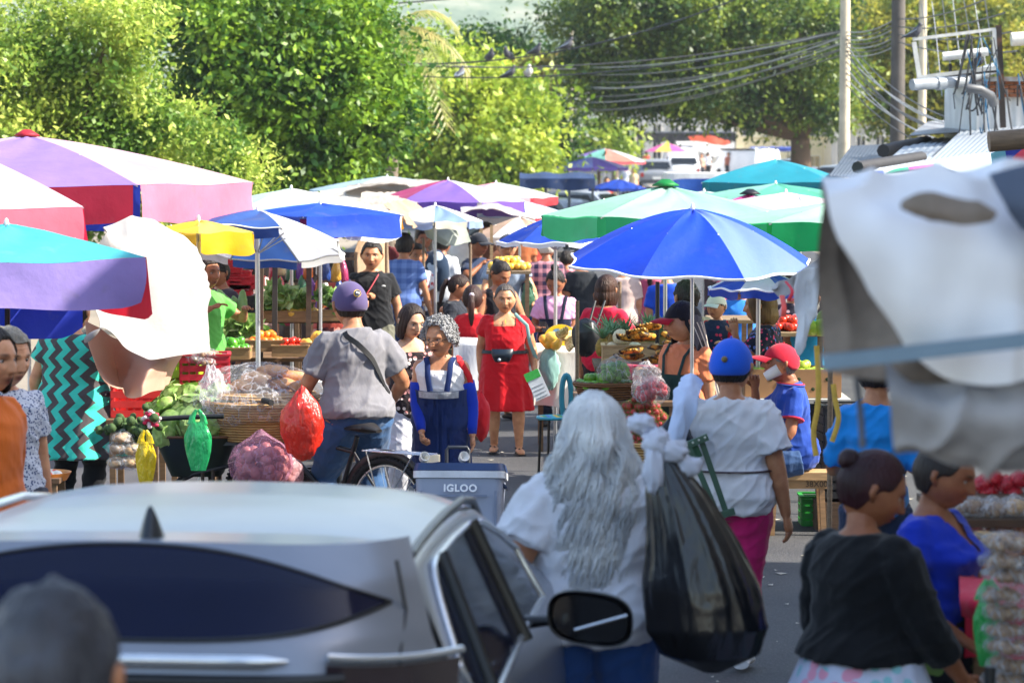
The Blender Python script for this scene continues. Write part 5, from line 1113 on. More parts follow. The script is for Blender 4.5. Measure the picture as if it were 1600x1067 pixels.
def wovenmat(c1='#a07038', c2='#d8b070'):
    t = NT('wicker'); w1 = t.n('TexWave'); w1.inputs['Scale'].default_value = 18; w1.inputs['Distortion'].default_value = 1.2; w1.bands_direction = 'Z'; t.l(t.co((1, 1, 1)), w1.inputs[0]); t.base(t.mix(w1.outputs['Fac'], hexc(c1), hexc(c2)), .75); t.bump(w1.outputs['Fac'], .9, .01); return t.m
WICK = wovenmat()
def basket(label, loc, r, h, flare=.8, mat=None, name='basket', group=None, sy=1):
    root = thing(name, label, 'basket', loc, 0, group); mb = MB(); A = []
    n = 96
    for i in range(34):
        f = i/33; rr = r*(flare+(1-flare)*f**.7); A.append([((rr+.006*math.sin(j*PI/3+(i % 2)*PI))*math.cos(2*PI*j/n), sy*(rr+.006*math.sin(j*PI/3+(i % 2)*PI))*math.sin(2*PI*j/n), h*f) for j in range(n)])
    mb.grid(A, 0, cv=True); mb.build('wicker_wall', mat or WICK, root, 'all')
    mb = MB(); mb.tube([(r*math.cos(a), sy*r*math.sin(a), h+.012*math.sin(a*20)*.3) for a in np.linspace(0, 2*PI, 49)], .018, 8); mb.build('rim', mat or WICK, root)
    mb = MB(); mb.lathe([(0, h*.55), (r*.96, h*.55)], 32, sy=sy); mb.build('inner_floor', mat or WICK, root); return root
def film(name, c, r, mat, parent=None, label=None, cat='bag', nz=.16, seed=1, group=None, n=44, loc=None, fr=2.5, knot=True, taper=.0):
    mb = MB(); th = np.linspace(.0, PI, n//2+1); ph = np.arange(n)*2*PI/n; T, Q = np.meshgrid(th, ph, indexing='ij'); D = np.stack([np.sin(T)*np.cos(Q), np.sin(T)*np.sin(Q), np.cos(T)], -1)
    rg_ = 1-np.abs(vnoise(D*np.array([6, 6, 2.0])*fr*.5+seed*3.3, seed)); k = 1+nz*(fbm(D*fr+seed, seed, 3)+.5*(rg_**2-.5)); V = D*k[..., None]
    V[..., :2] *= (1-taper*np.clip(V[..., 2:3], -1, 1)); 
    if knot: s_ = np.clip((D[..., 2:3]-.75)/.25, 0, 1); V[..., :2] *= (1-.75*s_); V[..., 2:3] += .28*s_
    mb.grid(V*np.array(r)+np.array(c), 0, cv=True); o = mb.build(name, mat, parent, 'all', loc)
    if label: tag(o, label, cat, group)
    return o
CLR = plastic_bag('#f2f2f4', .12, .12); CLR2 = plastic_bag('#e4e0e0', .2, .15)
def bag_of(label, px, py, Y, r, item, ir, mat_in, film_mat, n=40, group=None, seed=1, name='bag_of_produce', nz=.12, knot=True, elong=1):
    p = P(px, py, Y); root = thing(name, label, 'bag', (p.x, Y, p.z), 0, group); rg = random.Random(seed); mb = MB(); r = (r, r, r) if not hasattr(r, '__len__') else r; k = 0
    while k < n:
        q = Vector([rg.uniform(-1, 1) for _ in range(3)])
        if q.length > 1 or q.length < .45: continue
        k += 1; mb.ball((q.x*(r[0]-ir), q.y*(r[1]-ir), q.z*(r[2]-ir)), (ir*elong, ir, ir*rg.uniform(.8, 1)), 8, 0, .08, k)
    mb.build(item, mat_in, root, 'all'); film('plastic_film', (0, 0, 0), (r[0]*1.06, r[1]*1.06, r[2]*1.06), film_mat, root, nz=nz, seed=seed, knot=knot); return root
def table(label, px0, px1, py, Y, d, mat, legs=True, name='market_table', th=.03, cat='table', skirt=None, group=None, lm=None):
    x0, x1 = GX(px0, Y, .9), GX(px1, Y, .9); z = P(0, py, Y).z; root = thing(name, label, cat, ((x0+x1)/2, Y+d/2, 0), 0, group); w_ = x1-x0
    mb = MB(); mb.box((0, 0, z-th/2), (w_, d, th)); mb.build('tabletop', mat, root, False)
    for sx in (-1, 1):
        for sy in (-1, 1): q = MB(); q.bar((sx*(w_/2-.04), sy*(d/2-.04), 0), (sx*(w_/2-.04), sy*(d/2-.04), z-th), .04); q.build('leg', lm or wood('#7c6146'), root, False)
    if skirt:
        c, L = skirt; n = 60; A = []
        for j in range(14):
            f = j/13; A.append([(x, -d/2-.012-.02*f*math.sin(x*23+f*2)-.01, z+.004-L*f*(1+.03*math.sin(x*11))) for x in np.linspace(-w_/2-.02, w_/2+.02, n)])
        top = [[(x, y, z+.004+.003*math.sin(x*20+y*9)) for x in np.linspace(-w_/2-.02, w_/2+.02, n)] for y in np.linspace(d/2, -d/2-.02, 8)]
        q = MB(); q.grid(np.array(top+A)); q.build('table_cloth_cover', c, root, 'all')
    return root, z
# --- left: wheelbarrow of cabbages
Yw = 19.3; sw = sc(Yw); zt = P(0, 684, Yw).z; xc = GX(300, Yw, .6); wb = thing('wheelbarrow', 'dark green wheelbarrow loaded with cabbages', 'wheelbarrow', (xc, Yw+.35, 0), 0)
hw = 65/sw; gm = plain('#27332c', .45, scale=6)
mb = MB(); A = []
for f in np.linspace(0, 1, 8):
    z = zt-.27*(1-f); a, b = hw*(.62+.40*f), .32*(.6+.4*f); A.append([(a*math.copysign(abs(math.cos(t))**.4, math.cos(t)), b*math.copysign(abs(math.sin(t))**.4, math.sin(t)), z) for t in np.arange(40)*2*PI/40])
mb.grid(A, 0, cv=True); mb.add(A[0], [tuple(range(40))[::-1]]); mb.build('tray', gm, wb, 'all'); mb = MB(); mb.tube(A[-1]+[A[-1][0]], .010, 6); mb.build('tray_rim', plain('#6d4a2c', .6), wb)
for sy in (-1, 1):
    q = MB(); q.tube([(hw*1.35, sy*.24, zt-.16), (0, sy*.2, zt-.25), (-hw*.5, sy*.12, zt-.32), (-hw*1.25, 0+sy*.05, .19)], .014, 8); q.build('handle', plain('#1e1f22', .5), wb)
    q = MB(); q.tube([(hw*.45, sy*.22, zt-.22), (hw*.5, sy*.25, .03), (hw*.25, sy*.25, .03), (hw*.2, sy*.22, zt-.24)], .012, 8); q.build('leg', plain('#3a2c22', .6), wb)
q = MB(); q.lathe([(0, -.04), (.10, -.04), (.17, -.035), (.18, 0), (.17, .035), (.10, .04), (0, .04)], 28); V = np.concatenate(q.V)[:, [0, 2, 1]]+np.array([-hw*1.25, 0, .19]); q2 = MB(); q2.add(V, q.F); q2.build('wheel', plain('#1c1c1e', .8), wb)
cp = [P(x, y, Yw+dy) for x, y, dy in ((275, 618, .5), (300, 622, .42), (262, 636, .3), (300, 640, .25), (330, 640, .4), (345, 618, .5), (268, 660, .15), (300, 664, .1), (322, 664, .14), (285, 650, .2), (250, 645, .35), (240, 668, .2), (318, 650, .22), (340, 668, .2), (255, 676, .12), (352, 655, .3))]
heap(cabbage, cp, 'round pale green cabbage in the wheelbarrow', 'cabbage', 'cabbages in the wheelbarrow', .14)
ribbon([(238, 655, 19.0), (290, 652, 19.0), (350, 650, 19.0)], .016, plain('#1a1b1e', .4), 'black handlebar in front of the cabbages', 'handlebar', 'handlebar', flat=1)
p = P(208, 668, 19.0); mb = MB(); rg = random.Random(8)
for k in range(60): d = Vector((rg.gauss(0, .07), rg.gauss(0, .05), rg.gauss(0, .035))); mb.ball(d, .022+.012*rg.random(), 8, 0, .3, k, 4)
tag(mb.build('broccoli_heap', rindmat('#2c4a24', '#5c7f40', 40, .8, .8), None, 'all', p), 'dark green broccoli heads at the end of the barrow', 'broccoli')
p = P(236, 655, 18.95); mb = MB()
for k in range(22): a = k*2.4; r_ = .035*math.sqrt(k/22)*1.6; mb.ball((r_*math.cos(a), -.02+.01*(k % 3), r_*math.sin(a)), (.017, .01, .013), 8, k % 2)
tag(mb.build('carnation', [plain('#c8204c', .6), plain('#f4dfe4', .6)], None, 'all', p), 'red and white flower beside the broccoli', 'flower')
def tshirt_bag(px0, px1, py0, py1, Y, mat, label, seed=1):
    a, b = P(px0, py0, Y), P(px1, py1, Y); w_, h_ = b.x-a.x, a.z-b.z; root = thing('carrier_bag', label, 'bag', ((a.x+b.x)/2, Y, b.z), 0); A = []
    for i in range(26):
        f = i/25; ww = w_/2*(.55+.45*math.sin(min(1, f*1.6)*PI/2)) if f < .7 else w_/2*(1-.45*((f-.7)/.3)); row = []
        for j in range(40): t = 2*PI*j/40; k = 1+.16*vnoise(np.array([math.cos(t)*3, math.sin(t)*3, f*1.2+seed]), seed); row.append((ww*k*math.cos(t), ww*.28*k*math.sin(t), f*h_*.80))
        A.append(row)
    mb = MB(); mb.grid(A, 0, cv=True); mb.add(A[0], [tuple(range(40))]); mb.build('sack', mat, root, 'all')
    for s_ in (-1, 1): q = MB(); q.tube([(s_*w_*.22, 0, h_*.76), (s_*w_*.2, 0, h_*.88), (s_*w_*.04, 0, h_)], [.028, .018, .010], 8, .35); q.build('handle', mat, root)
tshirt_bag(212, 243, 672, 760, 18.85, plastic_bag('#e8c818', .8), 'yellow carrier bag hanging from the barrow handle', 2)
tshirt_bag(288, 330, 640, 735, 18.8, plastic_bag('#2fc070', .8), 'green carrier bag hanging in front of the barrow', 5)
crate('plastic_crate', .42, .3, .2, plain('#26409c', .5), 'blue plastic crate under the potato bags', (GX(190, 18.9, .3), 19.1, .20), 4, 4); 
mb = MB(); mb.box((0, 0, .1), (.5, .36, .195)); tag(mb.build('wooden_box', wood('#6a5038'), None, False, (GX(190, 19.1, .3), 19.1, 0)), 'low wooden box below the blue crate', 'box')
for k, (x, y, l) in enumerate(((186, 722, 'bottom left'), (205, 722, 'bottom right'), (184, 700, 'middle left'), (206, 702, 'middle right'), (192, 684, 'topmost'))): bag_of('clear bag of potatoes on the blue crate, %s of the pile' % l, x, y, 18.95, (.075, .09, .045), 'potatoes', .030, POT, CLR, 16, 'potato bags on the blue crate', k, 'potato_bag', elong=1.3)
for k, (x, y) in enumerate(((305, 560), (322, 553), (308, 546), (322, 565), (298, 552))): bag_of('bag of shelled nuts on the red crate, ' + ('low left', 'upper right', 'topmost', 'low right', 'upper left')[k], x, y, 21.0, (.085, .09, .04), 'nuts', .022, NUT, CLR, 18, 'nut bags on the red crate', k+9, 'nut_bag')
crate('plastic_crate', .34, .3, .30, plain('#c01f30', .5), 'red plastic crate holding bags of nuts', (GX(318, 21, .9), 21.1, P(0, 622, 21).z), 5, 5)
crate('plastic_crate', .2, .3, .36, plain('#a8cf2c', .5), 'lime green crate beside the red crate', (GX(287, 21, .9), 21.15, P(0, 640, 21).z), -5, 5)
table('rough wooden bench carrying the red and green crates', 262, 340, 641, 20.95, .5, wood('#8a6a48'))
crate('plastic_crate', .36, .3, .26, plain('#cf2c2a', .5), 'red crate just below the peach lining cloth', (GX(212, 20.2, .9), 20.4, P(0, 655, 20.2).z), 3, 4)
table('low plank table under the red crate at left', 165, 250, 656, 20.1, .5, wood('#7a5c40'))
p = P(68, 742, 18.2); rt = thing('fruit_tray', 'orange tray of red goods low at the left', 'tray', (p.x, 18.2, p.z-.03)); mb = MB(); mb.lathe([(0, 0), (.14, 0), (.17, .05), (.165, .05), (.135, .012), (0, .012)], 28); mb.build('dish', plain('#d8873c', .5), rt); q = MB()
for k in range(14): q.ball((.09*math.cos(k*2.4)*(k/14)**.5, .09*math.sin(k*2.4)*(k/14)**.5, .04), (.035, .03, .022), 8, k % 2)
q.build('packets', [plain('#d8402c', .4), plain('#e9e4dc', .4)], rt); table('small stand under the orange tray', 40, 92, 748, 18.0, .4, wood('#6b4f38'))
# --- onion bag under the basket and red carrier bag
bag_of('big mauve net bag of onions under the bread basket', 408, 725, 19.0, (.19, .17, .17), 'onions', .040, ONI, plastic_bag('#d09ab8', .26), 60, None, 3, 'onion_bag', .08)
bag_of('narrow bag of onions right of the mauve bag', 452, 742, 19.15, (.09, .09, .13), 'onions', .035, ONI, plastic_bag('#d8a8b0', .4), 26, None, 4, 'onion_bag', .08)
for k in range(3): mb = MB(); mb.box((0, 0, .1), (.36, .3, .2)); 
crate('plastic_crate', .4, .34, .38, plain('#1c1d20', .5), 'black crate behind the red carrier bag', (GX(480, 19.4, .5), 19.6, .1), 0, 5)
mb = MB(); mb.box((0, 0, .17), (.66, .4, .34)); tag(mb.build('cardboard_box', plain('#8a6a4a', .9, scale=4), None, False, (GX(425, 19.1, .3), 19.15, 0)), 'brown box beneath the onion bags', 'box')
# --- produce stall at left, behind
random.seed(12)
for px, py, Y, n_ in ((405, 395, 26, 'second'), (427, 400, 26.5, 'third'), (480, 400, 27, 'fourth'), (497, 402, 27.5, 'fifth'), (462, 402, 29, 'slim'), (447, 405, 30, 'far')):
    z = P(0, py, Y).z; mb = MB(); mb.bar((0, 0, 0), (.02, 0, z), .045); o = mb.build('stall_post', wood('#5b4838') if n_ != 'third' else plain('#3a3432', .6), None, False, (GX(px, Y, 1), Y, 0)); tag(o, '%s upright post of the left produce stall' % n_, 'post', 'posts of the left produce stall')
tb, z1 = table('sloping produce counter of the left stall', 335, 540, 560, 26, 1.0, wood('#7c5c3c')); tb2, z2 = table('raised back shelf of the left stall', 340, 560, 500, 27.4, .5, wood('#6b4d34')); tb3, z3 = table('top shelf of the left stall', 345, 470, 462, 28.2, .4, wood('#5c432e'))
def tray(px, py, Y, w_, label, mk, r, group, cat, rows=2, mat=None, layers=2):
    p = P(px, py, Y); x = w_/2; crate('produce_box', w_, .3, .09, mat or wood('#9c7a50'), 'shallow box under the ' + label.split(',')[0], (p.x, Y, p.z), 0, 1, 'produce boxes of the left stall', 'box', True)
    heap(mk, mound((p.x, Y, p.z+.05), x*.85, .13, r, layers, seed=int(px)), label, cat, group)
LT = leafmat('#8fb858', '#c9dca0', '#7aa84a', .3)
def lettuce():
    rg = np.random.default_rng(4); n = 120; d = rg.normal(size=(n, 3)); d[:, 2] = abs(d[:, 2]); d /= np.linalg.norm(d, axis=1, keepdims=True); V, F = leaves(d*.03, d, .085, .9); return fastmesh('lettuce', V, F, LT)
heap(lettuce, [P(x, y, 26.2) for x, y in ((352, 530), (370, 522), (388, 528), (360, 512), (380, 508), (398, 518), (345, 518), (374, 540))], 'pale crisp lettuce on the left stall', 'lettuce', 'lettuces on the left stall')
heap(lettuce, [P(x, y, 27.2) for x, y in ((430, 455), (448, 462), (470, 470), (425, 480), (505, 465), (522, 470))], 'leafy green bunch on the shelf of the left stall', 'greens', 'leafy bunches on the left shelf')
tray(415, 548, 25.9, .34, 'round orange on the left counter', fruit('orange', .036, ORG), .036, 'oranges on the left counter', 'orange'); tray(455, 556, 25.8, .30, 'red tomato on the left counter', fruit('tomato', .032, TOM, sz=.8), .032, 'tomatoes on the left counter', 'tomato')
tray(500, 552, 25.9, .3, 'yellow mango at the right end of the counter', fruit('mango', .04, YEL, sx=1.3), .04, 'yellow mangoes on the counter', 'mango'); tray(455, 502, 27.3, .5, 'yellow potato heaped on the back shelf', fruit('potato', .034, YEL, sx=1.2), .034, 'pale potatoes on the back shelf', 'potato')
tray(365, 560, 25.4, .28, 'green pepper in the front box', fruit('pepper', .036, PEP, sz=1.3), .036, 'green peppers in the front box', 'pepper'); tray(530, 500, 27.3, .3, 'purple onion on the back shelf', fruit('onion', .034, rindmat('#7a2448', '#a04068')), .034, 'purple onions on the back shelf', 'onion')
tray(520, 556, 26, .3, 'brown skinned potato beside the yellow mangoes', fruit('potato', .036, POT, sx=1.3), .036, 'brown potatoes at the counter end', 'potato')
for k, (x, y, Y) in enumerate(((352, 456, 28), (368, 462, 28), (352, 438, 28.1), (366, 443, 28.1), (386, 452, 28), (350, 422, 28.2))): crate('plastic_crate', .3, .26, .11, plain('#d02430', .5), 'small red crate on the top shelf, ' + ('left bottom', 'second bottom', 'left middle', 'second middle', 'right', 'left top')[k], (GX(x, Y, 1.3), Y, P(0, y, Y).z), 0, 2, 'red crates on the top shelf')
gourd = rindmat('#5f8a3a', '#9ab85c', 8)
def squash():
    mb = MB(); mb.tube([(0, 0, -.16), (0, 0, -.12), (0, 0, -.05), (.01, 0, .05), (.015, 0, .13), (.015, 0, .16)], [.01, .05, .06, .042, .028, .008], 14); return mb.build('squash', gourd, None, 'all')
heap(squash, [P(x, y, 27) for x, y in ((352, 470), (362, 478), (372, 488), (380, 480), (390, 500), (345, 485))], 'long green squash leaning on the left stall', 'squash', 'squashes of the left stall')
cols = ['#c8304c', '#e8d8b0', '#3a7a5a', '#7a48b0', '#e07a3c', '#f0ece4', '#2c4f9c', '#d0a040', '#b03a6a', '#4f9a4a']
for k in range(26):
    x = 428+ (k % 9)*14+random.uniform(-4, 4); y = 418+(k//9)*34+random.uniform(-6, 6); Y = 28.6+random.uniform(-.3, .3); c_ = cols[k % 10]
    p = P(x, y, Y); mb = MB(); mb.tube([(0, 0, .11), (.0, 0, .06), (.0, 0, .0), (0, 0, -.09), (0, 0, -.11)], [.008, .03, .045, .05, .03], 10, .6); mb.V = [v*(1+.1*vnoise(v*30, k))[:, None] for v in mb.V]; tag(mb.build('hanging_packet', plastic_bag(c_, .85), None, 'all', p), 'coloured packet hanging on the rack of the left stall', 'packet', 'packets hanging on the left rack')
for z_, l in ((P(0, 405, 28.7).z, 'top'), (P(0, 440, 28.7).z, 'middle'), (P(0, 474, 28.7).z, 'lower')): mb = MB(); mb.bar((-.42, 0, 0), (.42, 0, 0), .025); tag(mb.build('hanging_rail', wood('#4f3d2e'), None, False, (GX(485, 28.7, 1.5), 28.75, z_)), '%s rail of the hanging packets' % l, 'rail')
drape('backdrop_sheet', [[(330, 395, 31), (450, 390, 31), (560, 395, 31)], [(330, 480, 31), (450, 480, 31), (560, 480, 31)], [(330, 620, 31), (450, 620, 31), (560, 620, 31)]], 'dark brown sheet closing the back of the left stall', canopy('#4a3a34', .15), 'sheet', amp=.04)
mb = MB(); mb.box((0, 0, .3), (.5, .4, .6)); tag(mb.build('white_box', plain('#dcdad6', .8, scale=5), None, False, (GX(512, 25.6, .6), 25.8, 0)), 'tall white carton at the right end of the left stall', 'carton')
tag((lambda m: (m.box((0, 0, .14), (.34, .3, .28)), m.build('wooden_box', wood('#7a4a30'), None, False, (GX(540, 25, .7), 25, P(0, 585, 25).z)))[1])(MB()), 'reddish brown box in front of the white carton', 'box')
mb = MB(); mb.box((0, 0, .22), (.5, .4, .44)); tag(mb.build('crate_stand', wood('#6a5040'), None, False, (GX(540, 25, .7), 25, 0)), 'stand below the reddish box', 'stand')
# --- centre: covered tables of the squash seller
tb, zc = table('table under a white cloth in front of the phone user', 838, 905, 545, 25.6, .7, wood('#9a8468'), skirt=(cloth('#e2e0dc'), .5)); 
tb, zd = table('white paper covered table behind the woman in red', 712, 752, 535, 26.6, .6, wood('#9a8468'), skirt=(cloth('#d8dce2'), .42))
p = P(876, 522, 25.9); rt = thing('printed_tray', 'yellow printed board behind the squashes', 'board', (p.x, 25.9, zc)); mb = MB(); a0 = 27/sc(25.9)
A = [(a0*math.cos(t), 0, .055+.135*max(0, math.sin(t))) for t in np.linspace(0, PI, 24)]+[(-a0, 0, 0), (a0, 0, 0)]; V = [(x, y, z) for y in (0, .02) for x, y_, z in A]; k = len(A); mb.add(V, [tuple(range(k))[::-1], tuple(range(k, 2*k))]+[(i, (i+1) % k, k+(i+1) % k, k+i) for i in range(k)]); mb.build('panel', plain('#f0c818', .5), rt, False)
q = MB(); q.lathe([(0, 0), (.045, 0), (.045, .006), (0, .006)], 24); V = np.concatenate(q.V)[:, [0, 2, 1]]*np.array([1, -1, 1])+np.array([-.03, -.004, .11]); q2 = MB(); q2.add(V, q.F); q2.build('round_emblem', plain('#5f8fb0', .5), rt); q = MB(); q.box((.075, -.006, .10), (.05, .006, .03)); q.build('emblem_bar', plain('#2f7a3c', .5), rt)
def banana(c='#e8c040', c2='#7a5a20'):
    def mk():
        mb = MB()
        for k in range(6):
            a = -.5+k*.2; mb.tube([(0, 0, .05), (.05*math.sin(a), -.03, .045), (.09*math.sin(a), -.10, .03+.005*k), (.10*math.sin(a), -.16, .035), (.10*math.sin(a), -.185, .045)], [.008, .017, .02, .016, .005], 8)
        t = NT('banana'); f = t.noise(30, 4); t.base(t.ramp(f, [(.48, c), (.60, c2)]), .5); return mb.build('banana_hand', t.m, None, 'all')
    return mk
heap(fruit('squash', .05, YEL, sx=1.2), [P(x, y, 25.5) for x, y in ((850, 531), (862, 528), (856, 537), (868, 536))], 'yellow round squash on the white cloth', 'squash', 'squashes on the white cloth', .2)
heap(banana('#e9d49a', '#b09a60'), [P(x, y, 25.4) for x, y in ((880, 540), (893, 537), (886, 532))], 'pale banana hand on the white cloth', 'bananas', 'banana hands on the white cloth')
# woven chair and stool
def woven_stool(px, py, Y, r, label, back=True):
    p = P(px, py, Y); root = thing('woven_chair', label, 'chair', (p.x, Y, 0), 20); z = p.z; cs = ['#2fb4c0', '#e8c030', '#2f9c58', '#2c6fc0']
    mb = MB(); mb.tube([(r*math.cos(t), r*math.sin(t), z) for t in np.linspace(0, 2*PI, 33)], .011, 8); mb.build('seat_rim', plain('#2fa0b8', .4), root)
    mb = MB()
    for k in range(26):
        x = -r+2*r*(k+.5)/26; h = math.sqrt(r*r-x*x); mb.tube([(x, -h, z+.004), (x, 0, z-.012), (x, h, z+.004)], .0065, 5, 1, k//3 % 4)
    mb.build('woven_seat', [plain(c, .4) for c in cs], root)
    for k in range(4): a = PI/4+k*PI/2; q = MB(); q.tube([(r*.9*math.cos(a), r*.9*math.sin(a), z-.01), (r*1.1*math.cos(a), r*1.1*math.sin(a), 0)], .010, 6); q.build('leg', plain('#17181a', .4), root)
woven_stool(868, 652, 21.6, .13, 'round stool woven from blue and yellow cord beside the grey hair')
c = P(885, 620, 22.0); mb = MB(); mb.tube([(-.07*math.cos(t)*.5, .0, .16*math.sin(t)) for t in np.linspace(0, 2*PI, 25)], .02, 8); tag(mb.build('cord_hoop', plain('#2a8a9c', .5), None, True, c), 'upright teal cord hoop behind the woven stool', 'hoop')
c = P(872, 610, 23.5); mb = MB(); mb.lathe([(0, -.03), (.14, -.03), (.17, 0), (.14, .03), (0, .03)], 24); V = np.concatenate(mb.V)[:, [2, 0, 1]]; m2 = MB(); m2.add(V, mb.F); tag(m2.build('spare_tyre', plain('#1b1c1e', .8), None, True, (c.x, 23.5, .2)), 'small black cart tyre under the white clothed table', 'tyre')
# --- fruit seller's stall
tb, zf = table('long plank table of the fruit seller', 900, 1060, 628, 20.2, 1.0, wood('#7a5f44')); 
bk = basket('brown woven basket heaped with limes', (GX(948, 20.4, 1), 20.45, zf), .215, P(0, 600, 20.4).z-zf, .82, wovenmat('#5c3a20', '#9a6c40'), sy=.8)
zr = P(0, 604, 20.4).z
heap(fruit('lime', .031, LIME, sx=1.12), mound((GX(943, 20.4, 1), 20.45, zr-.02), .19, .15, .031, 2, seed=3), 'shiny green lime in the brown basket', 'lime', 'limes in the brown basket', .12)
bag_of('clear knotted bag of limes standing on the basket', 962, 580, 20.35, (.125, .10, .085), 'limes', .029, LIME, CLR, 44, None, 8, 'lime_bag', .12)
crate('wooden_crate', .40, .30, P(0, 541, 22.2).z-P(0, 572, 22.2).z, wood('#c9a878'), 'pale wooden crate holding three melons', (GX(985, 22.2, 1), 22.3, P(0, 572, 22.2).z), 0, 2, None, 'crate', True)
for (x, y, r_, l) in ((970, 527, .062, 'large netted melon on top of the wooden crate'), (957, 545, .052, 'melon low at the left of the crate'), (992, 545, .055, 'melon low at the right of the crate')): o = fruit('melon', r_, MEL, stem='#8a8a50')(); o.location = P(x, y, 22.2); tag(o, l, 'melon', 'melons in the wooden crate')
table('back table under the crate of melons', 930, 1070, 573, 22.1, .9, wood('#6b533b'))
PINE = rindmat('#7a6a28', '#b08a38', 40, .7, .9)
def pineapple():
    rt = bpy.data.objects.new('pineapple', None); COL.objects.link(rt); mb = MB(); A = []
    for i in range(15):
        f = i/14; rr = .055*math.sin(PI*(.12+.80*f))**.6; A.append([((rr*(1+.06*math.sin(j*PI/2+i*PI)))*math.cos(2*PI*j/28), (rr*(1+.06*math.sin(j*PI/2+i*PI)))*math.sin(2*PI*j/28), .15*f-.15) for j in range(28)])
    mb.grid(A, 0, cv=True); mb.build('fruit_body', PINE, rt, 'all'); q = MB(); rg = random.Random(2)
    for k in range(30):
        a = k*2.4; sp = .35+.9*(1-k/30); L = .15*(.7+.5*rg.random()); d = Vector((math.cos(a)*sp, math.sin(a)*sp, 1)).normalized(); u = Vector((-math.sin(a), math.cos(a), 0)); p0 = Vector((0, 0, -.01)); p1 = p0+d*L*.6; p2 = p0+d*L+Vector((math.cos(a), math.sin(a), 0))*L*.22*sp
        q.add([p0-u*.009, p0+u*.009, p1+u*.008, p1-u*.008, p2], [(0, 1, 2, 3), (3, 2, 4)])
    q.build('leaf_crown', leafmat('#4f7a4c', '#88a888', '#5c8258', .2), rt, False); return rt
heap(pineapple, [P(x, y, 22.9+dy) for x, y, dy in ((942, 528, 0), (958, 522, .2), (978, 520, .3), (1000, 524, 0), (1018, 520, .2), (1034, 526, 0), (988, 532, -.15), (950, 515, .45), (1012, 512, .45), (1040, 515, .4))], 'pineapple with a grey green crown behind the melons', 'pineapple', 'pineapples behind the melons', .1)
for o in [o for o in S.objects if o.name.startswith('pineapple')]: o.rotation_euler = (random.uniform(-.2, .2), random.uniform(-.25, .25), random.uniform(0, 6))
def plant(): 
    mb = MB()
    for k in range(7):
        a = -.6+k*.2; mb.tube([(0, .02, .02), (.04*math.sin(a)+k*.008-.024, -.04, .03), (.10*math.sin(a), -.10, .025), (.12*math.sin(a), -.16, .03), (.12*math.sin(a), -.185, .045)], [.01, .02, .024, .018, .006], 8)
    t = NT('plantain'); t.base(t.ramp(t.noise(22, 5), [(.42, '#1c130c'), (.50, '#8a6424'), (.60, '#e0a83c')]), .5); return mb.build('plantain_hand', t.m, None, 'all')
rg = random.Random(4); ol = heap(plant, [P(x, y, 21.2+(i % 2)*.1) for i, (x, y) in enumerate(((1003, 525), (1022, 519), (1036, 527), (1000, 536), (1020, 534), (1038, 540), (998, 549), (1016, 548), (1034, 552), (1002, 560), (1022, 562), (1040, 564)))], 'hand of black spotted ripe plantains in the pile', 'plantains', 'plantain hands in the pile', .1)
for o in ol: o.rotation_euler = (rg.uniform(-.2, .2), rg.uniform(-.2, .2), rg.uniform(-1.4, 1.4))
tb, zp_ = table('small red covered stand under the plantains', 985, 1050, 572, 20.95, .4, wood('#7a5f44'), skirt=(cloth('#a02848'), .12))
for k, (x, y) in enumerate(((998, 580), (1010, 583), (1024, 580))): o = fruit('root_vegetable', .032, POT, sx=1.3)(); o.location = P(x, y, 20.7); tag(o, 'brown root below the plantains', 'root', 'roots below the plantains')
zb_ = P(0, 700, 18.7).z; bk = basket('basket overflowing with red rambutans', (GX(1005, 18.8, 1), 18.85, .42), .24, zb_-.42+.02, .8)
mk = fruit('rambutan', .025, RAM, spikes=60, n=10)
cx_ = GX(1003, 18.8, .8); ps = [p for p in mound((cx_, 18.85, zb_), .25, .22, .026, 9, .25, .9, 2) if p.y < 18.92 and ((p.x-cx_)/.25)**2+((p.y-18.85)/.22)**2 > (max(0, .72-(p.z-zb_)/.40))**2][:290]
heap(mk, ps, 'spiky red rambutan in the heap', 'rambutan', 'rambutans in the heap', .12)
bag_of('open clear bag of rambutans on top of the heap', 1016, 610, 18.75, (.115, .10, .085), 'rambutans', .026, RAM, CLR, 40, None, 5, 'rambutan_bag', .18)
film('empty_bag', (0, 0, 0), (.085, .06, .08), CLR2, None, 'crumpled clear plastic top above the rambutan bag', 'plastic bag', .3, 7, None, 40, tuple(P(1012, 588, 18.75)))
mb = MB(); mb.box((0, 0, .2), (.5, .4, .4)); tag(mb.build('wooden_box', wood('#5f4a36'), None, False, (GX(1005, 18.8, .4), 18.9, 0)), 'wooden box under the rambutan basket', 'box')
# right part of the stall: mango box and black crates
zb2, zt2 = P(0, 622, 21.2).z, P(0, 578, 21.2).z
rt = thing('cardboard_box', 'wide brown carton filled with green mangoes', 'box', (GX(1240, 21.2, .9), 21.45, zb2)); w_ = 150/sc(21.2); hb = zt2-zb2
for a, b in (((0, -.2, hb/2), (w_, .012, hb)), ((0, .2, hb/2), (w_, .012, hb)), ((-w_/2, 0, hb/2), (.012, .388, hb)), ((w_/2, 0, hb/2), (.012, .388, hb)), ((0, 0, .02), (w_-.02, .38, .012))): q = MB(); q.box(a, b); q.build('panel', plain('#a07a54', .9, scale=3), rt, False)
q = MB()
for k in range(6): q.lathe([(0, 0), (.012, 0)], 12, (0, 0, 0)) if False else q.ball((-w_/2+.08+k*.1, -.207, hb*(.3+.35*(k % 2))), (.014, .002, .014), 8)
q.build('air_hole', plain('#2c3a1c', .9), rt)
heap(fruit('mango', .034, MANG, sx=1.25), mound((GX(1235, 21.2, 1), 21.42, zt2-.07), w_/2*.9, .15, .036, 2, seed=6), 'green mango in the wide carton', 'mango', 'green mangoes in the carton', .15)
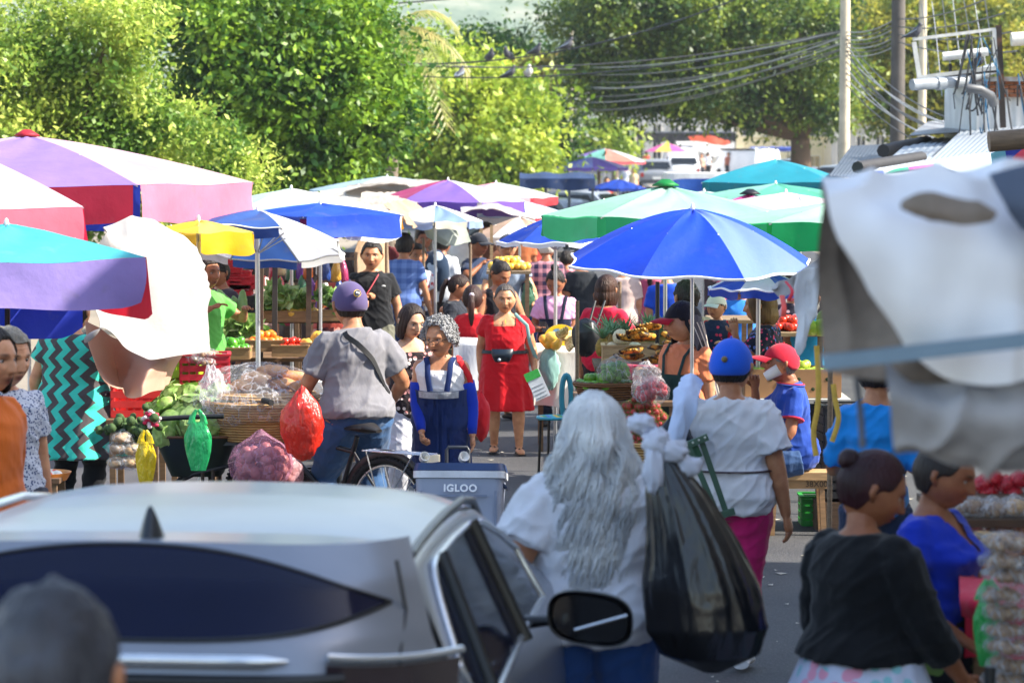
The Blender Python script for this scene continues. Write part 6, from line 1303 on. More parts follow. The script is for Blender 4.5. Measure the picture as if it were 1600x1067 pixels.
table('low table under the wide mango carton', 1150, 1330, 624, 21.15, .8, plain('#b9b6b0', .7)); 
crate('plastic_crate', .34, .3, .3, plain('#18191c', .5), 'black slatted crate right of the seated man', (GX(1322, 20.3, .6), 20.4, .55), 6, 5); crate('plastic_crate', .34, .3, .3, plain('#202126', .5), 'second black crate below the first one', (GX(1322, 20.3, .6), 20.42, .22), 2, 5)
mb = MB(); mb.box((0, 0, .1), (.4, .34, .2)); tag(mb.build('wooden_box', wood('#5a4636'), None, False, (GX(1322, 20.3, .6), 20.42, 0)), 'box under the two black crates', 'box')
# bench
Yb = 20.1; z = P(0, 735, Yb).z; x0, x1 = GX(1196, Yb, .5), GX(1296, Yb, .5); rt = thing('wooden_bench', 'rough pale wooden bench the red capped man sits on', 'bench', ((x0+x1)/2, Yb+.05, 0)); w_ = x1-x0
q = MB(); q.box((0, 0, z-.03), (w_, .28, .05)); q.build('seat', wood('#c9a070', 5), rt, False); q = MB(); q.box((0, -.12, z-.085), (w_*.9, .025, .055)); q.build('apron_board', wood('#b88f60', 5), rt, False)
for sx in (-1, 1):
    for sy in (-1, 1): q = MB(); q.bar((sx*(w_/2-.04), sy*.1, 0), (sx*(w_/2-.06), sy*.1, z-.055), .05, .035); q.build('leg', wood('#b58c62'), rt, False)
def text(body, size, loc, rot, mat, parent, name='lettering', ext=.002, align='CENTER', spacing=1.0, bold=0):
    cu = bpy.data.curves.new(name, 'FONT'); cu.body = body; cu.size = size; cu.extrude = ext; cu.align_x = align; cu.align_y = 'CENTER'; cu.space_character = spacing; cu.offset = bold; cu.materials.append(mat)
    t_ = bpy.data.objects.new('tmp', cu); COL.objects.link(t_); dg = bpy.context.evaluated_depsgraph_get(); me = bpy.data.meshes.new_from_object(t_.evaluated_get(dg)); bpy.data.objects.remove(t_)
    o = bpy.data.objects.new(name, me); COL.objects.link(o); o.parent = parent; o.location = loc; o.rotation_euler = rot; return o
text('38X00', .055, (.12, -.134, z-.083), (R(90), 0, 0), plain('#3a2a1c', .8), rt)
crate('plastic_crate', .26, .26, .2, plain('#2f9a3c', .5), 'green crate on the ground behind the bench', (GX(1282, 20.6, .4), 20.65, 0), 0, 4)
# --- near right stall (blurred): bags of nuts, apples, plantains
Yn = 9.8; tb, zn = table('near right stall counter under the sacks', 1515, 1680, 960, 10.7, 1.0, wood('#6d5238'), skirt=(cloth('#c62a48'), .16))
for k in range(9):
    for j in range(2):
        bag_of('grey bag of nuts at the %s of the tall stack, %s' % (('left', 'right')[j], ('topmost', 'second from the top', 'third from the top', 'fourth from the top', 'at mid height', 'just below mid height', 'third from the bottom', 'second from the bottom', 'lowest')[k]), 1572+j*62+random.uniform(-9, 9), 846+k*27+random.uniform(-3, 3), 9.6+.02*k+random.uniform(-.04, .04), (.078, .08, .034), 'nuts', .019, NUT, CLR, 18, 'nut bags in the tall stack', k*2+j, 'nut_bag', .1, False)
mb = MB(); mb.box((0, 0, zn/2-.25), (.35, .4, zn-.4)); tag(mb.build('wooden_box', wood('#4f3b2a'), None, False, (GX(1600, 9.7, .5), 9.75, 0)), 'box carrying the tall stack of nut bags', 'box')
for k, (x, y) in enumerate(((1535, 757), (1552, 748), (1572, 757), (1592, 750), (1545, 768), (1582, 770))): bag_of('red bag of shiny apples, ' + ('leftmost', 'upper left', 'middle', 'upper right', 'lower left', 'lower right')[k], x, y, 12.4, (.042, .04, .034), 'apples', .022, rindmat('#8a0c18', '#c81c2c', 8, .2), plastic_bag('#e0384a', .35), 12, 'red apple bags', k, 'apple_bag', .1)
for k, (x, y, m_, nn) in enumerate(((1512, 790, POT, 'potatoes'), (1550, 795, POT, 'potatoes'), (1585, 792, rindmat('#b89050', '#e0b870', 30), 'peanuts'), (1515, 825, ONI, 'shallots'), (1560, 830, NUT, 'nuts'), (1595, 828, rindmat('#c0a060', '#e8c890', 30), 'peanuts'))): bag_of('open sack of %s on the near counter, %s' % (nn, ('back left', 'back middle', 'back right', 'front left', 'front middle', 'front right')[k]), x, y, 11.6, (.062, .06, .042), nn, .018, m_, CLR2, 26, 'sacks on the near counter', k+20, 'produce_sack', .1)
tb, zq = table('upper shelf behind the near counter', 1480, 1680, 812, 11.5, .9, wood('#5a442f')); tb, zq2 = table('back rack holding the apple bags', 1500, 1680, 778, 12.3, .4, wood('#4a382a'))
ol = heap(plant, [P(x, y, 11.1) for x, y in ((1508, 848), (1525, 850), (1512, 860), (1530, 868), (1518, 878), (1535, 884), (1545, 860))], 'spotted plantain hand on the near right counter', 'plantains', 'plantains on the near right counter', .1)
for o in ol: o.rotation_euler = (0, 0, rg.uniform(-1, 1))
drape('red_cloth', [[(1498, 895, 10.9), (1530, 905, 10.8), (1560, 900, 10.9)], [(1500, 930, 10.3), (1530, 935, 10.2), (1565, 930, 10.3)], [(1505, 962, 10.25), (1535, 965, 10.2), (1570, 960, 10.25)]], 'bright pink red cloth under the plantains', cloth('#d82848'), 'cloth', None, 20, 20, .02, 6)
tshirt_bag(1522, 1566, 905, 1040, 9.9, plastic_bag('#2fae54', .85), 'green carrier bag beside the stack of nut bags', 7)
q = MB(); q.tube([(0, 0, 0), (0, 0, .75)], .017, 12); tag(q.build('stall_post', plain('#1a1b1e', .5), None, True, (GX(1544, 8.6, .5), 8.6, P(0, 1040, 8.6).z-.75)), 'short dark post top at the bottom right', 'post')
mb = MB(); mb.box((0, 0, .2), (.2, .25, .4)); 
# ------------------------------------------------------------------ the people
JE = cloth('#2f4a72', bump=.5); JE2 = cloth('#3a5f9a', bump=.5); BLK = cloth('#1a1a1e'); WHT = cloth('#d9dbe2'); CRW = 'shoppers further down the street'
def T(col, pat=None, **k):
    mk = {a: k.pop(a) for a in ('c2', 'c3', 'scale', 'bump') if a in k}; return dict(m=cloth(col, pat, **mk), **k)
def pt_(c='#2f4a72', **k): return dict(m=cloth(c, bump=.45), **k)
def W(I, v): return I['MW']@Vector(v)
# man on the bicycle
I = person(556, 19.3, 420, -158, 'man in a grey polo shirt and purple cap astride a bicycle', h=1.84, pel=.475, lean=7, w=1.12, b=1.15, skin='brown', hair='short', hc='#15100d', lod=2, armfat=1.15,
           la=(.05, -.17, -.21), ra=(.09, -.12, -.22), ll=(.02, .03), rl=(-.03, .05), tops=[T('#7b7a80', hem=-.012, sleeve=.72, flare=.012, amp=.006, e=.012, se=.012)], bottoms=[pt_('#34547c', le=.010)], shoes='#1c1c1e', cap=('#564a72', '#564a72', 0))
strap(I, 'sling_strap', [(146, .292), (172, .25), (198, .19), (222, .12), (250, .06)], .034, plain('#15161a', .5), off=.022)
mb = MB(); mb.tube([Vector((0, 0, .012)), Vector((0, 0, 0))], .024, 20); o = mb.build('cap_badge', plain('#e8c040', .5), I['root']); M_ = I['HM']; o.location = M_@Vector((0, 1.03, .55)); o.rotation_euler = (R(-72), 0, 0)
mb = MB(); mb.tube([Vector((0, 0, .016)), Vector((0, 0, .011))], .020, 20); mb.tube([(-.012, 0, .018), (.012, 0, .018)], .004, 6, 1, 1); mb.tube([(-.009, .009, .018), (.009, -.009, .018)], .003, 6, 1, 1); o = mb.build('badge_face', [plain('#1c2444', .5), plain('#f2efe6', .5)], o)
mb = MB(); A_ = [M_@Vector((.8*math.sin(a), .88*math.cos(a), .12)) for a in np.linspace(-.55, .55, 9)]; mb.tube(A_, .008, 6); mb.build('cap_strap', plain('#17171b', .6), I['root'])
# woman in floral blouse
I = person(641, 21.2, 472, 14, 'woman with a black bob, floral blouse and white trousers', skin='light', w=1.12, b=1.1, hair='bob', hc='#1a120f', hc2='#3a2620', lod=2, head=(18, 14), tops=[T('#2a2024', 'floral', c2='#c88a88', c3='#e8d8d0', scale=26, hem=-.06, sleeve=.5, scoop=.06, nw=.055, flare=.014)], bottoms=[dict(m=cloth('#cfd0da'), le=.014)], shoes='#d8d2c8', fat=.05, lips='#a0504a')
# woman with the cooler
I = person(690, 19.9, 494, -6, 'grey curly haired woman in spectacles and navy apron pulling the cooler', skin='tan', w=1.16, b=1.1, lean=7, hair='curly', hc='#6e6e70', hc2='#c4c4c6', lod=2, head=(-22, 6), age=1, mouth=.5, armfat=1.1, fat=.04, brow=.4,
           ra=(-.02, -.10, -.285), la=(.05, -.02, -.305), rh='grip', tops=[T('#e6e6ea', sleeve=0, hem=-.06, flare=.01, scoop=.055, nw=.05, e=.007)], bottoms=[dict(m=cloth('#1f2c58'), le=.012)], shoes='#2a2a2c')
nv = cloth('#1c3064'); sheet(I, 'apron', -78, 78, -.27, .165, nv, .026, .10, 30, 30, .0006)
for sg in (-1, 1):
    pts = [I['surf'](R(sg*18), .165, .022), I['surf'](R(sg*22), .23, .022), I['surf'](R(sg*30), .285, .024), I['surf'](R(sg*55), .305, .03), I['surf'](R(sg*150), .29, .02)]; q = MB(); q.tube(pts, .019, 8, .25, up=(0, -1, 0)); q.build('apron_strap', nv, I['root'])
    m_ = MB(); S0, E0, W0 = I['SH'][sg], I['EL'][sg], I['WR'][sg]; h_ = I['h']; m_.tube([S0.lerp(E0, .42), S0.lerp(E0, .7), E0, E0.lerp(W0, .35), E0.lerp(W0, .7), E0.lerp(W0, .95)], [.040*h_, .037*h_, .032*h_, .030*h_, .024*h_, .0195*h_], 14); m_.build('arm_sleeve', cloth('#1638b4'), I['root'], 'all')
sheet(I, 'lace_band', -42, 42, .135, .165, plain('#b9bcc4', .8, scale=60), .036, 0, 16, 3)
g_ = MB(); M_ = I['HM']
for sg in (-1, 1): g_.tube([M_@Vector((sg*.29+.20*math.cos(t), -1.02, -.06+.13*math.sin(t))) for t in np.linspace(0, 2*PI, 21)], .0018, 5); g_.tube([M_@Vector((sg*.49, -1.0, -.02)), M_@Vector((sg*.76, .0, .06))], .002, 5)
g_.tube([M_@Vector((-.09, -1.03, -.04)), M_@Vector((.09, -1.03, -.04))], .002, 5); g_.build('spectacles', plain('#1c1a1c', .3), I['root'])
pts = [I['surf'](R(150), .25, .02), I['surf'](R(100), .30, .03), I['surf'](R(60), .29, .035), I['surf'](R(75), .22, .03), I['surf'](R(95), .12, .05)]; q = MB(); q.tube(pts, .022, 8, .3, up=(0, -1, 0)); q.build('shoulder_strap', cloth('#d0242c'), I['root'])
a = film('shoulder_bag', (0, 0, 0), (.06, .10, .15), cloth('#e0262e'), None, 'red cloth bag on the shoulder of the cooler woman', 'bag', .15, 4, None, 40, tuple(P(752, 655, 20.15)), taper=-.15)
# woman in red
I = person(789, 25.4, 443, 2, 'stout woman in a red dress with a black waist bag', skin='tan', w=1.26, b=1.28, hair='tied', hc='#2a2422', hc2='#6a625e', lod=2, age=1, armfat=1.3, fat=.10, head=(0, 4), hs=1.2,
           ra=(.045, .05, -.30), la=(.075, -.04, -.285), ll=(-.03, .02), rl=(.05, .0), tops=[T('#c8101e', hem=-.03, sleeve=.48, scoop=.075, nw=.052, skirt=(.262, .028), e=.010, amp=.003)], shoes=('#1a1414',))
b_ = sheet(I, 'waist_belt', -180, 180, .075, .095, plain('#16202c', .5), .026, 0, 48, 3)
q = MB(); A = []; h_ = I['h']
for i in range(9):
    f = i/8; z = -.045*math.sin(PI*f*.5)-.0; wd = .085*(1-.45*f); A.append([tuple(I['surf'](R(-8)+wd*6.5*math.sin(t)*.9, .105-.075*f, .024+.035*(.5+.5*math.cos(t))*math.sin(PI*(.15+.75*f)))) for t in np.linspace(-PI, PI, 24)])
q.grid(A, 0); q.build('waist_bag', plain('#15202e', .35, scale=12), I['root'], 'all')
q = MB(); q.ball(tuple(I['surf'](R(-12), .045, .062)), .014, 10); q.build('bag_emblem', plain('#aab4c4', .4), I['root'])
q = MB(); q.tube([I['surf'](R(48), .305, .03), I['surf'](R(52), .24, .045), I['surf'](R(66), .14, .05), I['surf'](R(84), .04, .06)], .016, 8, .3, up=(0, -1, 0)); q.build('bag_strap', cloth('#8fb9b4'), I['root'])
q = MB(); q.tube([I['surf'](R(0), .275, .012), I['surf'](R(0), .25, .012)], .004, 6); q.tube([I['surf'](R(-2), .262, .014), I['surf'](R(2), .262, .014)], .003, 6); q.build('cross_pendant', plain('#d8b050', .3), I['root'])
film('cloth_tote', (0, 0, 0), (.085, .04, .17), cloth('#8fbab4'), None, 'teal cloth tote hanging at the side of the woman in red', 'bag', .28, 6, None, 40, tuple(P(858, 580, 25.5)), taper=-.25)
p = P(840, 598, 25.0); rt = thing('leaflet', 'white and green leaflet held by the woman in red', 'leaflet', tuple(p)); q = MB(); q.box((0, 0, -.02), (.13, .004, .24), rot=(0, R(-24), 0)); q.build('paper', plain('#dfe2e8', .8), rt, False); q = MB()
q.box((-.045, -.005, .062), (.128, .004, .07), rot=(0, R(-24), 0)); q.build('green_panel', plain('#3fae4a', .6, scale=30), rt, False); q = MB()
for k in range(4): q.box((.0+k*.013, -.004, -.025-k*.03), (.10, .003, .006), rot=(0, R(-24), 0))
q.build('print_lines', plain('#8a8f98', .8), rt, False)
# mid row people
I = person(581, 29, 374, 4, 'young man in a black polo shirt facing the camera', skin='tan', w=1.15, b=1.05, hair='short', hc='#120d0b', lod=2, fat=.04, head=(-4, 2), ra=(-.05, -.08, -.10), rel=(.6, .3, -.6), rh='grip', la=(.07, -.02, -.30), tops=[T('#17181c', hem=-.06, sleeve=.6, flare=.01)], bottoms=[pt_('#6a6a5c')], shoes='#222222', armfat=1.1)
q = MB(); q.tube([I['surf'](R(20), .285, .025), I['surf'](R(-2), .22, .03), I['surf'](R(-20), .16, .03)], .006, 6); q.build('pink_strap', plain('#d85a64', .6), I['root']); q = MB(); q.ball(tuple(I['surf'](R(32), .22, .013)), (.022, .006, .010), 8); q.build('chest_logo', plain('#d8dad8', .6), I['root'])
person(563, 31, 390, 175, 'man in a dark tee shirt just behind the young man in black', skin='tan', hair='short', hc='#3a3633', hc2='#77726c', lod=1, w=1.2, tops=[T('#23242a')], bottoms=[pt_('#3a3a3c')])
person(711, 28, 427, 80, 'girl with a ponytail and navy tee shirt looking right', skin='brown', hair='pony', hc='#120c0a', hc2='#3a2018', lod=2, head=(10, 18), w=1.15, la=(.14, .03, -.14), lel=(.8, .8, -.3), ra=(.05, -.1, -.25), tops=[T('#20242e', hem=-.07)], bottoms=[pt_('#5c5a48')])
person(738, 27.4, 450, 176, 'small girl in red seen from behind with a long ponytail', skin='brown', hair='pony', hc='#120c0b', hc2='#4a2c26', lod=1, hs=1.35, w=1.0, ra=(.05, -.1, -.22), tops=[T('#c01824')], bottoms=[pt_('#c8ccd4')])
person(779, 28.6, 405, 28, 'woman with a bun and sleeveless black top looking down', skin='brown', hair='bun', hc='#140d0b', lod=1, head=(12, 30), w=1.15, armfat=1.2, tops=[T('#1c1a20', sleeve=0, scoop=.05, nw=.05)], bottoms=[pt_('#26242a')], la=(.03, -.16, -.2), ra=(.03, -.16, -.2))
I = person(869, 28.0, 418, -8, 'woman in a pink tee shirt and navy dungaree apron reading a phone', skin='deep', hair='topbun', hc='#120c0a', lod=2, head=(-6, 32), w=1.15, fat=.05, la=(-.06, -.15, -.17), ra=(-.01, -.14, -.16), rh='up', lh='up', tops=[T('#e4a8cc', hem=-.05, sleeve=.6)], bottoms=[pt_('#1c2034')])
sheet(I, 'apron', -60, 60, -.15, .16, cloth('#1d2338', 'plaid', c2='#2c3450', scale=18), .02, .05, 20, 16)
for sg in (-1, 1): q = MB(); q.tube([I['surf'](R(sg*22), .16, .022), I['surf'](R(sg*28), .25, .022), I['surf'](R(sg*60), .303, .03)], .016, 8, .3, up=(0, -1, 0)); q.build('apron_strap', cloth('#1d2338'), I['root'])
w_ = W(I, I['WR'][-1]); mb = MB(); mb.box((0, 0, 0), (.075, .15, .010)); tag(mb.build('mobile_phone', plain('#15161a', .2), None, False, tuple(w_+Vector((.04, -.09, .03))), (R(35), 0, R(20))), 'dark mobile phone held by the woman in the pink tee shirt', 'phone')
I = person(945, 25.2, 428, 152, 'woman in a crimson top carrying a black handbag', skin='brown', hair='bob', hc='#1c120e', hc2='#4a2a1c', lod=1, w=1.12, la=(.05, .0, -.3), ra=(.06, -.15, -.2), tops=[T('#d0183c', hem=-.05, sleeve=.62)], bottoms=[pt_('#17171c')])
q = MB(); q.tube([P(930, 470, 24.8), P(922, 500, 24.7), P(915, 530, 24.6)], .010, 6); q.tube([P(945, 470, 24.9), P(935, 500, 24.75), P(922, 530, 24.65)], .010, 6); c = P(925, 500, 24.75); q.V = [v-np.array(c) for v in q.V]; hb = tag(q.build('handbag', plain('#131418', .4), None, True, tuple(c)), 'black leather handbag on the back of the crimson top', 'bag')
film('bag_body', tuple(P(915, 528, 24.6)-c), (.115, .07, .155), plain('#14161c', .28, scale=9), hb, None, nz=.12, seed=5, knot=False, taper=-.15)
I = person(1072, 20.5, 474, -42, 'fruit seller in an orange tee shirt, red peaked cap and striped shawl', skin='tan', w=1.22, b=1.2, fat=.14, hair='tied', hc='#17100d', lod=2, head=(-34, 2), hs=1.28, armfat=1.2, tops=[T('#e88a5c', hem=-.06, sleeve=.7, flare=.01)], bottoms=[pt_('#2c2c30')], cap=('#1f1c22', '#c0182c', -34+34))
ga = cloth('#24403c'); sheet(I, 'apron', -62, 62, -.2, .17, ga, .022, .06, 20, 16)
for sg in (-1, 1): q = MB(); q.tube([I['surf'](R(sg*20), .165, .024), I['surf'](R(sg*26), .25, .024), I['surf'](R(sg*62), .304, .03)], .013, 8, .3, up=(0, -1, 0)); q.build('apron_strap', ga, I['root'])
A = []; M_ = I['HM']                                             # shawl over the cap and down the back
for i in range(22):
    f = i/21; row = []
    for j in range(33):
        a = PI/2*(-1+2*j/32)*1.08; sx, cy = math.sin(a), math.cos(a)
        if f < .4: t = f/.4; th = t*PI/2; p = M_@Vector((.84*sx*math.sin(th)+0, (1.04*cy*math.sin(th))-.22*(1-t)*0, .93*math.cos(th)))
        else:
            t = (f-.4)/.6; b0 = M_@Vector((.84*sx, 1.04*cy, 0)); s_ = I['tp'](.135*I['h']/I['h']*sx*1.25*(.8+.2*t), .035+.10*cy*(1+.2*t), .24-.30*t); k = t*t*(3-2*t); p = b0.lerp(Vector((s_.x*(1), s_.y, s_.z)), k)
        row.append(tuple(p+Vector((0, 0, .004*math.sin(j*1.9)*f))))
    A.append(row)
q = MB(); q.grid(A); q.grid(np.array(A)[::-1]*.995); q.build('shawl', cloth('#1d1b22', 'stripes', c2='#4f4c52', scale=14), I['root'], 'all')
q = MB()
for j in (20, 23, 26, 29): q.tube([Vector(A[i][j])+Vector((0, .004, .004)) for i in range(9, 22)], .005, 5)
q.build('shawl_stripes', plain('#d8cfc0', .8), I['root'])
person(1076, 23.2, 436, 205, 'man in an olive tee shirt turned away behind the fruit seller', skin='tan', hair='short', hc='#17110e', lod=1, w=1.15, tops=[T('#3a3e34')], bottoms=[pt_('#2e3440')], la=(.06, -.14, -.17), ra=(.0, -.2, -.08))
person(1121, 23.0, 449, -22, 'small child in a white patterned cap and navy waistcoat being carried', h=.86, base=.66, skin='tan', hair='short', hc='#1c1410', lod=1, hs=1.62, head=(-12, 0), w=1.25, pel=.42, ll=(.08, -.16, .2), rl=(.08, -.16, .2), la=(.0, -.17, -.14), ra=(.02, -.16, -.1), tops=[T('#b81c28', sleeve=1.3, e=.012), dict(m=cloth('#1f2c48', 'dots', c2='#e04060', scale=22), sleeve=0, e=.022, name='waistcoat')], bottoms=[pt_('#2c3c5c')], cap=('#d8d6cc', '#c8ccd4', 0), shoes='#e8e4da')
I = person(1196, 22, 448, -105, 'woman with fair wavy hair and spotted navy blouse raising a hand to her mouth', skin='brown', hair='bob', hc='#2a1a12', hc2='#b08850', lod=1, w=1.2, b=1.1, armfat=1.15, la=(.0, -.13, .01), lel=(.3, -.3, -1), ra=(.05, -.1, -.26), tops=[T('#161c34', 'floral', c2='#d83a6a', c3='#5a78c8', scale=34, sleeve=.5)], bottoms=[pt_('#2a2c38')])
# seated man drinking
hB = 1.60; I = person(1243, 20.15, 530, -84, 'seated man in a red cap and blue polo shirt drinking from a cup', h=hB, pel=.335, lean=6, skin='deep', w=1.05, b=1.1, hair='short', hc='#3a3632', hc2='#8a8680', lod=2, age=1, head=(0, -8),
           la=(.01, -.16, -.205), lel=(.5, .8, -.2), ra=(-.03, -.14, .025), rel=(.2, -.45, -1), rh='grip', ll=(.06, -.165, .045), rl=(.07, -.25, .045), tops=[T('#20449c', hem=-.055, sleeve=.62, flare=.006)], bottoms=[pt_('#34507c', le=.014)], shoes='#141416', cap=('#c22038', '#c22038', 0))
q = MB(); q.tube([I['surf'](R(a), .296+.01*math.cos(R(a)), .012) for a in np.linspace(-170, 170, 25)], .010, 8, .5); q.build('shirt_collar', cloth('#24489e'), I['root']); q = MB(); q.tube([I['surf'](R(a), .302+.01*math.cos(R(a)), .016) for a in np.linspace(-170, 170, 25)], .005, 6); q.build('collar_piping', cloth('#d02c44'), I['root'])
for sg in (-1, 1): S0, E0 = I['SH'][sg], I['EL'][sg]; q = MB(); q.tube([S0.lerp(E0, .60), S0.lerp(E0, .63)], .052*hB, 14); q.build('cuff_piping', cloth('#d02c44'), I['root'])
w_ = W(I, I['WR'][-1]); c = w_+Vector((-.055, -.02, .055)); q = MB(); q.lathe([(0, -.05), (.030, -.05), (.044, .055), (.047, .058), (.041, .055), (.028, -.044), (0, -.044)], 24); tag(q.build('paper_cup', plain('#e8e2d8', .6, bump=0), None, True, tuple(P(1206, 583, 20.08)), (R(8), R(58), 0)), 'white cup tilted to the mouth of the seated man', 'cup')
q = MB(); M_ = Matrix.Identity(4); A_ = I['AN'][1]; q.tube([Vector((A_.x+.045, A_.y-.03, .07)), Vector((A_.x+.05, A_.y-.07, .045)), Vector((A_.x+.045, A_.y-.14, .085))], [.003, .008, .002], 6); q.build('shoe_mark', plain('#e8e8e8', .5), I['root'])
# blue capped woman walking away
I = person(1142, 14.9, 530, 172, 'person in a bright blue cap and white tee shirt walking away', skin='brown', w=1.18, b=1.15, armfat=1.2, hair='short', hc='#120d0b', lod=2, head=(-10, 0), hs=1.22, la=(.07, -.12, -.24), lel=(1, .6, -.2), ra=(.075, .0, -.305), rh='relax', ll=(-.10, .0), rl=(.06, -.02), tops=[T('#d8d8de', hem=-.045, sleeve=.72, flare=.012, amp=.007, e=.016, se=.016)], bottoms=[dict(m=cloth('#c01c6a', bump=.2), e=.005, le=.003, len=1.75)], shoes='#d8d8dc', cap=('#1c58d0', '#1c58d0', 0))
q = MB(); q.tube([I['surf'](R(a), .088, .030) for a in np.linspace(-180, 180, 41)], .014, 8, .35, up=(0, 0, 1)); q.build('waist_belt', plain('#3a2228', .5), I['root'])
M_ = I['HM']; q = MB(); q.ball(tuple(M_@Vector((0, 1.04, .36))), .016, 12); q.build('cap_badge', plain('#6a5a30', .5), I['root'])
# woman with long grey hair
I = person(928, 10.9, 612, 176, 'woman with very long wavy grey hair and a white tee shirt', skin='brown', w=1.32, b=1.2, armfat=1.35, hair='short', hc='#a0a4a8', hc2='#e0e2e2', lod=2, la=(.10, .02, -.29), ra=(.09, -.16, -.13), rel=(1, .7, -.2), hs=1.18, tops=[T('#d4d6de', hem=-.05, sleeve=.68, flare=.016, amp=.008, e=.016, se=.018)], bottoms=[pt_('#2c4f8c', le=.02)], shoes='#2a2a2e')
M_ = I['HM']; s_ = .068*1.18*I['h']; mb = MB(); rgn = np.random.default_rng(5); K = 1800
for k in range(K):
    a = rgn.uniform(-2.05, 2.05); th0 = R(rgn.uniform(1, 30)); r1 = rgn.uniform(.94, 1.16); L = rgn.uniform(3.5, 4.85)*(1-.16*abs(a)); ph = 2.2*math.sin(a*5)+rgn.uniform(-.5, .5); fq = 1.85+.1*rgn.normal(); pts = []
    for i in range(19):
        f = i/18
        if f < .25: th = th0+(R(92)-th0)*f/.25; p = np.array([.76*r1*math.sin(th)*math.sin(a), .95*r1*math.sin(th)*math.cos(a), 1.04*math.cos(th)+.03])
        else:
            t = (f-.25)/.75; wd = 1+.64*math.sin(min(1, t*1.5)*PI/2)-.14*t*t; p = np.array([.76*r1*math.sin(a)*wd, max(.95*r1*math.cos(a), -.1)*(1+.22*t)+.12*math.sin(t*PI)+.12, -L*t+.02]); p[0] += .085*math.sin(t*fq*6.28*1.6+ph); p[1] += .10*math.cos(t*fq*6.28*1.6+ph)+.05*r1
        pts.append(M_@Vector(p))
    mb.tube(pts, [.004]+[rgn.uniform(.0028, .0052)]*15+[.007, .004, .001], 4, .6, cap=False)
lm = hairmat('#9a9fa6', '#f2f2f0'); mb.build('long_hair', lm, I['root'], 'all')
sh_ = MB(); A = []
for i in range(26):
    f = i/25; row = []
    for j in range(34):
        a = -1.95+3.9*j/33
        if f < .25: th = R(6)+R(86)*f/.25; p = (.75*math.sin(th)*math.sin(a), .93*math.sin(th)*math.cos(a), 1.02*math.cos(th)+.01)
        else: t = (f-.25)/.75; wd = 1+.55*math.sin(min(1, t*1.5)*PI/2)-.16*t*t; p = (.75*math.sin(a)*wd, max(.93*math.cos(a), -.1)*(1+.2*t)+.12*math.sin(t*PI)+.08, -4.1*(1-.1*abs(a))*t)
        row.append(tuple(M_@Vector(p)))
    A.append(row)
sh_.grid(A); sh_.build('hair_underlayer', hairmat('#7c8188', '#c4c8cc'), I['root'], 'all')
# black bin bag over her shoulder, tied with a white towel
cb = P(1092, 905, 10.55); mb = MB(); A = []; n = 120
for i in range(60):
    f = i/59; r_ = np.interp(f, [0, .06, .2, .4, .62, .8, .92, 1], [.018, .05, .105, .155, .205, .215, .17, .03]); z = .47-.80*f; x = -.155+.20*f**.8+.03*math.sin(f*3); row = []
    for j in range(n):
        a = 2*PI*j/n; fo = (1-f)**.6; k = 1+.10*fo*vnoise(np.array([math.cos(a)*7, math.sin(a)*7, f*.8]), 3)+.05*vnoise(np.array([math.cos(a)*3, math.sin(a)*3, f*5]), 8)+.035*(1-abs(vnoise(np.array([math.cos(a)*4+f*3, math.sin(a)*4, f*8]), 5)))**4*f; row.append((x+r_*k*math.cos(a), r_*.72*k*math.sin(a), z))
    A.append(row)
mb.grid(A, 0, cv=True); t = NT('bin bag'); t.base((.006, .0065, .009), .25); t.b.inputs['Specular IOR Level'].default_value = .7; nn = t.n('TexNoise'); nn.inputs['Scale'].default_value = 9; nn.inputs['Detail'].default_value = 5; t.l(t.co((1.6, 1.6, .5)), nn.inputs[0]); t.bump(t.math('ABSOLUTE', t.math('SUBTRACT', nn.outputs['Fac'], .5)), .5, .02)
bb = tag(mb.build('bin_bag', t.m, None, 'all', tuple(cb)), 'bulging black bin bag slung from the grey haired woman', 'bag')
q = MB(); f_ = MB()
for (bx_, by_, bz_, r1, r2, r3, sd2) in ((-.155, -.03, .49, .06, .05, .06, 3), (-.165, -.05, .40, .045, .03, .10, 5), (-.10, -.03, .46, .07, .04, .045, 7), (-.045, -.01, .40, .06, .035, .05, 9), (-.20, 0, .55, .06, .05, .04, 11)): q.ball((bx_, by_, bz_), (r1*.78, r2*.78, r3*.85), 26, 0, .5, sd2, 3)
tag(q.build('towel', cloth('#c9cede'), None, 'all', tuple(cb)), 'white towel knotted round the neck of the black bin bag', 'towel')
# folding stool on the back of the blue capped person
c = P(1100, 730, 14.35); rt = thing('folding_stool', 'green folding stool slung behind the blue capped person', 'stool', tuple(c)); gmt = plain('#3c5a48', .45)
def fs(x, y, d=0): return Vector(P(x, y, 14.35+d))-c
for a, b, w_ in (((1048, 706, 0), (1106, 682, 0), .032), ((1104, 812, 0), (1148, 798, 0), .032), ((1075, 695, 0), (1122, 806, 0), .028), ((1095, 686, .03), (1135, 802, .03), .028), ((1060, 700, .05), (1090, 690, .05), .02)): q = MB(); q.bar(fs(*a), fs(*b), w_); q.build('frame_bar', gmt, rt)
q = MB(); q.grid([[fs(1056, 706), fs(1090, 694)], [fs(1062, 728), fs(1098, 712)]]); q.build('canvas_strap', cloth('#3a5a44'), rt)
q = MB()
for k in range(6): q.ball(tuple(fs(1054+k*9.5, 703-k*3.9, -.02)), .006, 6)
q.build('rivets', plain('#c8ccc4', .3), rt)
drape('towel', [[(1066, 596, 14.85), (1082, 588, 14.9), (1096, 600, 14.9)], [(1054, 622, 14.62), (1072, 612, 14.60), (1090, 622, 14.62)], [(1046, 665, 14.56), (1062, 660, 14.52), (1078, 668, 14.56)], [(1040, 706, 14.56), (1052, 704, 14.54), (1066, 710, 14.56)]], 'pale blue towel over the left shoulder of the blue capped person', cloth('#b9c8e6'), 'towel', None, 30, 20, .03, 14, 3, (1, 1, .3))
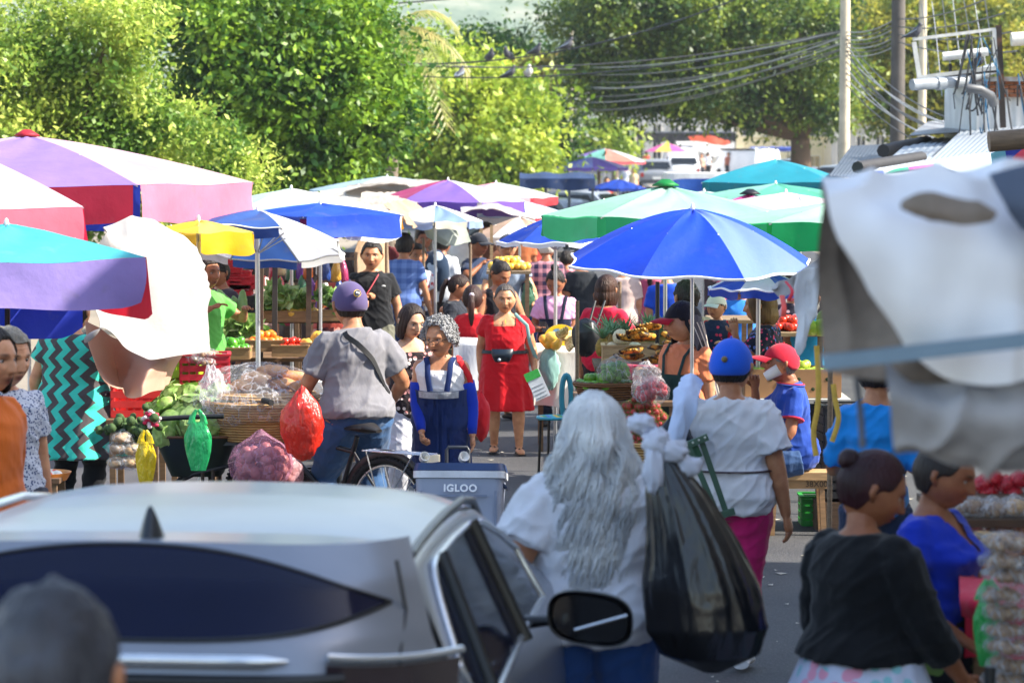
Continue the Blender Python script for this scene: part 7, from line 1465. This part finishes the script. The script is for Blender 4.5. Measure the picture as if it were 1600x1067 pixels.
film('shoulder_bag', (0, 0, 0), (.10, .12, .13), cloth('#1d2430'), None, 'dark bag under the folding stool', 'bag', .15, 9, None, 36, tuple(P(1052, 700, 14.7)), taper=-.1)
# near right women
I = person(1350, 10.2, 705, 128, 'woman in a black jumper with a reddish bun and pale flowered skirt', skin='deep', w=1.32, b=1.3, armfat=1.4, hair='bun', hc='#100a0c', hc2='#401820', lod=2, head=(-32, 20), hs=1.22, ra=(.07, -.14, -.265), la=(.08, -.12, -.27), tops=[T('#0e0f13', hem=.03, sleeve=1.55, e=.014, flare=.008, amp=.004)], bottoms=[dict(kind='skirt', m=cloth('#cfd4e8', 'floral', c2='#e8a0b8', c3='#8fc8d0', scale=16), hem=.14, flare=.12, folds=13, fa=.07, waist=.075)], shoes='#222222')
I = person(1462, 10.9, 682, 58, 'woman in a royal blue v neck top sorting goods at the near right stall', skin='deep', w=1.15, b=1.15, bust=.04, armfat=1.15, hair='tied', hc='#1a1210', lod=1, head=(10, 14), la=(.02, -.18, -.2), ra=(.06, -.14, -.22), tops=[T('#1634b4', hem=-.0, sleeve=.5, vneck=.10, nw=.045)], bottoms=[dict(kind='skirt', m=cloth('#171a24', 'floral', c2='#2a7a9a', c3='#6a8a4a', scale=16), hem=.12, flare=.06, waist=.08)], shoes='#222222')
person(1370, 14.6, 534, 165, 'person in a bright sky blue shirt half hidden behind the grey tarpaulin', skin='brown', w=.85, b=1.1, hair='short', lod=1, tops=[T('#1a86d8', sleeve=.9, amp=.008)], bottoms=[pt_('#24304c')], la=(.0, -.17, -.17), ra=(.0, -.17, -.16))
# left edge people
I = person(-30, 13.2, 505, 62, 'person in an orange long sleeved top cut by the left edge', skin='tan', w=1.2, armfat=1.5, hair='bob', lod=1, ra=(.05, -.05, -.3), la=(.0, -.10, -.26), lel=(.2, 1, -.4), tops=[T('#d86a1c', sleeve=1.15, amp=.003)], bottoms=[pt_('#3a3c48')])
person(6, 15.2, 517, 28, 'grey haired man in a flowered shirt looking out at the left edge', skin='tan', w=1.1, hair='short', hc='#6a6258', hc2='#b0a898', lod=2, age=1, head=(20, 6), hs=1.3, tops=[T('#c8ccd8', 'floral', c2='#3a4a78', scale=70)], bottoms=[pt_('#3a3c48')])
I = person(114, 20.4, 455, 160, 'woman in a turquoise and grey zigzag tunic under the white cloth', skin='tan', w=1.4, b=1.2, hair='tied', lod=1, armfat=1.1, ra=(.235, -.10, -.16), rel=(.3, .3, -1), la=(.08, -.05, -.28), tops=[dict(m=cloth('#3fc8b4', 'chevron', c2='#4c4648', scale=8.5), sleeve=.5, hem=-.0, skirt=(.31, .075), e=.022, amp=.003)], bottoms=[pt_('#17181e')])
I = person(318, 25.2, 398, 50, 'man in a lime green tee shirt holding up a phone', skin='brown', w=1.1, hair='short', lod=1, ra=(.02, -.17, -.03), la=(.03, -.17, -.05), tops=[T('#5cae4c')], bottoms=[pt_('#34404c')])
w_ = W(I, I['WR'][1]); mb = MB(); mb.box((0, 0, 0), (.07, .012, .14)); tag(mb.build('mobile_phone', plain('#1c1d24', .2), None, False, tuple(w_+Vector((.06, -.04, .05)))), 'phone held up by the man in the lime green tee shirt', 'phone')
person(398, 30, 386, 178, 'person in a pale pink top and taupe skirt at the left stall', skin='tan', w=1.15, hair='bob', lod=0, tops=[T('#d8b8b0', sleeve=.5)], bottoms=[dict(kind='skirt', m=cloth('#8a7468'), hem=.2, flare=.03)])
person(522, 29.6, 392, 182, 'person in a salmon blouse and maroon striped skirt by the left stall', skin='brown', w=1.2, hair='bun', lod=0, tops=[T('#c8584c', hem=-.09)], bottoms=[dict(kind='skirt', m=cloth('#4a1c24', 'stripes', c2='#d89a8c', scale=4), hem=.15, flare=.05)])
person(345, 27.5, 402, -40, 'dark haired customer beside the lime green tee shirt', skin='brown', hair='short', lod=0, tops=[T('#4a4048')], bottoms=[pt_('#3a3a44')])
person(352, 29.3, 415, 20, 'shopper behind the squashes of the left stall', skin='brown', hair='tied', lod=0, tops=[T('#2f3a34')], bottoms=[pt_('#3a3a44')])
# distant shoppers
B = [
 (631, 33, 363, 168, 'man in a blue checked shirt and jeans walking away', 'short', [T('#4a64a0', 'plaid', c2='#6a84bc', scale=9)], '#2c4474', {'ra': (.08, -.02, -.3), 'w': 1.2}),
 (652, 34, 385, 10, 'child in a white patterned top beside the checked shirt', 'short', [T('#e2e2e8', 'floral', c2='#c04a5a', scale=18)], '#2a2c38', {'hs': 1.35}),
 (662, 37.5, 357, 5, 'man in a navy polo shirt facing the camera beyond the child', 'short', [T('#1f3260')], '#20242e', {}),
 (690, 35, 360, 160, 'man in a white tee shirt wearing a navy backpack', 'short', [T('#d8dae0')], '#1c1e24', {'w': 1.1}),
 (744, 34, 362, 45, 'worker in a dark cap and navy top with a khaki apron', 'short', [T('#22304c')], '#8a7c64', {'cap': ('#232630', '#232630', 0), 'ra': (-.02, -.12, .0)}),
 (762, 38, 346, -20, 'tall brown shirted man behind the dark capped worker', 'short', [T('#6a4434')], '#4a3a34', {}),
 (788, 33, 358, 8, 'man in a grey tee shirt and navy cap leaning over a cart', 'short', [T('#8a98ac')], '#2a3040', {'cap': ('#232b3c', '#232b3c', 0), 'lean': 18, 'la': (.08, -.18, -.22), 'ra': (.04, -.18, -.22), 'w': 1.1}),
 (854, 33, 366, 180, 'man in a plaid shirt and blue jeans seen from behind', 'crop', [T('#3a3452', 'plaid', c2='#c88a94', scale=11)], '#2a5a94', {'w': 1.1, 'hc': '#9a948c'}),
 (885, 37, 390, 170, 'shopper in a pink checked shirt under the small blue umbrella', 'short', [T('#d89aa4', 'plaid', c2='#b8606c', scale=11)], '#7a4a44', {}),
 (908, 33, 385, 185, 'shopper in a dark shirt behind the crimson top', 'short', [T('#22262c')], '#24262c', {}),
 (975, 31, 392, 175, 'shopper in white shorts behind the royal blue umbrella', 'short', [T('#c8b0a8')], '#e0ded8', {'short': 1}),
 (1005, 33, 388, 20, 'shopper in tan shorts behind the pineapples', 'short', [T('#a0766a')], '#8a6a5c', {'short': 1}),
 (1042, 29, 398, 170, 'shopper in a blue tee shirt near the black umbrella pole', 'short', [T('#1c4cc0')], '#a8b8dc', {'ra': (.05, -.12, -.22)}),
 (1020, 31, 395, 160, 'shopper with a dusty pink top behind the plantains', 'pony', [T('#b8506c')], '#8a2c4c', {}),
 (1158, 27, 420, 10, 'person in a bright blue top behind the carried child', 'short', [T('#2a78d0')], '#2c3040', {}),
 (1240, 26, 425, -20, 'person in dark clothes behind the bunched plastic', 'tied', [T('#2c2838', 'floral', c2='#c8a0a8', scale=14)], '#24242c', {}),
 (1262, 24, 440, 170, 'person in a cyan vest right of the fair haired woman', 'short', [T('#2fa0d0', sleeve=0)], '#24242c', {}),
 (600, 39, 350, 175, 'shopper in a maroon shirt under the far awning', 'short', [T('#6a2c30')], '#2c2c34', {}),
 (720, 41, 345, 0, 'shopper in a white shirt between two far umbrellas', 'short', [T('#d8d4d0')], '#2c3444', {}),
 (815, 42, 342, 185, 'shopper in an orange brown shirt near the far cart', 'short', [T('#b86a40')], '#3c4454', {}),
 (838, 45, 335, 10, 'shopper in a red shirt below the peach umbrella', 'short', [T('#c04a40')], '#3c4454', {}),
]
for px, Y, py, rot, lab, hr_, tp_, pc_, kw in B:
    kw = dict(kw); sh = kw.pop('short', 0); I = person(px, Y, py, rot, lab, CRW, hair=hr_, skin=random.choice(['brown', 'tan', 'deep']), lod=0, tops=tp_, bottoms=[pt_(pc_, **({'len': .9} if sh else {}))], **kw)
    if 'backpack' in lab: q = MB(); q.ball((0, .20, 1.17), (.17, .12, .25), 18, 0, .06, 2); q.build('backpack', cloth('#1d3048', 'floral', c2='#a8b8cc', scale=6), I['root'], 'all')
    if 'apron' in lab: sheet(I, 'apron', -70, 70, -.2, .12, cloth('#a89878'), .02, .05, 12, 10)
q = 0
for i, (px, py, Y, c_, l) in enumerate(((948, 268, 100, '#d8483c', 'tiny figure in red under the lilac umbrella'), (978, 258, 140, '#b8bcc8', 'tiny figure in white by the dark hatchback'), (990, 262, 135, '#c8b090', 'tiny figure in beige by the dark hatchback'), (1010, 222, 185, '#d85040', 'tiny figure in red before the black stall'), (1096, 240, 175, '#c8a894', 'tiny tan figure right of the white van'), (1106, 238, 180, '#d8dce4', 'tiny white figure right of the tan one'), (1138, 236, 180, '#b86a50', 'tiny orange brown figure beside the pickup'), (905, 262, 88, '#8a9ab0', 'tiny blue grey figure beside the far pole'), (1003, 275, 80, '#5a7a68', 'tiny figure in green between umbrella and cars'))):
    person(px, Y, py, 180 if i % 2 else 0, l, 'tiny figures at the street end', hair='short', lod=0, tops=[T(c_)], bottoms=[pt_('#3a3c44')], h=1.62, shoes=None)
# foreground head
I = person(70, 4.95, 906, 178, 'man with short greying hair seen from behind at the bottom left corner', skin='brown', w=1.2, hair='short', hc='#1c1c22', hc2='#5a5c64', hs=1.15, lod=1, h=None, tops=[T('#3a4048')], bottoms=[pt_('#30343c')])
# ------------------------------------------------------------------ cooler, bicycle, bread basket, carts, vehicles
Yc = 18.75; s = sc(Yc); c = thing('cooler', 'grey wheeled cooler with a navy lid being pulled by the curly haired woman', 'cooler', (GX(719, Yc, .5), Yc, 0.05), -3); c.rotation_euler[0] = R(-9)
gy = plain('#9aa4ba', .45, scale=4, var=.05, bump=.05); nvy = plain('#1e3a6a', .4, bump=.05); wht = plain('#dde1e8', .4, bump=.05)
def rbox(mb, w0, d0, z0, w1, d1, z1, m=0, r=.05, n=6, steps=2, off=(0, 0)):
    A = []
    for i in range(steps):
        f = i/(steps-1); w_, d_, z = w0+(w1-w0)*f, d0+(d1-d0)*f, z0+(z1-z0)*f; row = []
        for cx, cy, a0 in ((1, 1, 0), (-1, 1, 90), (-1, -1, 180), (1, -1, 270)):
            for k in range(n+1): a = R(a0+90*k/n); row.append((off[0]+cx*(w_/2-r)+r*math.cos(a), off[1]+cy*(d_/2-r)+r*math.sin(a), z))
        A.append(row)
    N = len(A[0]); mb.grid(A, m, cv=True); mb.add(A[0], [tuple(range(N))[::-1]], m); mb.add(A[-1], [tuple(range(N))], m)
q = MB(); rbox(q, .50, .38, .02, .545, .42, .47); q.build('tub', gy, c)
q = MB(); rbox(q, .575, .45, .472, .575, .45, .515, r=.06); q.build('tub_rim', wht, c); q = MB(); rbox(q, .575, .45, .517, .55, .42, .565, r=.06); q.build('lid', nvy, c)
q = MB(); q.box((0, -.232, .36), (.36, .012, .012)); q.box((-.232, -.222, .24), (.014, .012, .30)); q.box((.232, -.222, .24), (.014, .012, .30)); q.build('moulded_rib', plain('#7c87a0', .5), c)
text('IGLOO', .062, (.012, -.238, .425-.02), (R(84), 0, 0), plain('#f2f4f8', .4, bump=0, var=0), c, ext=.004, spacing=1.12, bold=.0022)
for sx in (-1, 1):
    w_ = MB(); w_.lathe([(0, -.02), (.06, -.02), (.07, -.01), (.07, .01), (.06, .02), (0, .02)], 20); V = np.concatenate(w_.V)[:, [2, 0, 1]]+np.array([sx*.25, .17, .03]); q = MB(); q.add(V, w_.F); q.build('wheel', plain('#1c1d20', .7), c)
    q = MB(); q.tube([(sx*.255, -.1, .45), (sx*.285, -.1, .42), (sx*.285, .1, .42), (sx*.255, .1, .45)], .012, 6); q.build('carry_handle', plain('#2a3c5c', .4), c)
q = MB(); q.tube([(-.10, .12, .5), (-.10, .11, .66), (-.09, .11, .68), (.03, .11, .68), (.04, .11, .66), (.04, .12, .5)], .011, 8); q.build('pull_handle', plain('#2c2f36', .4), c)
for px, l, w_ in ((660, 'white cup lying on the cooler lid at left', .04), (722, 'white round cup on the cooler lid at right', .042)):
    q = MB(); q.lathe([(0, 0), (w_*.65, 0), (w_*.8, .045), (w_*.7, .045), (0, .01)], 20); tag(q.build('lid_cup', plain('#e9e6e0', .5), None, True, (GX(px, 18.6, .6), 18.72, .655), (R(60), 0, R(20))), l, 'cup')
# --- bicycle
hd = Vector((-.80, .60, 0)).normalized(); rz = math.degrees(math.atan2(hd.y, hd.x)); bx, by = GX(606, 18.95, .4), 18.95
bk_ = thing('bicycle', 'black bicycle with chrome rear rack under the man in grey', 'bicycle', (bx, by, 0), rz); bm = plain('#17181b', .35, bump=.05); chr_ = metal('#d8dadd', .2)
WB = 1.05; rw_ = .31
for x in (0, WB):
    q = MB(); q.tube([(x+rw_*math.cos(a), 0, rw_+rw_*math.sin(a)) for a in np.linspace(0, 2*PI, 49)], .022, 8)
    for a in np.linspace(0, 2*PI, 73)[:-1]: q.box((x+(rw_+.02)*math.cos(a), 0, rw_+.0+(rw_+.02)*math.sin(a)), (.014, .034, .012), rot=(0, -a+PI/2, 0))
    wh = q.build('wheel', plain('#141416', .85), bk_); q = MB(); q.tube([(x+(rw_-.03)*math.cos(a), 0, rw_+(rw_-.03)*math.sin(a)) for a in np.linspace(0, 2*PI, 49)], .009, 6); q.tube([(x, -.04, rw_), (x, .04, rw_)], .018, 10)
    for k in range(14): a = k*2*PI/14; q.tube([(x, .015*(-1)**k, rw_), (x+(rw_-.03)*math.cos(a), 0, rw_+(rw_-.03)*math.sin(a))], .0018, 4)
    q.build('rim', chr_, wh)
q = MB()
for a, b, r_ in (((0, 0, .31), (.42, 0, .29), .012), ((0, 0, .31), (.28, 0, .66), .009), ((.42, 0, .29), (.25, 0, .76), .016), ((.42, 0, .29), (.86, 0, .66), .019), ((.28, 0, .66), (.84, 0, .74), .016), ((.84, 0, .86), (.88, 0, .62), .018)): q.tube([a, b], r_, 10)
for sy in (-.04, .04): q.tube([(.88, sy, .62), (1.0, sy, .45), (WB, sy, .31)], .011, 8)
q.build('frame', bm, bk_); q = MB(); q.tube([(-.14, 0, .80), (-.06, 0, .815), (.06, 0, .81), (.16, 0, .80)], [.03, .085, .05, .018], 14, .42, up=(0, 0, 1)); q.V = [v*np.array([1, 1, 1])+np.array([.21, 0, .005]) for v in q.V]; q.build('saddle', plain('#1d1a1a', .45, scale=10), bk_)
q = MB(); q.tube([(.70, -.33, .98), (.78, -.30, .985), (.84, -.1, .96), (.85, 0, .92), (.84, .1, .96), (.78, .30, .985), (.70, .33, .98)], .012, 8); q.build('handlebar', chr_, bk_)
for sy in (-1, 1): q = MB(); q.tube([(.78, sy*.30, .985), (.67, sy*.345, .978)], .019, 10); q.build('grip', plain('#1c1c1e', .7), bk_)
q = MB()
for y in (-.06, -.02, .02, .06): q.tube([(-.34, y, .68), (.16, y, .68)], .005, 6)
for x in (-.34, -.18, 0, .15): q.tube([(x, -.07, .68), (x, .07, .68)], .005, 6)
for y in (-.07, .07): q.tube([(-.26, y, .68), (-.02, y, .32)], .005, 6); q.tube([(.12, y, .68), (-.0, y, .32)], .005, 6)
q.build('rear_rack', chr_, bk_); q = MB(); q.tube([(rw_*1.13*math.cos(a), 0, rw_+rw_*1.13*math.sin(a)) for a in np.linspace(PI*.12, PI*.98, 22)], .03, 8, .3, up=(0, 1, 0)); q.build('mudguard', bm, bk_); q = MB(); q.box((-.36, 0, .655), (.02, .13, .045)); q.build('number_tag', plain('#e8dcc0', .5), bk_)
q = MB(); q.tube([(.42, -.05, .29), (.42, .05, .29)], .03, 12); q.tube([(.42, .06, .29), (.42, .06, .13), (.42, .14, .13)], .009, 6); q.tube([(.42, -.06, .29), (.42, -.06, .45), (.42, -.14, .45)], .009, 6); q.build('crank', chr_, bk_)
# --- bread basket on the handlebars
Yb = 19.55; zr = P(0, 628, Yb).z; zb = P(0, 682, Yb).z; bx = GX(408, Yb, .9)
bb_ = basket('wide wicker bread basket on the front of the bicycle', (bx, Yb, zb-.02), .375, zr-zb+.02, .74, None, sy=.85)
q = MB(); q.lathe([(0, .035), (.30, .04), (.335, .02), (.34, 0), (0, 0)], 40, sy=.85); tag(q.build('woven_tray', WICK, None, True, (bx+.05, Yb-.02, zr+.03)), 'flat woven tray lying on the bread basket', 'tray')
BR = rindmat('#b07838', '#dca868', 16, .7, .6)
for k, (x, y, rx) in enumerate(((400, 590, .10), (425, 580, .11), (455, 588, .10), (380, 602, .09), (440, 600, .11), (412, 604, .10), (470, 604, .08))): q = MB(); q.ball((0, 0, 0), (rx, .07, .042), 18, 0, .14, k, 2); tag(q.build('bread', BR, None, 'all', tuple(P(x, y, 19.5+(k % 3)*.08))), 'flat golden bread under the clear plastic, %s' % ('far left', 'top left', 'top right', 'low left', 'middle', 'low middle', 'far right')[k], 'bread', 'breads in the wicker basket')
film('plastic_sheet', (0, 0, 0), (.46, .36, .22), plastic_bag('#eeeef4', .10, .12), None, 'big crinkled clear plastic sheet over the bread basket', 'plastic sheet', .12, 12, None, 80, (bx-.01, Yb, zr+.03), 1.5, knot=False, taper=.18)
film('plastic_sheet', (0, 0, 0), (.08, .10, .14), plastic_bag('#f4f4f8', .25, .08), None, 'bunched clear plastic at the left side of the bread basket', 'plastic sheet', .35, 15, None, 50, tuple(P(332, 610, 19.4)), 3, knot=False)
q = MB(); q.tube([(0, 0, 0), (0, 0, zb-.02)], .02, 8); q.box((0, 0, zb-.03), (.5, .35, .02)); tag(q.build('basket_stand', metal('#5a5c60', .5), None, True, (bx, Yb, 0)), 'metal stand carrying the bread basket', 'stand')
a = film('carrier_bag', (0, 0, 0), (.135, .10, .205), plastic_bag('#e0301c', .80, .2), None, 'shiny red plastic carrier bag hanging from the bicycle grip', 'bag', .12, 21, None, 70, tuple(P(472, 668, 18.85)), 2.6, knot=True, taper=-.12)
# --- produce cart behind the woman in red and other cart things
tb, z_ = table('street cart of yellow fruit in front of the leaning man', 760, 830, 424, 31.5, .9, wood('#8a7458'))
heap(fruit('yellow_fruit', .04, YEL), mound((GX(795, 31.5, 1), 31.9, z_), .22, .2, .042, 2, seed=9), 'yellow fruit on the street cart', 'fruit', 'yellow fruits on the street cart')
tshirt_bag(815, 836, 438, 494, 32.6, plastic_bag('#4a7a5c', .8), 'green bag carried by the man in the plaid shirt', 9)
for k, (x, y, Y, l) in enumerate(((752, 350, 34.5, 'left'), (768, 352, 34.6, 'right'))): q = MB(); q.bar((0, 0, 0), (0, 0, P(0, y, Y).z), .035); tag(q.build('cart_post', wood('#b89a74'), None, False, (GX(x, Y, 1), Y, 0)), 'pale %s post of the awning beside the worker' % l, 'post', 'pale posts beside the worker')
for k, (x, y, Y, l) in enumerate(((604, 362, 29.6, 'behind the man in black'), (735, 382, 33.6, 'under the grey green awning'), (662, 372, 33.8, 'beside the backpack man'), (1027, 440, 22.4, 'thin black, rising out of the plantains'), (902, 470, 24, 'slanting grey, left of the crimson top'), (968, 440, 26, 'wooden, behind the crimson top'), (1297, 520, 18, 'pale, beside the yellow straps'))): q = MB(); q.tube([(0, 0, 0), (0, 0, P(0, y, Y).z)], .016, 8); tag(q.build('stall_post', plain('#1a1a1c', .5) if 'black,' in l else wood('#8a735c'), None, True, (GX(x, Y, 1), Y, 0)), 'upright post ' + l, 'post', 'single stall posts')
# extra hanging goods and boxes in the middle distance to the left
for k, (x0, x1, y, Y, c_, l) in enumerate(((560, 610, 470, 30, '#b0905c', 'brown counter behind the young man in black'), (640, 700, 450, 38, '#7a7468', 'grey counter beyond the backpack man'), (700, 760, 440, 36, '#94805c', 'wooden counter under the grey green awning'), (1110, 1180, 500, 24.5, '#8c7458', 'wooden counter behind the carried child'), (1190, 1290, 520, 23.5, '#9a8060', 'counter of goods behind the mango carton'))): table(l, x0, x1, y, Y, .7, wood(c_))
heap(fruit('tomato', .035, TOM), mound((GX(1240, 23.7, 1), 23.8, P(0, 520, 23.5).z), .2, .15, .035, 2, seed=4), 'red tomato on the counter behind the mangoes', 'tomato', 'tomatoes behind the mangoes')
heap(fruit('gourd', .06, MANG, sx=1.2), [P(x, 512, 21.9) for x in (1268, 1284, 1298)]+[P(1290, 498, 22)], 'pale green gourd right of the mango carton', 'gourd', 'gourds beside the mangoes')
drape('backdrop_sheet', [[(1100, 430, 31), (1200, 425, 31), (1300, 430, 31)], [(1100, 520, 31), (1200, 520, 31), (1300, 520, 31)], [(1100, 600, 31), (1200, 600, 31), (1300, 600, 31)]], 'dark flowered sheet closing the stall behind the child', cloth('#3a3238', 'floral', c2='#a88a90', c3='#8a4a5a', scale=9), 'sheet', amp=.05)
for k in range(18):
    x = 1130+(k % 6)*28+random.uniform(-8, 8); y = 448+(k//6)*24; mb = MB(); mb.tube([(0, 0, .10), (0, 0, .04), (0, 0, -.05), (0, 0, -.09)], [.01, .05, .05, .02], 8, .6); tag(mb.build('hanging_packet', plain(random.choice(['#d8d4d8', '#c04a60', '#e8e0d0', '#4a5a8a', '#c8a080']), .5), None, 'all', tuple(P(x, y, 29.5))), 'packet hanging on the sheet behind the carried child', 'packet', 'packets on the flowered sheet')
# --- vehicles at the street end
def vehicle(px, pyb, Y, w_, h, L, col, label, rz=0, kind='suv', group='cars parked at the street end', cat='car'):
    root = thing('parked_car', label, cat, (GX(px, Y, 1), Y, ZG(Y)), rz, group); pm = plain(col, .3, bump=0, var=.04, coat=.5); gl = plain('#141a22', .08, bump=0)
    if kind == 'suv': pr = [(-L/2, .35), (-L/2-.02, .75), (-L/2, h*.56), (-L/2+.12, h*.62), (-L/2+.38, h*.96), (-L/2+.7, h), (L*.12, h*.98), (L*.28, h*.62), (L/2-.1, h*.52), (L/2, .7), (L/2, .35)]
    elif kind == 'sedan': pr = [(-L/2, .3), (-L/2-.02, .6), (-L/2+.05, h*.64), (-L/2+.75, h*.66), (-L/2+1.25, h*.97), (-L/2+1.8, h), (L*.10, h*.96), (L*.25, h*.62), (L/2-.1, h*.52), (L/2, .6), (L/2, .3)]
    else: pr = [(-L/2, .4), (-L/2-.02, h*.5), (-L/2, h*.6), (-L/2+.06, h*.93), (-L/2+.2, h), (-L/2+.8, h), (L*.25, h*.97), (L*.38, h*.55), (L/2-.05, h*.45), (L/2, .7), (L/2, .4)]
    A = []
    for x in np.linspace(-1, 1, 13):
        A.append([(x*(w_/2)*(1-.15*max(0, (z/h-.58)/.42)), y*(1-.03*x*x), z-(.05*abs(x)**3 if z > .6*h else 0)) for y, z in pr])
    mb = MB(); mb.grid(A); k = len(pr); mb.add(A[0], [tuple(range(k))[::-1]]); mb.add(A[-1], [tuple(range(k))]); mb.build('body', pm, root, 'all')
    def q4(x0, z0, x1, z1, y0, y1, nm, m, par=root):
        q = MB(); q.add([(-x0, y0, z0), (x0, y0, z0), (x1, y1, z1), (-x1, y1, z1)], [(0, 1, 2, 3)]); return q.build(nm, m, par, False)
    (ya, za), (yb, zb) = (pr[3], pr[4]); dn = .02
    ra_ = q4(w_*.42, za+.06*h, w_*.37, zb-.05*h, ya+(yb-ya)*.15-dn*1.5, ya+(yb-ya)*.85-dn*1.5, 'rear_window', gl)
    q4(w_*.42, pr[7][1]+.05, w_*.36, pr[6][1]-.06, pr[7][0]-.02+.05, pr[6][0]+.12, 'windscreen', gl)
    for sg in (-1, 1):
        q = MB(); V = [(sg*w_*.497, yb-.1, za+.05*h), (sg*w_*.497, pr[7][0]-.15, za+.05*h), (sg*w_*.445, pr[6][0]-.05, h*.91), (sg*w_*.445, yb+.15, h*.91)]; q.add(V, [(0, 1, 2, 3) if sg > 0 else (3, 2, 1, 0)]); q.build('side_window', gl, root, False)
        q = MB(); q.box((sg*w_*.43, -L/2-.03, h*.47), (.16, .05, .22 if kind != 'sedan' else .14)); q.build('tail_light', plain('#a01418', .2), root)
        q = MB(); q.box((sg*w_*.40, L/2-.0, h*.42), (.3, .08, .14)); q.build('headlight', plain('#dfe4ea', .1), root)
        for y in (-L*.31, L*.31): w2 = MB(); w2.lathe([(0, -.1), (.29, -.1), (.33, -.06), (.33, .06), (.29, .1), (0, .1)], 20); V = np.concatenate(w2.V)[:, [2, 0, 1]]+np.array([sg*(w_/2-.09), y, .33]); q = MB(); q.add(V, w2.F); q.build('wheel', plain('#17181a', .8), root)
    q = MB(); q.box((0, -L/2-.03, h*.36), (.45, .03, .13)); q.build('number_plate', plain('#d8d8d4', .5), root); q = MB(); q.box((0, -L/2-.04, .38), (w_*.96, .12, .16)); q.build('bumper', plain('#2a2c30', .5), root); return root
vehicle(1020, 300, 160, 1.8, 1.55, 4.2, '#7c8088', 'dark silver hatchback left of the white vans', 3, 'suv')
vehicle(1062, 300, 182, 1.95, 2.0, 4.9, '#e2e4e8', 'tall white van behind the white estate car', 0, 'van', cat='van')
vehicle(1065, 300, 170, 1.85, 1.6, 4.5, '#e8eaee', 'white estate car in front of the tall van', 0, 'suv')
vehicle(1165, 300, 180, 1.85, 1.85, 4.8, '#dfe2e6', 'white pickup cab right of the draped stall', 30, 'van', cat='pickup')
vehicle(1222, 300, 172, 1.8, 1.35, 4.4, '#5a6470', 'low grey car in front of the barred fence', 70, 'sedan')
vehicle(1300, 300, 150, 1.8, 1.45, 4.4, '#b8bcc2', 'silver car under the olive tree at right', 75, 'sedan')
vehicle(850, 300, 72, 1.75, 1.4, 4.2, '#2c3440', 'dark car behind the navy tent', 60, 'sedan'); vehicle(895, 300, 82, 1.75, 1.45, 4.2, '#8c94a0', 'grey car behind the thin far pole', 70, 'sedan')
p = P(1092, 276, 66); rt = thing('covered_truck', 'white truck bed under a bright blue tarpaulin', 'truck', (p.x, 66, 0), 0); w_ = 105/sc(66); z = P(0, 280, 66).z
q = MB(); rbox(q, w_, 2.2, .5, w_, 2.2, z+.14, r=.15); q.build('truck_body', plain('#e4e2e0', .5), rt); q = MB(); A = [[(x, -1.13-.02*math.sin(x*7), z+.02-f*.55-.10*abs(x/w_*2)**6) for f in np.linspace(0, 1, 8)] for x in np.linspace(-w_*.42, w_*.38, 30)]; q.grid(A); q.build('tarpaulin', canopy('#1f58b4', .1), rt, 'all')
for sg in (-1, 1): w2 = MB(); w2.lathe([(0, -.1), (.33, -.1), (.35, 0), (.33, .1), (0, .1)], 20); V = np.concatenate(w2.V)[:, [2, 0, 1]]+np.array([sg*(w_/2-.2), 0, .35]); q = MB(); q.add(V, w2.F); q.build('wheel', plain('#17181a', .8), rt)


# --- thin humid air over the whole scene
hz = MB(); hz.box((0, 1150, 119), (1500, 2700, 240)); hm_ = bpy.data.materials.new('humid air'); hm_.use_nodes = True; hn = hm_.node_tree; hn.nodes.remove(hn.nodes['Principled BSDF'])
pv = hn.nodes.new('ShaderNodeVolumePrincipled'); pv.inputs['Color'].default_value = (.86, .92, 1, 1); pv.inputs['Density'].default_value = .00028; pv.inputs['Anisotropy'].default_value = .1; hn.links.new(pv.outputs[0], hn.nodes['Material Output'].inputs['Volume'])
struct(hz.build('haze', hm_, None, False), 'stuff')
